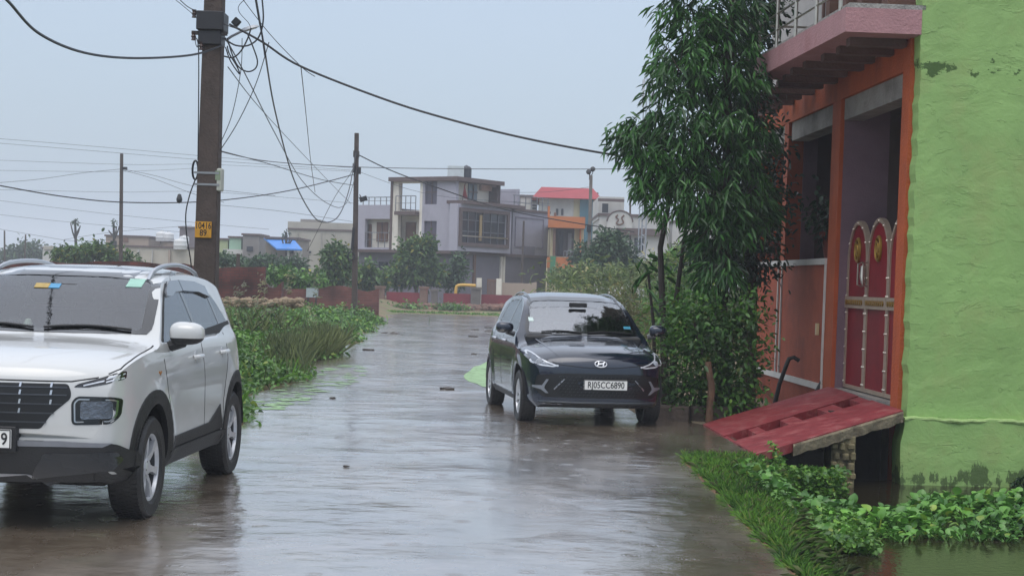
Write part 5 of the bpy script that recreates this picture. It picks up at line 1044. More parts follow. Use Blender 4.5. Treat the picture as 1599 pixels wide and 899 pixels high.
# water hyacinth: rosettes of stalk + round cupped leaf
def hyacinth():
    g = np.random.default_rng(40); V = []; F = []
    def leaf(p, d, up, L, W):
        i = len(V); s = np.cross(d, up); s /= np.linalg.norm(s); n_ = np.cross(s, d)
        rows = [(0, .25, 0), (.22, .85, .06), (.5, 1.0, .03), (.78, .72, -.03), (1.0, .12, -.12)]
        for t, w_, b in rows:
            for q in (-1, -.5, 0, .5, 1): V.append(p+d*L*t+s*W*w_*q+n_*(b*L+.22*W*w_*(q*q)))
        for r in range(4):
            for q in range(4): F.append((i+r*5+q, i+r*5+q+1, i+(r+1)*5+q+1, i+(r+1)*5+q))
    def stalk(a, b, r):
        i = len(V); s = np.array([r, 0, 0]); t = np.array([0, r, 0])
        for p in (a, b):
            for q in (s, t, -s, -t): V.append(p+q)
        for k in range(4): F.append((i+k, i+(k+1) % 4, i+4+(k+1) % 4, i+4+k))
    cnt = 0
    while cnt < 1050:
        x = g.uniform(2.6, 8.2); y = g.uniform(12.3, 17.2)
        lo = 12.95+.35*math.sin(x*2.1)*.5+.1*(x-2.4)*.6; hi_ = 14.6+.75*max(0, x-3.3)+.25*math.sin(x*3.3)
        if y < lo-.1 or y > min(hi_, 16.9) or (y < 13.4 and g.random() < .3): continue
        if x < 1.9+np.clip((y-9.5)*.11, 0, .75): continue
        cnt += 1; c = np.array([x, y, -.37]); small = y < lo+.35
        for k in range(g.integers(4, 8)):
            a = g.uniform(0, 6.28); out_ = np.array([math.cos(a), math.sin(a), 0]); hgt = g.uniform(.04, .12)*(.55 if small else 1); tip = c+out_*g.uniform(.03, .11)+np.array([0, 0, hgt])
            stalk(c+out_*.01, tip, .006 if not small else .009); d = out_*g.uniform(.3, 1)+np.array([g.normal()*.2, g.normal()*.2, g.uniform(.0, .9)]); d /= np.linalg.norm(d); up = np.array([0, 0, 1.])+out_*-.5; L = g.uniform(.055, .10)*(.7 if small else 1); leaf(tip, d, up, L, L*.5)
    me = bpy.data.meshes.new('water_hyacinth'); me.from_pydata([tuple(v) for v in V], [], F); me.polygons.foreach_set('use_smooth', [True]*len(me.polygons)); me.materials.append(M['hyacinth']); o = bpy.data.objects.new('water_hyacinth', me); COL.objects.link(o)
    tag(o, 'mat of glossy water hyacinth floating in the ditch below the green wall', 'water hyacinth', kind='stuff')
hyacinth()
# dark weeds at the foot of the green wall
g = np.random.default_rng(48); n = 2600; x = 5.2+3.8*g.random(n); y = 16.65+.25*g.random(n); P = np.stack([x, y, -.36+.38*g.random(n)**1.6*np.clip((x-5.0)/.8, 0, 1)], 1); D = g.normal(size=(n, 3))*np.array([1, .6, .8])+np.array([0, -.2, .5]); tag(leaf_mesh('wall_weeds', P, D, .07, .013, M['leaf_dark'], None, .3, .1), 'dark fine weeds growing in the water along the foot of the green wall', 'weeds', kind='stuff')

g = np.random.default_rng(58); n = 4200; y = 15.6+1.0*g.random(n); x = 2.55+.72*g.random(n); hz = np.maximum(bank(x, y), -.36)
P = np.stack([x, y, hz+.26*g.random(n)**1.4*np.clip((16.6-y)/.5, 0, 1)], 1); D = g.normal(size=(n, 3))*np.array([1, 1, .6])+np.array([0, -.3, .5]); LL = .055*(.5+.9*g.random(n)); tag(leaf_mesh('ramp_weeds', P, D, LL, LL*.32, M['leaf_weed'], None, .4, .2), 'small leaved weeds crowding under the front edge of the red ramp', 'weeds', kind='stuff')
g = np.random.default_rng(59); n = 2600; y = 9+6.5*g.random(n); k = np.clip((y-9.5)*.11, 0, .75); x = 1.7+(.5+.9*k)*g.random(n); P = np.stack([x, y, np.maximum(bank(x, y), -.36)], 1); D = g.normal(size=(n, 3))*np.array([.6, .6, 0])+np.array([-.05, 0, .8]); tag(leaf_mesh('dead_grass', P, D, .10+.16*g.random(n), .003, M['hair_grass'], None, .5, .1), 'long pale loose grass stalks on the right verge', 'grass', kind='stuff')
# ------------------------------------------------------------------ poles and wires
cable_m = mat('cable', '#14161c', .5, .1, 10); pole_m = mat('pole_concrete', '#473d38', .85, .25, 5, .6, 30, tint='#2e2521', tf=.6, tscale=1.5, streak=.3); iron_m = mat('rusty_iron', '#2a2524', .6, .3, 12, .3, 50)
def square_pole(name, label, X, Y, z1, w0, w1, m=pole_m, lean=(0, 0), group=None, z0=-.1):
    t = thing(name, label, 'pole', (X, Y, 0), 0, group); b = MB(); a = w0/2; c = w1/2; lx, ly = lean
    v = [(-a, -a, z0), (a, -a, z0), (a, a, z0), (-a, a, z0), (-c+lx, -c+ly, z1), (c+lx, -c+ly, z1), (c+lx, c+ly, z1), (-c+lx, c+ly, z1)]
    b.v = v; b.f = [(0, 1, 2, 3), (4, 5, 6, 7), (0, 1, 5, 4), (1, 2, 6, 5), (2, 3, 7, 6), (3, 0, 4, 7)]; b.build('post', m, t, bevel=min(.012, w1*.12)); return t
PX, PY = -3.95, 21.0
pole = square_pole('utility_pole', 'thick dark concrete utility pole with yellow number plate rising behind the white car', PX, PY, 7.6, .30, .20, lean=(.05, 0))
def pw(px, py, dy=0): p = at(px, py, PY+dy); return Vector((p.x-PX, p.y-PY, p.z))
def pbox(mb, px0, py0, px1, py1, y0, y1): a = pw(px0, py1); c = pw(px1, py0); mb.box(a.x, c.x, y0, y1, a.z, c.z); return mb
pbox(MB(), 311, 22, 354, 50, -.22, .16).build('junction_box', mat('dark_box', '#1d1d22', .5, .2, 8), pole, bevel=.01)
b = MB(); pbox(b, 313, 50, 349, 72, -.18, .14); b.build('junction_box', mat('dark_box', '#1d1d22'), pole, bevel=.01)
b = MB(); pbox(b, 303, 53, 358, 57, -.17, -.12); b.build('cross_arm', iron_m, pole); b = MB(); pbox(b, 305, 21, 316, 25, -.17, -.12); b.build('cross_arm', iron_m, pole)
for px, py in ((306, 60), (307, 25), (318, 75)):
    p = pw(px, py); b = MB(); b.lathe([(0, -.05), (.03, -.05), (.022, -.02), (.034, 0), (.022, .02), (.03, .05), (0, .05)], 10, Matrix.Translation((p.x, -.16, p.z))); b.build('insulator', mat('insulator', '#3a2a28', .3, .1, 5), pole, smooth=True)
b = MB(); pbox(b, 336, 264, 350, 299, -.13, .02); mb_ = b.build('meter_box', mat('meter_white', '#a7aaa0', .5, .15, 6, .2, 20), pole, bevel=.012)
b = MB(); pbox(b, 339, 268, 347, 282, -.136, -.131); b.build('window', mat('meter_window', '#7c8a72', .2, .1, 6), mb_)
for py in (271, 289): b = MB(); pbox(b, 306, py-1, 345, py+1, -.139, -.129); b.build('clamp_band', mat('band_grey', '#8d9093', .4, .1, 8, metal=.5), pole)
b = MB(); c = pw(306, 266); b.tube([c+Vector((.028*math.cos(t)*1.3, -.04+.02*math.sin(t*.3), .12*math.sin(t))) for t in [k*.4 for k in range(64)]], .011, 6); b.build('cable_coil', cable_m, pole)
b = MB(); pbox(b, 308, 347, 334, 371, -.162, -.150); pl = b.build('number_plate', mat('yellow_plate', '#c08a1c', .5, .15, 10, tint='#7a5a20', tf=.5, tscale=6), pole)
p = pw(321, 353.5); text_mesh('plate_text', '10416', .115, cable_m, pl, Matrix.Translation((p.x, -.1635, p.z)) @ Matrix.Rotation(math.pi/2, 4, 'X'), .001, sx=.72)
p = pw(321, 364.5); text_mesh('plate_text', '89', .115, cable_m, pl, Matrix.Translation((p.x, -.1635, p.z)) @ Matrix.Rotation(math.pi/2, 4, 'X'), .001, sx=.8)
b = MB(); b.tube([pw(336, 355), pw(335.5, 400), pw(335, 440), pw(334, 490)], .008, 6); b.build('conduit', mat('pale_conduit', '#8d8178', .6, .1, 6), pole)
# street lamp carried by the pole
sl = thing('street_lamp', 'small grey street lamp on a short arm fixed to the thick pole', 'street lamp', (PX, PY, 0)); b = MB(); b.tube([pw(352, 64), pw(362, 57), pw(378, 49)], .016, 8); b.build('arm', mat('galvanised', '#7c8188', .4, .15, 8, metal=.6), sl, smooth=True)
a_ = pw(376, 50); c_ = pw(404, 41); d_ = (c_-a_); MXL = Matrix.Translation(a_) @ Vector((1, 0, 0)).rotation_difference(d_.normalized()).to_matrix().to_4x4(); L_ = d_.length
b = MB(); i = 0; prof = [(0, .028, .022), (.25, .05, .03), (.7, .055, .028), (1, .02, .012)]
for t, wy_, hz_ in prof: b.v += [tuple(MXL @ Vector((t*L_, s*wy_, q))) for s, q in ((-1, -.008), (1, -.008), (.7, hz_), (-.7, hz_))]
for k in range(3):
    for j in range(4): b.f.append((k*4+j, k*4+(j+1) % 4, (k+1)*4+(j+1) % 4, (k+1)*4+j))
b.f += [(0, 1, 2, 3), (12, 13, 14, 15)]; b.build('lamp_head', mat('lamp_grey', '#8f949a', .35, .1, 6, metal=.4), sl, smooth=True)
b = MB(); b.box(.15*L_, .85*L_, -.036, .036, -.014, -.0085, MXL); b.build('lens', mat('lens_white', '#b9bcc0', .3), sl)
g_c = pw(369, 35); b = MB(); b.box(-.045, .045, -.04, .04, -.05, .05, Matrix.Translation(g_c) @ Matrix.Rotation(.7, 4, 'Y')); tag(b.build('splice_box', cable_m, None, bevel=.01), 'small black cable splice box hanging above the street lamp', 'cable box'); bpy.data.objects['splice_box'].location = (PX, PY, 0)
def spline(pts, n=10):
    pts = [Vector(p) for p in pts]; o = []
    for i in range(len(pts)-1):
        p0 = pts[max(i-1, 0)]; p1 = pts[i]; p2 = pts[i+1]; p3 = pts[min(i+2, len(pts)-1)]
        for k in range(n): t = k/n; o.append(.5*((2*p1)+(p2-p0)*t+(2*p0-5*p1+4*p2-p3)*t*t+(3*p1-p0-3*p2+p3)*t**3))
    o.append(pts[-1]); return o
def wire(label, pts, r, Y0, Y1=None, name='overhead_wire', cat='wire', m=None, group='overhead wires'):
    Y1 = Y0 if Y1 is None else Y1; L = [0]
    for i in range(1, len(pts)): L.append(L[-1]+math.dist(pts[i][:2], pts[i-1][:2]))
    P = [at(p[0], p[1], p[2] if len(p) > 2 else Y0+(Y1-Y0)*(l/L[-1])) for p, l in zip(pts, L)]
    b = MB(); b.tube(spline(P, 8 if len(pts) > 2 else 2), r*.85, 5); tag(b.build(name, m or cable_m, smooth=True), label, cat, group)
wire('thick sagging cable entering at the top left corner and ending at the thick pole', [(-20, -24), (12, 2), (60, 52), (130, 82), (210, 91), (300, 86), (345, 72)], .016, 12, 20.9)
wire('thick dark cable crossing the open sky from the thick pole to the drooping tree', [(358, 38), (410, 66), (470, 104), (600, 155), (700, 186), (820, 216), (960, 242), (1060, 252)], .017, 20.9, 21.4)
wire('thick cable in a deep loop between the thick pole and the slim brown pole', [(398, -10), (412, 70), (430, 175), (458, 278), (486, 333), (505, 347), (528, 338), (545, 296), (556, 236)], .020, 21, 58)
wire('thinner cable beside the deep loop, ending higher on the slim pole', [(352, 60), (385, 120), (425, 200), (470, 280), (512, 318), (540, 318), (558, 262)], .012, 21, 58)
wire('long dark cable passing low behind the thick pole to the slim brown pole', [(-10, 288), (100, 307), (200, 316), (330, 314), (450, 298), (555, 272)], .02, 40, 58)
wire('cable from the slim brown pole down across the purple house roof', [(560, 242), (610, 266), (680, 292), (780, 325), (880, 345), (990, 362)], .024, 58, 62)
wire('level wire running from behind the thick pole to the tree high over the purple house', [(340, 236), (420, 252), (560, 261), (760, 264), (1000, 264)], .016, 60, 62)
wire('taut wire slanting down from the thick pole past the deep loop', [(356, 105), (400, 162), (455, 222), (520, 290), (548, 318)], .009, 21, 58)
wire('thin wire dropping straight from the crossing cable toward the loop', [(470, 104), (478, 180), (485, 250), (492, 300)], .008, 21, 40)
wire('thin line from the top edge slanting across to the crossing cable', [(372, -10), (420, 52), (470, 104), (492, 120)], .006, 21)
wire('thin drop wire curving back to the right side of the thick pole', [(420, 66), (400, 130), (372, 190), (343, 236)], .007, 21)
wire('second thin drop wire beside the thick pole', [(378, 60), (376, 110), (362, 180), (342, 228)], .006, 21)
wire('wire from the thick pole to the slim pole at the height of the meter box', [(346, 236), (420, 256), (500, 280), (556, 290)], .014, 40, 58)
wire('slack service wire hanging left of the slim pole', [(556, 248), (548, 270), (530, 296), (515, 322), (500, 352), (480, 392)], .012, 58, 64)
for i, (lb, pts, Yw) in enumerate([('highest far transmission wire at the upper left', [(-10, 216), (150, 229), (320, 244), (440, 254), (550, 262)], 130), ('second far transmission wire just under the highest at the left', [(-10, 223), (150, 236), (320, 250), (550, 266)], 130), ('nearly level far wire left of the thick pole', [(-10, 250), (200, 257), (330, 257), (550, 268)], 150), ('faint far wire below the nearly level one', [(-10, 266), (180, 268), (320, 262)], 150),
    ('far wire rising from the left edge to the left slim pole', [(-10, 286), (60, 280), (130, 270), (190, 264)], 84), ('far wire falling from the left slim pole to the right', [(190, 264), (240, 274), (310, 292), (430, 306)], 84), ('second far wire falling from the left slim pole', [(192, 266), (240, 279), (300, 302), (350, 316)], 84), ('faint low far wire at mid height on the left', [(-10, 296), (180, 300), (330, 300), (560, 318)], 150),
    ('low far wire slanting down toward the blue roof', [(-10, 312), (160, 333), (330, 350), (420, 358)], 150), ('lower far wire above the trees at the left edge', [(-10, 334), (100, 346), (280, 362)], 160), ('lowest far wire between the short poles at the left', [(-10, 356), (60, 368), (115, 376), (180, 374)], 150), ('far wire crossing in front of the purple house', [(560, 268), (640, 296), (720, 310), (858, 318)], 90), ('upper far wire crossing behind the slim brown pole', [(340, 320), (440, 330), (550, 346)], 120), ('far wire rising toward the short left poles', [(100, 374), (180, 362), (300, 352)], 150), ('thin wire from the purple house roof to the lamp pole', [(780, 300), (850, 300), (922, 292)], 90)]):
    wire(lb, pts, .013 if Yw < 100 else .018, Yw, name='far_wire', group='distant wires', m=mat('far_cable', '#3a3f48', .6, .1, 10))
for lb, pts, r in (('big black cable loop dipping from the top edge beside the street lamp', [(408, -12), (411, 30), (404, 58), (388, 71), (368, 71), (352, 62)], .013), ('black cable loop crossing below the street lamp', [(392, 44), (386, 62), (376, 80), (364, 90), (350, 88)], .012), ('long black cable bight hanging under the junction box', [(355, 60), (362, 84), (372, 104), (386, 112), (398, 108), (402, 96), (396, 76), (386, 52)], .011), ('dark jumper cable forming a narrow triangle under the junction box', [(352, 74), (360, 96), (374, 116), (370, 104), (358, 84), (355, 72)], .010),
    ('thin grey wire curling from the top edge to the splice box', [(392, -8), (374, 8), (374, 20), (388, 36), (392, 46)], .005), ('two core black cable running straight down the left side of the thick pole', [(307, 60), (310, 80), (310, 160), (309, 250)], .009), ('black cable curving off the left side of the thick pole down behind the white car', [(305, 280), (296, 305), (290, 335), (292, 372), (298, 410), (300, 450)], .010), ('pale twisted wire wrapping over the junction box from the top left', [(268, -14), (292, 10), (318, 22), (345, 36), (372, 46)], .007), ('thin wire parallel to the twisted wire at the top left of the pole', [(262, -10), (284, 8), (303, 24)], .005), ('short looped wire end on the left cross arm', [(306, 58), (305, 66), (308, 74), (310, 62)], .006), ('thick black cable passing straight down by the loops from the top edge', [(397, -12), (403, 24), (409, 56), (414, 90)], .013)):
    wire(lb, pts, r, 20.8, name='pole_cable', group='cables tangled at the thick pole')
# slim poles
def slim(px, pyb, pyt, Y, w0, label, **k):
    a = at(px[0], pyt, Y); c = at(px[1], pyb, Y); return square_pole('slim_pole', label, c.x, Y, a.z, w0, w0*.75, lean=(a.x-c.x, 0), z0=-.4, **k)
s2 = slim((557, 554), 480, 208, 58, .20, 'slim brown concrete pole standing at the tip of the left weeds')
def sb(t, px0, py0, px1, py1, Y, y0, y1, nm, m, bevel=.01): a = at(px0, py1, Y); c = at(px1, py0, Y); b = MB(); b.box(a.x-t.location.x, c.x-t.location.x, y0, y1, a.z, c.z); return b.build(nm, m, t, bevel=bevel)
sb(s2, 552, 236, 561, 246, 58, -.16, .1, 'clamp', iron_m); sb(s2, 551, 256, 556, 270, 58, -.18, -.08, 'cable_box', cable_m); sb(s2, 559, 262, 564, 272, 58, -.16, .0, 'cable_box', cable_m)
cc = at(549, 400, 58); b = MB(); b.tube([(cc.x-s2.location.x+.12*math.cos(t), -.14, cc.z+.14*math.sin(t)) for t in [k*.4 for k in range(34)]], .022, 6); b.build('cable_coil', cable_m, s2); b = MB(); b.tube([(cc.x-s2.location.x+.06, -.13, cc.z+1.0), (cc.x-s2.location.x+.02, -.15, cc.z+.2)], .05, 6); b.build('cable_bundle', cable_m, s2)
fl = thing('floodlight', 'small dark floodlight fixed on the slim brown pole', 'floodlight', (s2.location.x, 58, 0)); a = at(568, 311, 58); b = MB(); b.box(-.13, .13, -.1, .06, -.08, .08, Matrix.Translation((a.x-fl.location.x, -.1, a.z)) @ Matrix.Rotation(-.35, 4, 'Y')); b.build('lamp_body', cable_m, fl); b = MB(); b.tube([(.06, -.02, a.z+.15), (a.x-fl.location.x-.06, -.1, a.z+.02)], .018, 6); b.build('bracket', iron_m, fl)
s3 = slim((190, 189), 430, 240, 84, .19, 'slim dark pole seen over the roof of the white car'); a = at(194, 263, 84); b = MB(); b.box(a.x-s3.location.x-.1, a.x-s3.location.x+.14, -.1, .1, a.z-.07, a.z+.07); b.build('insulator', cable_m, s3)
s5 = slim((923, 918), 470, 274, 80, .20, 'slim pole carrying two round lamps in front of the red roofed building', m=mat('light_pole_c', '#6b6560', .85, .2, 5)); a = at(921, 268, 80)
tl = thing('pole_lamp', 'pair of round dark lamps on top of the slim pole right of the purple house', 'street lamp', (a.x, 80, 0))
for dx, dz in ((-.06, -.02), (.14, .12)): b = MB(); b.lathe([(0, -.12), (.10, -.10), (.13, 0), (.10, .08), (0, .10)], 12, Matrix.Translation((dx, -.08, a.z+dz)) @ Matrix.Rotation(1.2, 4, 'X')); b.build('lamp_head', cable_m, tl, smooth=True)
b = MB(); b.tube([(0, 0, a.z-.4), (.0, -.02, a.z)], .03, 6); b.tube([(0, 0, a.z-.25), (.14, -.02, a.z-.1), (.14, -.06, a.z+.08)], .02, 6); b.build('bracket', iron_m, tl)
sb(s5, 916, 352, 923, 362, 80, -.2, .1, 'cable_box', cable_m)
for (px, pb, pt, Y, lb) in (((7, 8), 420, 360, 150, 'short pole at the far left edge over the trees'), ((40, 38), 420, 366, 160, 'faint short pole beside the far left trees'), ((984, 986), 440, 300, 112, 'thin pole right of the arched parapet'), ((818, 815), 420, 345, 99, 'dark leaning pole against the right wall of the purple house'), ((372, 374), 440, 396, 62, 'short stub pole above the dark brick wall')): slim(px, pb, pt, Y, .16, lb, group='distant short poles')
def lopped(px, pyb, pyt, Y, label, seed):
    c = at(px, pyb, Y); a = at(px, pyt, Y); t = thing('lopped_tree', label, 'tree', (c.x, Y, 0), 0, 'lopped bare trees far off'); H_ = a.z; g = random.Random(seed); b = MB(); b.tube([(0, 0, -.2), (.1, 0, H_*.5), (-.05, 0, H_)], .17, 7, r1=.09)
    for s in (-1, 1, .6): b.tube([(0, 0, H_*(.70+.1*g.random())), (s*.25, 0, H_*.82), (s*g.uniform(.25, .5), .1, H_*(.86+.12*g.random()))], .09, 6, r1=.05)
    b.build('trunk', mat('far_bark', '#35332f', .9, .2, 5), t, smooth=True)
    P, D = clusters([((c.x, Y, H_*.97), (.22, .22, .3), 14)], seed); PP, DD, LL = spray(P, D, 4, .2, .8, seed, 0, .05); leaf_mesh('sprouts', PP, DD, LL, .05, M['leaf_far2'], t)
lopped(117, 400, 343, 140, 'bare lopped tree stub standing left over the far trees', 1); lopped(177, 400, 346, 140, 'bare forked tree stub just left of the slim dark pole', 2); lopped(446, 420, 362, 130, 'dark lopped tree stub in front of the blue roof', 3)
# ------------------------------------------------------------------ distant buildings, walls and trees
class Fr:
    """house frame: corner C, p axis leftwards along the left face, q axis along the right face, faces seen from outside"""
    def __init__(s, px, Y, ang): s.C = at(px, 441, Y); s.C.z = 0; a = R(ang); s.p = Vector((-math.cos(a), math.sin(a), 0)); s.q = Vector((math.sin(a), math.cos(a), 0))
    def pp(s, px, py, q=0):     # pixel -> (p, z) on the plane q = const
        o = s.C+s.q*q; d = ray(px, py); n = s.q; t = (o-Vector((0, 0, CAM_H))).dot(n)/d.dot(n); P = Vector((0, 0, CAM_H))+d*t; return (P-s.C).dot(s.p), P.z
    def qq(s, px, py, p=0):
        o = s.C+s.p*p; d = ray(px, py); n = s.p; t = (o-Vector((0, 0, CAM_H))).dot(n)/d.dot(n); P = Vector((0, 0, CAM_H))+d*t; return (P-s.C).dot(s.q), P.z
    def M(s): return Matrix(((s.p.x, s.q.x, 0, 0), (s.p.y, s.q.y, 0, 0), (0, 0, 1, 0), (0, 0, 0, 1)))
    def blk(s, mb, p0, p1, q0, q1, z0, z1): mb.box(p0, p1, q0, q1, z0, z1, s.M()); return mb
    def wall(s, mb, face, off, th, u0, u1, z0, z1, holes):
        """wall with rectangular holes; face 'q': lies on plane q=off going along p; 'p': the other"""
        us = sorted({u0, u1, *[v for h in holes for v in h[:2]]}); zs = sorted({z0, z1, *[v for h in holes for v in h[2:]]})
        for j in range(len(zs)-1):
            run = None
            for i in range(len(us)-1):
                c = ((us[i]+us[i+1])/2, (zs[j]+zs[j+1])/2); op = any(h[0] < c[0] < h[1] and h[2] < c[1] < h[3] for h in holes)
                if not op: run = (run[0] if run else us[i], us[i+1])
                if (op or i == len(us)-2) and run:
                    if face == 'q': s.blk(mb, run[0], run[1], off, off+th, zs[j], zs[j+1])
                    else: s.blk(mb, off, off+th, run[0], run[1], zs[j], zs[j+1])
                    run = None
        return mb
    def rq(s, px0, py0, px1, py1, q=0): a = s.pp(px0, py1, q); c = s.pp(px1, py0, q); return (min(a[0], c[0]), max(a[0], c[0]), min(a[1], c[1]), max(a[1], c[1]))   # rect on a q-plane
    def rp(s, px0, py0, px1, py1, p=0): a = s.qq(px0, py1, p); c = s.qq(px1, py0, p); return (min(a[0], c[0]), max(a[0], c[0]), min(a[1], c[1]), max(a[1], c[1]))
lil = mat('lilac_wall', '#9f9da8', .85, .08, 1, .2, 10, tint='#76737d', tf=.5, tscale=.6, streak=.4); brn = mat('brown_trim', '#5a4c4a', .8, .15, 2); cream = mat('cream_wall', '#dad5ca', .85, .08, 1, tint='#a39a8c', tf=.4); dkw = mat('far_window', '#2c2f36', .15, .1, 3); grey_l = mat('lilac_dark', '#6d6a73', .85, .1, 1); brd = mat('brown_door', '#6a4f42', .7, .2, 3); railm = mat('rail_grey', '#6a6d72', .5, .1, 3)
F1 = Fr(708, 98, 35)
ph = thing('lilac_house', 'two storey lilac grey house with brown edged roof frame and big bay window', 'house', tuple(F1.C))
def bw(nm, mb, m, parent=None): return mb.build(nm, m, parent or ph)
zf = F1.pp(700, 393)[1]; pL, zL = F1.pp(557, 320); pT = F1.pp(613, 330)[0]; zR = F1.pp(708, 276)[1]; qR, zRw = F1.qq(857, 334); qB = F1.qq(798, 350)[0]; qTop = F1.qq(782, 285)[0]; pSh = F1.pp(660, 300)[0]
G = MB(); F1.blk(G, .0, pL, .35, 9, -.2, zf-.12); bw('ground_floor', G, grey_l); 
b = MB(); F1.blk(b, .36, 7, -.0+.36, qR-.01, -.2, zf-.12)
# right wing ground floor set back behind the porch
h1 = F1.rp(735, 412, 766, 462); 
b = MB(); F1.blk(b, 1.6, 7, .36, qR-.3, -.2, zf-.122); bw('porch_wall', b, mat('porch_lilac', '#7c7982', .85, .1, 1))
b = MB(); F1.blk(b, -.25, pL+.1, -.25, qR+.05, zf-.12, zf+.06); bw('floor_slab', b, brn)
# left wing with loggia
hl_ = F1.rq(569, 342, 611, 386); b = MB(); F1.wall(b, 'q', 0, .25, pT+.001, pL, zf+.062, zL, [hl_]); F1.blk(b, pL-.25, pL, .251, 7, zf+.062, zL); F1.blk(b, pT, pL-.251, 6.8, 7, zf+.062, zL); bw('left_wing', b, lil)
b = MB(); F1.blk(b, pT+.0, pL-.252, .26, 6.79, zL-.35, zL-.2); bw('roof_slab', b, brn)
b = MB(); F1.blk(b, pT, pL-.252, .55, .7, zf+.062, zL-.36); bw('loggia_wall', b, cream)
for r_, m_ in ((F1.rq(571, 350, 580, 389, .5), brd), (F1.rq(588, 347, 606, 377, .5), brd)):
    b = MB(); F1.blk(b, r_[0], r_[1], 0.47, .548, r_[2], r_[3]); o = bw('window', b, m_); b = MB(); c = (r_[0]+r_[1])/2; F1.blk(b, c-.04, c+.04, .43, .469, r_[2], r_[3]); bw('mullion', b, brn, o)
def rail_q(p0, p1, q, z0, z1, n, parent=ph):
    b = MB(); F1.blk(b, p0, p1, q, q+.04, z1-.05, z1); F1.blk(b, p0, p1, q, q+.04, z0+(z1-z0)*.5, z0+(z1-z0)*.5+.03)
    for k in range(n+1): u = p0+(p1-p0)*k/n; F1.blk(b, u-.02, u+.02, q+.002, q+.038, z0, z1-.051)
    return bw('railing', b, railm, parent)
rail_q(hl_[0], hl_[1], .05, hl_[2], hl_[2]+.95, 4); rail_q(pT+.1, pL, .05, zL, zL+.5, 6)
# tower front with roof frame
so_ = F1.rq(621, 283, 659, 329); up_o = F1.rq(617, 331, 657, 391); wA = F1.rq(663, 282, 683, 319); wB = F1.rq(661, 345, 682, 388)
b = MB(); F1.wall(b, 'q', 0, .25, 0, pSh, zf+.062, zR-.25, [wA, wB]); bw('front_wall', b, lil)
b = MB(); F1.wall(b, 'q', 0, .3, pSh+.001, pT, zf+.062, zR-.25, [(pSh+.2, pT-.45, so_[2], zR-.35), (pSh+.2, pT-.45, zf+.1, so_[2]-.28)]); bw('roof_frame', b, cream)
b = MB(); F1.blk(b, pT+.001, pT+.16, -.06, .9, zf+.062, zR-.002); F1.blk(b, -.3, pT+.16, -.3, 1.2, zR-.25, zR); F1.blk(b, -.3, pSh, 1.2, qTop, zR-.25, zR); bw('roof_slab', b, brn)
for w_ in (wA, wB): b = MB(); F1.blk(b, w_[0], w_[1], .12, .2, w_[2], w_[3]); o = bw('window', b, mat('dusky_panel', '#4c4856', .4, .1, 2)); b = MB(); F1.blk(b, (w_[0]+w_[1])/2-.03, (w_[0]+w_[1])/2+.03, .08, .119, w_[2], w_[3]); F1.blk(b, w_[0], w_[1], .08, .118, (w_[2]+w_[3])/2, (w_[2]+w_[3])/2+.05); bw('mullion', b, brn, o)
b = MB(); F1.blk(b, pSh+.2, pT-.45, -.4, 1.6, so_[2]-.27, so_[2]-.05); bw('balcony_slab', b, brn); rail_q(pSh+.25, pT-.5, -.35, so_[2]-.05, so_[2]+.9, 4)
b = MB(); F1.blk(b, pSh+.0, pT, .9, 1.1, zf+.062, so_[2]-.28); bw('recess_wall', b, cream); r_ = F1.rq(634, 347, 650, 389, .9); b = MB(); F1.blk(b, r_[0], r_[1], .8, .898, r_[2], r_[3]); bw('door', b, brd)
# right face: bay and terrace
b = MB(); F1.blk(b, .0, .25, .251, qB, zf+.062, F1.qq(708, 322)[1]); F1.blk(b, pSh-.25, pSh-.001, .251, 7, zf+.062, zR-.252); F1.blk(b, .26, pSh-.26, 6.8, 7, zf+.062, zR-.3); bw('side_wall', b, lil)
zbay = F1.qq(740, 321)[1]; b = MB(); F1.blk(b, -.9, .5, -.25, qB+.2, zbay, zbay+.2); bw('bay_roof', b, brn)
bp_ = -.6; r0 = F1.rp(715, 331, 796, 387, bp_); q0b = F1.qq(714, 360, bp_)[0]; q1b = F1.qq(798, 360, bp_)[0]
wn = F1.rp(719, 336, 791, 378, bp_)
b = MB(); F1.wall(b, 'p', bp_, .15, q0b, q1b, zf+.062, zbay-.001, [wn]); F1.blk(b, bp_+.151, -.001, q0b, q0b+.15, zf+.062, zbay-.001); F1.blk(b, bp_+.151, -.001, q1b-.15, q1b, zf+.062, zbay-.001); bay = bw('bay', b, lil)
b = MB(); e = .22; F1.wall(b, 'p', bp_-.12, .118, wn[0]-e, wn[1]+e, wn[2]-e, wn[3]+e, [wn]); bw('bay_frame', b, brn)
b = MB(); F1.blk(b, -.5, -.44, wn[0], wn[1], wn[2], wn[3]); wo = bw('bay_window', b, dkw)
b = MB()
for k in range(1, 6): u = wn[0]+(wn[1]-wn[0])*k/6; F1.blk(b, -.56, -.505, u-.04, u+.04, wn[2], wn[3])
F1.blk(b, -.54, -.503, wn[0], wn[1], wn[2]+(wn[3]-wn[2])*.35, wn[2]+(wn[3]-wn[2])*.35+.06); F1.blk(b, -.54, -.503, wn[0], wn[1], wn[2]+(wn[3]-wn[2])*.72, wn[2]+(wn[3]-wn[2])*.72+.06); bw('mullion', b, mat('mullion_grey', '#55555c', .5), wo)
r_ = F1.rp(748, 336, 753, 376, bp_); b = MB(); F1.blk(b, -.62, -.565, r_[0], r_[1], r_[2], r_[3]); bw('ochre_strip', b, mat('ochre', '#8f7a55', .7), wo)
b = MB(); F1.blk(b, -.75, -.72, wn[0], wn[1], wn[2]+.35, wn[2]+.42); bw('bay_rail', b, steel, wo)
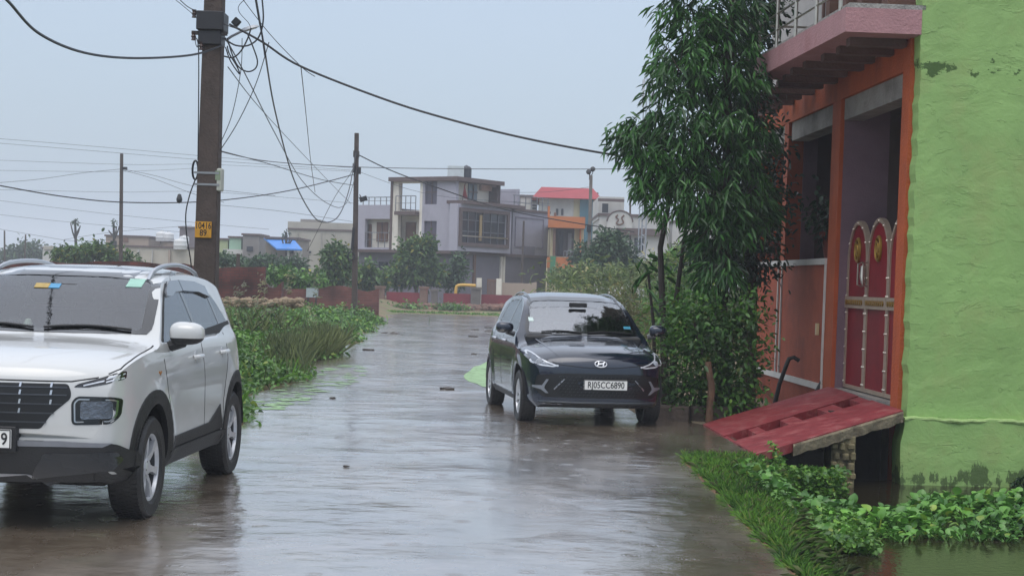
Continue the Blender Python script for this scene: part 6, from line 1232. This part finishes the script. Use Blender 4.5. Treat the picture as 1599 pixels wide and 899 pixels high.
# roof terrace recess on the right face
b = MB(); F1.blk(b, .0, .2, qTop-.25, qTop, zbay+.2, zR-.252); F1.blk(b, .0, pSh-.3, qTop-.2, qTop, zbay+.0, zR-.3); bw('terrace_pillar', b, brn)
b = MB(); F1.blk(b, .7, .9, .251, qTop-.26, zbay+.2, zR-.252); tw = bw('terrace_wall', b, cream)
r_ = F1.rp(730, 288, 744, 312, .7); b = MB(); F1.blk(b, .62, .698, r_[0], r_[1], r_[2], r_[3]); o = bw('window', b, mat('sky_window', '#58646e', .15, .1, 3)); b = MB(); c = (r_[0]+r_[1])/2; F1.blk(b, .57, .619, c-.04, c+.04, r_[2], r_[3]); c = (r_[2]+r_[3])/2; F1.blk(b, .58, .6185, r_[0], r_[1], c-.04, c+.04); bw('mullion', b, brn, o)
r_ = F1.rp(752, 285, 776, 292, .5); b = MB(); F1.blk(b, .5, .65, r_[0], r_[1], r_[2]-.2, r_[3]); bw('beam', b, mat('salmon', '#b08f80', .8))
# right wing
b = MB(); F1.blk(b, .0, 6, qB+.201, qR, zf+.062, zRw); bw('right_wing', b, mat('grey_wing', '#8f8c96', .85, .08, 1, tint='#767280', tf=.5, tscale=.5, streak=.3)); b = MB(); F1.blk(b, -.1, 6, qB+.201, qR+.08, zRw+.001, zRw+.14); bw('parapet_cap', b, brn)
r_ = F1.rp(804, 343, 848, 384, 0); b = MB(); e = .05; F1.wall(b, 'p', -.05, .048, r_[0]-e, r_[1]+e, r_[2]-e, r_[3]+e, [r_]); bw('wall_panel', b, mat('panel_dark', '#77727f', .8))
r_ = F1.rp(818, 385, 834, 412, 0); b = MB(); F1.blk(b, -.06, -.002, r_[0], r_[1], zf+.07, r_[3]); bw('dark_panel', b, grey_l)
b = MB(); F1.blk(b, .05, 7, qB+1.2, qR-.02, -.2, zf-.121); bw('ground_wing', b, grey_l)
for px in (740, 782, 786): q_ = F1.qq(px, 420, -.1)[0]; b = MB(); F1.blk(b, -.1, .1, q_, q_+.2, -.2, zf-.121); bw('column', b, cream if px > 750 else brd)
for r_, m_ in ((F1.rp(758, 416, 766, 452, 1.6), dkw), (F1.rp(752, 416, 757, 452, 1.6), cream)): b = MB(); F1.blk(b, 1.5, 1.598, r_[0], r_[1], r_[2], r_[3]); bw('door', b, m_)
r_ = F1.rq(592, 409, 606, 419, .35)
b = MB(); F1.blk(b, r_[0], r_[1], .28, .348, r_[2], r_[3]); bw('window', b, dkw)
b = MB(); 
for k in range(7): q_ = qB+.3+(qR-qB-.4)*k/6; F1.blk(b, .02, .06, q_, q_+.05, zRw+.14, zRw+.95)
F1.blk(b, .02, .06, qB+.2, qR, zRw+.95, zRw+1.0); F1.blk(b, .02, .06, qB+.2, qR, zRw+.5, zRw+.54); bw('railing', b, railm)
for px, wdt, ht, lb, cc in ((715, .62, .95, 'white square tank on the roof of the lilac house', '#b9c2c4'), (728, .32, .85, 'dark round water tank on the roof of the lilac house', '#1c222c')):
    c = at(px, 275, 100); b = MB()
    if cc[1] == 'b': b.box(-wdt, wdt*.6, -.4, .4, 0, .75)
    else: b.lathe([(0, 0), (wdt, 0), (wdt, ht*.75), (wdt*.8, ht*.86), (wdt*.3, ht*.95), (0, ht)], 16)
    o = b.build('water_tank', mat('tank'+cc, cc, .5, .1, 4)); o.location = (c.x, 100, zR+.0); tag(o, lb, 'water tank')
fg = thing('flag', 'small red flag on a stick at the roof terrace of the lilac house', 'flag', tuple(F1.C)); a = F1.qq(722, 313, .3); c = F1.C+F1.p*.3+F1.q*a[0]-F1.C; b = MB(); b.tube([(c.x, c.y, zbay+.2), (c.x+.15, c.y, zbay+1.35)], .03, 5); b.build('stick', brd, fg); b = MB(); b.prism([(0, .35), (.34, .2), (.1, 1.15)], -.01, .01, Matrix.Translation((c.x+.0, c.y-.02, zbay+.1))); b.build('cloth', mat('red_cloth', '#8e2c2c', .8), fg)
# simple box building made of px rectangles on a frontal plane
def front(name, label, px0, py0, px1, py1, Y, depth, m, feats=(), cat='building', roof=None, ang=0, group=None):
    """frontal building; feats: (part, px0, py0, px1, py1, material, proud)"""
    a = at(px0, py1, Y); c = at(px1, py0, Y); t = thing(name, label, cat, (a.x, Y, 0), 0, group); b = MB(); b.box(0, c.x-a.x, 0, depth, -.4, c.z); b.build('walls', m, t)
    b = MB(); b.box(-.12, c.x-a.x+.12, -.12, depth+.1, c.z+.001, c.z+.16); b.build('roof', roof or brn, t)
    for nm, x0, y0, x1, y1, mm, pr_ in feats:
        p = at(x0, y1, Y-pr_); q = at(x1, y0, Y-pr_); b = MB(); b.box(p.x-a.x, q.x-a.x, -pr_, -.002 if pr_ > 0 else depth, p.z, q.z); b.build(nm, mm, t)
    return t
cr2 = mat('cream_yellow', '#c8bd9a', .85, .08, 1, tint='#a89d80', tf=.4); wht = mat('far_white', '#b9b8b4', .85, .08, 1, tint='#8f8d88', tf=.5, tscale=.4, streak=.4); org = mat('far_orange', '#b06a3c', .8, .1, 1); tan = mat('tan_wall', '#9c8d80', .9, .12, .6, tint='#7a6d62', tf=.5, tscale=.3); beige = mat('beige_wall', '#a39f94', .9, .1, .5, tint='#77736a', tf=.6, tscale=.25, streak=.3); blg = mat('blue_glass', '#3f6a78', .15, .1, 1)
t = front('red_roofed_building', 'white and cream building with a curved red roof edge and blue glass strip', 839, 304, 932, 470, 128, 10, cr2, [('glass_strip', 903, 308, 927, 402, blg, .3), ('wall_panel', 841, 310, 896, 345, wht, .12), ('window', 868, 326, 872, 336, dkw, .2), ('window', 876, 326, 880, 336, dkw, .2), ('window', 908, 378, 918, 400, dkw, .36)])
a = at(835, 306, 128); c = at(936, 295, 128); b = MB(); b.v = []; x0 = a.x-t.location.x; x1 = c.x-t.location.x; z0 = a.z; z1 = c.z
for x, y, z in ((x0-.2, -1.0, z0-.15), (x1+.2, -1.0, z0-.15), (x1+.2, 11, z0-.15), (x0-.2, 11, z0-.15), (x0+.5, -.2, z1), (x1-.5, -.2, z1), (x1-.5, 10.5, z1), (x0+.5, 10.5, z1)): b.v.append((x, y, z))
b.f = [(0, 1, 2, 3), (4, 5, 6, 7), (0, 1, 5, 4), (1, 2, 6, 5), (2, 3, 7, 6), (3, 0, 4, 7)]; b.build('red_canopy', mat('red_tile', '#96323a', .6, .1, 1), t)
front('white_building', 'low white building with dark slit windows between the lilac house and the red roof', 797, 308, 838, 440, 132, 8, wht, [('window', 829, 311, 840, 315, dkw, .1), ('window', 831, 319, 839, 322, dkw, .1), ('window', 831, 324, 839, 327, dkw, .1)])
t = front('orange_building', 'orange and cream building with open dark front right of the lilac house', 857, 354, 912, 470, 101, 8, cr2, [('dark_opening', 864, 356, 897, 400, mat('dark_room', '#3c3a3c', .8), .02), ('window', 872, 362, 880, 398, dkw, .1), ('window', 886, 364, 893, 398, mat('grey_shutter', '#6a6a6c', .7), .1), ('orange_band', 856, 339, 914, 355, org, .9), ('orange_band', 854, 403, 914, 418, org, .9), ('orange_post', 855, 322, 859, 341, org, .3), ('cream_column', 904, 356, 908, 403, org, .5), ('brown_column', 863, 332, 869, 402, brd, .6), ('green_column', 858, 400, 868, 440, mat('green_col', '#3f7a58', .8), 1.0), ('dark_opening', 868, 419, 912, 450, mat('dark_room', '#3c3a3c'), .03)])
rail_m = railm; a = at(880, 402, 99.9); c = at(905, 392, 99.9); b = MB(); b.box(a.x-t.location.x, c.x-t.location.x, -1.06, -1.02, c.z-.06, c.z)
for k in range(6): u = a.x+(c.x-a.x)*k/5; b.box(u-t.location.x-.02, u-t.location.x+.02, -1.058, -1.022, a.z, c.z-.061)
b.build('railing', railm, t)
t = front('arched_building', 'grey white building with an arched parapet bearing a dark scroll emblem', 932, 340, 1045, 470, 112, 9, wht, [('upper_block', 934, 308, 975, 342, wht, -.5), ('window', 940, 318, 950, 332, dkw, .1), ('cornice', 934, 311, 975, 314, brn, .3), ('dark_opening', 962, 358, 1040, 366, brn, .4), ('window', 990, 372, 1005, 392, dkw, .12)])
ac = at(968, 346, 111.6); rr = 20*112/FPX; b = MB(); b.prism([(-rr, -.6), (rr, -.6)]+[(rr*math.cos(t_), .0+rr*.85*math.sin(t_)) for t_ in [math.pi*k/18 for k in range(19)]], -.3, .0, Matrix.Translation((ac.x-t.location.x, -.05, ac.z))); b.build('arch_parapet', wht, t)
b = MB(); b.tube([(ac.x-t.location.x+rr*math.cos(t_), -.38, ac.z+rr*.85*math.sin(t_)) for t_ in [math.pi*k/18 for k in range(19)]], .05, 5); b.build('arch_moulding', brn, t); b = MB(); b.tube(spline([(ac.x-t.location.x+u, -.40, ac.z+v) for u, v in ((-.15, .45), (-.28, .3), (-.1, .12), (-.25, -.12), (.0, -.2), (.25, -.05), (.12, .25), (.28, .45))], 4), .05, 5); b.build('emblem', brd, t)
front('glimpsed_building', 'pale wall glimpsed behind the drooping tree trunks', 1046, 350, 1130, 470, 118, 6, wht)
# left side
front('beige_hall', 'long weathered beige concrete hall behind the slim brown pole', 449, 362, 560, 440, 150, 14, beige, [('parapet', 449, 349, 555, 363, beige, -1), ('roof_room', 469, 343, 500, 352, mat('roof_room', '#7d7873', .9), -2), ('window', 476, 392, 486, 395, dkw, .1), ('pier', 463, 362, 465, 432, wht, .25), ('pier', 500, 363, 502, 432, wht, .25), ('pier', 520, 363, 522, 432, wht, .25)])
t = front('blue_roofed_shed', 'shed under a sloping bright blue sheet roof', 414, 374, 466, 420, 132, 7, mat('shed_wall', '#7f7870', .9, .1, 1), [('window', 452, 388, 458, 396, dkw, .1), ('window', 459, 388, 470, 394, wht, .1)])
a = at(406, 370, 131); c = at(472, 389, 127); b = MB(); x0 = a.x-t.location.x; b.v = [(x0, 1, a.z), (at(458, 371, 133).x-t.location.x, 1, a.z), (c.x-t.location.x, -5, c.z), (at(432, 389, 127).x-t.location.x, -5, c.z)]; b.v += [(x, y, z-.12) for x, y, z in b.v]; b.f = [(0, 1, 2, 3), (4, 5, 6, 7), (0, 1, 5, 4), (1, 2, 6, 5), (2, 3, 7, 6), (3, 0, 4, 7)]; b.build('sheet_roof', mat('blue_sheet', '#2f78c4', .5, .08, 2), t)
for px in (450, 462, 470): q = at(px, 405, 127.5); b = MB(); b.box(q.x-t.location.x-.08, q.x-t.location.x+.08, -4.6, -4.44, -.3, c.z+.1); b.build('post', wht, t)
front('pale_green_house', 'small pale green house beside the thick pole', 357, 372, 377, 420, 140, 5, mat('pale_green', '#8fae98', .85, .08, 1), [('terrace', 348, 390, 392, 396, wht, .6)])
front('yellow_green_house', 'small yellowish green house right beside the thick pole', 336, 375, 356, 420, 141, 5, mat('yellow_green', '#a3ad84', .85, .08, 1))
front('grey_house', 'plain grey house between the green house and the blue roof', 378, 368, 405, 420, 139, 5, mat('grey_wall', '#7c7876', .9, .1, 1), [('window', 385, 385, 395, 392, dkw, .1)])
front('tan_block', 'tan flat roofed block behind the slim dark pole over the white car', 164, 371, 232, 430, 150, 9, tan, [('window', 172, 376, 182, 386, dkw, .1), ('brown_patch', 192, 371, 200, 378, brd, .1)])
front('plastered_wall_block', 'low pale plastered building with buttresses over the roof of the white car', 186, 389, 308, 430, 143, 9, mat('pale_plaster', '#b5afa2', .9, .1, .5, tint='#8c8578', tf=.5, tscale=.3), [('pier', 214, 390, 217, 428, wht, .3), ('pier', 236, 390, 238, 428, wht, .3), ('pier', 262, 390, 266, 428, tan, .3)])
front('low_tan_roofline', 'long low tan building with a dark flat roof behind the water tanks', 190, 377, 276, 400, 155, 8, tan); front('brown_grey_block', 'taller brown grey block just left of the thick pole', 279, 357, 309, 420, 150, 8, mat('brown_grey', '#6f6668', .9, .1, 1))
front('far_shed', 'small pale building among the trees at the far left', 66, 388, 86, 420, 190, 6, wht, [('roof_sheet', 68, 384, 84, 389, beige, .2)])
for px, py, Y, s, lb in ((249, 376, 146, .55, 'white water tank over the plastered building, left one of the upper pair'), (259, 376, 146, .5, 'white water tank over the plastered building, right one of the upper pair'), (278, 389, 142, .6, 'larger white water tank nearest the brown grey block, on the lower roof'), (284, 380, 147, .45, 'small white water tank above the larger one near the brown grey block')):
    c = at(px, py, Y); b = MB(); b.lathe([(0, 0), (s, 0), (s, s*.5), (s*1.03, s*.55), (s, s*.6), (s, s*1.2), (s*.8, s*1.45), (s*.3, s*1.55), (s*.28, s*1.7), (0, s*1.7)], 18); o = b.build('water_tank', mat('tank_white', '#c4c6c6', .5, .05, 4), smooth=True); o.location = (c.x, Y+1, c.z); tag(o, lb, 'water tank', 'white water tanks')
    b = MB()
for px in (515, 548, 430, 436):
    pass
# radio mast behind the tree
mst = thing('radio_mast', 'pale lattice radio mast beside the drooping tree crown', 'mast', (at(1000, 440, 90).x, 90, 0)); zt_ = at(1000, 122, 90).z; b = MB()
for sx, sy in ((-.22, -.2), (.22, -.2), (0, .22)): b.tube([(sx, sy, 0), (sx*.7, sy*.7, zt_)], .035, 5)
for k in range(26): z = zt_*(k+.5)/26; s = 1-.3*k/26; b.tube([(-.22*s, -.2*s, z), (.22*s, -.2*s, z+.25)], .018, 4); b.tube([(.22*s, -.2*s, z), (0, .22*s, z+.25)], .018, 4)
b.build('lattice', mat('mast_grey', '#8d939c', .5, .1, 3), mst)
for sx in (-.28, .2): b = MB(); b.box(sx, sx+.14, -.35, -.22, zt_-1.6, zt_-.1); b.build('antenna', mat('antenna_white', '#b5bac0', .5), mst, bevel=.02)
# brick walls
brick = None
def brick_mat(name, c1, c2, mort, sc):
    m = bpy.data.materials.new(name); m.use_nodes = True; n = m.node_tree; L = n.links.new; b = n.nodes['Principled BSDF']; b.inputs['Roughness'].default_value = .9; t = n.nodes.new('ShaderNodeTexCoord'); mp = n.nodes.new('ShaderNodeMapping'); mp.inputs['Rotation'].default_value = (math.pi/2, 0, 0); L(t.outputs['Object'], mp.inputs[0])
    k = n.nodes.new('ShaderNodeTexBrick'); k.inputs['Color1'].default_value = (*lin(c1), 1); k.inputs['Color2'].default_value = (*lin(c2), 1); k.inputs['Mortar'].default_value = (*lin(mort), 1); k.inputs['Scale'].default_value = sc; k.inputs['Mortar Size'].default_value = .015; k.inputs['Brick Width'].default_value = .46; k.inputs['Row Height'].default_value = .15; L(mp.outputs[0], k.inputs[0])
    z = n.nodes.new('ShaderNodeTexNoise'); z.inputs['Scale'].default_value = 1.3; z.inputs['Detail'].default_value = 8; L(t.outputs['Object'], z.inputs[0]); r = n.nodes.new('ShaderNodeValToRGB'); r.color_ramp.elements[0].position = .35; r.color_ramp.elements[0].color = (.35, .33, .33, 1); r.color_ramp.elements[1].position = .65; r.color_ramp.elements[1].color = (1.15, 1.1, 1.1, 1); L(z.outputs['Fac'], r.inputs[0]); mx = n.nodes.new('ShaderNodeMix'); mx.data_type = 'RGBA'; mx.blend_type = 'MULTIPLY'; mx.inputs[0].default_value = 1; L(k.outputs[0], mx.inputs[6]); L(r.outputs[0], mx.inputs[7]); L(mx.outputs[2], b.inputs[0]); return m
bk = brick_mat('dark_brick', '#5c3430', '#6e3c34', '#4a3c38', 1.6); bk2 = brick_mat('red_brick', '#70423a', '#623a34', '#6a5048', 1.4)
def rough_wall(name, label, px0, px1, pytop, Y, m, th=.24, zb=-.1, seed=1, step=.45, jag=.06):
    g = random.Random(seed); a = at(px0, pytop, Y); c = at(px1, pytop, Y); n = max(3, int((c.x-a.x)/step)); pts = [(a.x-a.x, zb)]; pts = [(0, zb), (c.x-a.x, zb)]
    for k in range(n+1): u = (c.x-a.x)*(1-k/n); pts.append((u, at(px0+(px1-px0)*(1-k/n), pytop, Y).z+g.choice((0, 0, -jag, jag, -2*jag))))
    b = MB(); b.prism(pts, 0, th); o = b.build(name, m); o.location = (a.x, Y, 0); return tag(o, label, 'wall')
rough_wall('brick_wall', 'long dark brick wall showing over the roof of the white car', -60, 332, 411, 52, bk, seed=1)
rough_wall('brick_wall', 'dark red brick wall right of the thick pole', 333, 414, 417, 54, bk, seed=2, jag=.04)
rough_wall('brick_pier', 'rounded chunk of red brick wall between the dark wall and the plume grass', 412, 440, 440, 56, bk2, seed=3, th=.5, jag=.1)
rough_wall('brick_wall', 'low broken red brick wall behind the plume grass', 441, 592, 451, 66, bk2, seed=4, jag=.12)
sg = thing('notice_board', 'small faded white notice board on the low broken wall', 'sign', (at(487, 462, 64).x, 64, 0)); a = at(478, 464, 64); c = at(497, 450, 64); b = MB(); b.box(a.x-sg.location.x, c.x-sg.location.x, -.03, .03, a.z, c.z); b.build('board', mat('faded_board', '#97a4a6', .6, .15, 5, tint='#6d8590', tf=.6, tscale=3), sg); b = MB()
for x in (a.x+.08, c.x-.08): b.box(x-sg.location.x-.03, x-sg.location.x+.03, .031, .07, 0, c.z-.05)
b.build('leg', iron_m, sg)
redp = mat('red_panel', '#7c3038', .85, .12, 2, tint='#5e2a2c', tf=.5); pil = mat('pillar_plaster', '#7a6458', .9, .2, 2, tint='#8f4038', tf=.7, tscale=1.2)
cw = thing('compound_wall', 'red painted compound wall with plastered pillars across the road end', 'wall', (at(690, 460, 88).x, 88, 0))
for x0, x1, yt in ((590, 596, 456), (603, 655, 457), (692, 735, 459), (751, 800, 461)): a = at(x0, 476, 88); c = at(x1, yt, 88); b = MB(); b.box(a.x-cw.location.x, c.x-cw.location.x, 0, .2, -.1, c.z); b.build('wall_panel', redp, cw)
b = MB(); a = at(672, 476, 88); c = at(680, 456, 88)
for x0, x1, yt, m_ in ((586, 600, 450, pil), (655, 668, 451, pil), (673, 683, 455, mat('grey_pillar', '#6a6560', .9)), (735, 751, 452, mat('grey_pillar', '#6a6560'))): a = at(x0, 480, 87.7); c = at(x1, yt, 87.7); b = MB(); b.box(a.x-cw.location.x, c.x-cw.location.x, -.4, .25, -.1, c.z); b.box(a.x-cw.location.x-.05, c.x-cw.location.x+.05, -.45, .3, c.z+.001, c.z+.12); b.build('pillar', m_, cw)
def rubble(name, label, px0, px1, py, Y, n, s, m, seed):
    g = random.Random(seed); bm_ = bmesh.new()
    for k in range(n):
        px = g.uniform(px0, px1); p = at(px, py+g.uniform(-2, 8), Y+g.uniform(-1.5, 1.5)); r = s*g.uniform(.4, 1.2); q = bmesh.ops.create_icosphere(bm_, subdivisions=1, radius=r)['verts']
        for v in q: v.co = Vector((v.co.x*1.4*(1+.2*g.random())+p.x, v.co.y+p.y, max(-.1, v.co.z*.8*(1+.3*g.random())+max(.05, p.z))))
    me = bpy.data.meshes.new(name); bm_.to_mesh(me); bm_.free(); me.materials.append(m); o = bpy.data.objects.new(name, me); COL.objects.link(o); tag(o, label, 'rubble', kind='stuff')
rub = mat('rubble_stone', '#6b4f43', .9, .3, 2, .5, 10, tint='#4d4a40', tf=.7, tscale=1.2)
rubble('rubble', 'heap of brick rubble along the foot of the compound wall', 586, 800, 480, 86, 900, .17, rub, 2); rubble('rubble', 'loose rubble and stones before the dark red brick wall', 345, 470, 470, 52, 200, .10, mat('tan_soil', '#80705a', .9, .3, 3, .4, 12), 3)
def px_tree(name, label, lobs, Y, lm, L=.3, k=6, seed=1, tr=.12, n_mul=1, cat='tree', group=None, shell=.3):
    l2 = []
    for px, py, rx, rz in lobs: s = Y/FPX; c = at(px, py, Y); l2.append(((c.x, c.y, c.z), (rx*s, rx*s*.9, rz*s*.82), int(14*n_mul*max(1, rx*rz/60))))
    cx = sum(l[0][0] for l in l2)/len(l2); return tree(name, label, cat, (cx, Y, 0), l2, lm, tr, k, L, L*.24, .25, .9, .1, L*.6, group, seed=seed, shell=shell)
GT = 'trees in front of the lilac house'
px_tree('garden_tree', 'broad green tree in front of the middle of the lilac house', [(650, 400, 30, 26), (640, 425, 34, 20), (662, 380, 16, 14), (675, 425, 20, 20), (620, 435, 16, 16)], 92, M['leaf_far'], .30, 9, 3, group=GT)
px_tree('garden_tree', 'narrow darker tree below the bay window of the lilac house', [(713, 420, 12, 22), (708, 440, 18, 14), (718, 405, 7, 10)], 93, M['leaf_far2'], .28, 7, 4, .08, group=GT)
px_tree('garden_tree', 'light green tree left of the lilac house just right of the slim pole', [(575, 425, 18, 16), (590, 440, 18, 14), (563, 442, 14, 14)], 90, M['leaf_far'], .3, 8, 5, .08, group=GT)
px_tree('garden_tree', 'yellow flecked tree just left of the slim brown pole', [(524, 402, 22, 22), (518, 432, 26, 18), (538, 420, 16, 24), (505, 445, 14, 10)], 84, M['leaf_far'], .28, 9, 6, group=GT)
px_tree('shade_tree', 'wide dark rounded tree under the blue roof', [(430, 414, 36, 14), (405, 412, 18, 11), (460, 416, 24, 11), (395, 420, 20, 9)], 100, M['leaf_far2'], .3, 9, 7)
px_tree('garden_bush', 'bright green bush between the dark brick wall and the low broken wall', [(445, 432, 22, 12), (470, 438, 22, 12), (495, 442, 18, 10), (425, 428, 12, 10)], 72, M['leaf_weed'], .24, 9, 8, .06, cat='bush')
px_tree('garden_bush', 'green bush against the dark brick wall right of the thick pole', [(350, 406, 18, 8), (372, 408, 14, 6)], 80, M['leaf_far2'], .24, 8, 9, .06, cat='bush')
px_tree('hedge_tree', 'row of mid green treetops above the roof of the white car', [(125, 396, 36, 11), (155, 393, 26, 10), (180, 402, 22, 8), (100, 400, 16, 10), (205, 408, 14, 6)], 88, M['leaf_far'], .3, 9, 10)
px_tree('ivy_stub', 'narrow ivy covered stub at the left end of the treetops', [(92, 390, 6, 10), (90, 402, 8, 12)], 90, M['leaf_far2'], .22, 9, 11, .06)
px_tree('far_tree', 'hazy grey green tree at the far left edge', [(40, 392, 22, 16), (20, 398, 18, 12), (58, 400, 18, 12)], 200, M['leaf_far2'], .55, 9, 12)
px_tree('far_tree', 'hazy low trees running off the far left edge', [(-10, 402, 20, 10), (-40, 400, 30, 14)], 210, M['leaf_far2'], .55, 8, 13)
px_tree('round_tree', 'rounded green tree in front of the arched parapet building', [(955, 385, 26, 22), (935, 400, 18, 18), (975, 402, 20, 16), (948, 372, 12, 10)], 78, M['leaf_far2'], .26, 10, 14)
px_tree('round_tree', 'dark tree standing before the blue glass strip', [(912, 392, 12, 16), (905, 405, 12, 10)], 96, M['leaf_far2'], .28, 8, 15, .08)
px_tree('thicket', 'low thicket behind the lamp pole', [(880, 430, 26, 12), (920, 428, 26, 14), (960, 430, 30, 14), (1005, 425, 26, 16)], 66, M['leaf_pale'], .2, 10, 16, .06, cat='bush')
px_tree('thicket', 'green bushes in the gap between the twin trunks and the orange wall', [(1060, 410, 30, 20), (1110, 420, 30, 20), (1050, 440, 24, 20)], 50, M['leaf_weed'], .2, 9, 17, .06, cat='bush')
px_tree('wall_bush', 'green creeping bush over the rubble at the middle of the compound wall', [(640, 479, 22, 5), (610, 482, 16, 5)], 84, M['leaf_weed'], .2, 9, 18, .04, cat='bush'); px_tree('wall_bush', 'bright green bush over the rubble before the grey pillars', [(700, 480, 26, 6), (720, 484, 16, 5)], 84, M['leaf_weed'], .2, 9, 19, .04, cat='bush')
px_tree('wall_bush', 'dark green bush at the left end of the compound wall behind the slim pole', [(572, 470, 14, 9), (560, 478, 12, 7)], 80, M['leaf_far2'], .2, 9, 20, .04, cat='bush')
g = np.random.default_rng(77); n = 2600; P = np.stack([-14+20*g.random(n), 77.2+2.6*g.random(n), np.zeros(n)], 1); D = g.normal(size=(n, 3))*.35+np.array([0, 0, 1]); tag(leaf_mesh('grass', P, D, .13*(.5+g.random(n)), .03, M['grass'], None, .3, .1), 'strip of grass between the cross road and the compound wall', 'grass', kind='stuff')
# yellow pipe gate, brown gate
yg = thing('pipe_barrier', 'yellow pipe barrier behind the compound wall', 'barrier', (at(712, 450, 90).x, 90, 0)); a = at(712, 456, 90); c = at(743, 447, 90); zz = at(727, 445.5, 90).z; b = MB(); b.tube(spline([(0, 0, .1), (0, 0, zz-.25), (.2, 0, zz), (c.x-a.x, 0, zz)], 4), .085, 8); b.build('pipe', mat('yellow_pipe', '#c9a04a', .5, .1, 3), yg, smooth=True)
bg_ = thing('brown_gate', 'brown slatted gate between cream posts at the porch of the lilac house', 'gate', (at(768, 450, 94).x, 94, 0)); a = at(761, 460, 94); c = at(775, 436, 94); x0 = a.x-bg_.location.x; x1 = c.x-bg_.location.x; b = MB()
for k in range(7): u = x0+(x1-x0)*k/6; b.box(u-.03, u+.03, 0, .05, .1, c.z)
b.box(x0, x1, -.03, -.001, c.z-.15, c.z-.05); b.box(x0, x1, -.03, -.001, .4, .5); b.build('slats', brd, bg_)
for px in (748, 779): p = at(px, 445, 94); b = MB(); b.box(p.x-bg_.location.x-.15, p.x-bg_.location.x+.15, -.15, .15, -.1, c.z+.05); b.build('post', cream, bg_)
fw_ = rough_wall('garden_wall', 'grey white garden wall with openings right of the brown gate', 784, 838, 441, 95, tan, seed=9, jag=.03)
bd = bmesh.new(); bmesh.ops.create_icosphere(bd, subdivisions=2, radius=.09)
for v in bd.verts: v.co = Vector((v.co.x*1.0, v.co.y*1.2, v.co.z*1.35+(.05 if v.co.z > .05 else 0)))
me = bpy.data.meshes.new('bird'); bd.to_mesh(me); bd.free(); me.materials.append(cable_m); o = bpy.data.objects.new('bird', me); COL.objects.link(o); pb = at(280, 311.5, 49); o.location = pb; tag(o, 'tiny dark bird perched on the low cable left of the thick pole', 'bird')
# ------------------------------------------------------------------ air
b = MB(); b.box(-880, 880, -28, 1480, -2.2, 34)
hm = bpy.data.materials.new('air'); hm.use_nodes = True; n = hm.node_tree; n.nodes.remove(n.nodes['Principled BSDF']); pv = n.nodes.new('ShaderNodeVolumePrincipled')
pv.inputs['Color'].default_value = (.86, .91, 1.0, 1); pv.inputs['Density'].default_value = HAZE; pv.inputs['Anisotropy'].default_value = .1; n.links.new(pv.outputs[0], n.nodes['Material Output'].inputs['Volume'])
tag(b.build('haze', hm), kind='stuff')
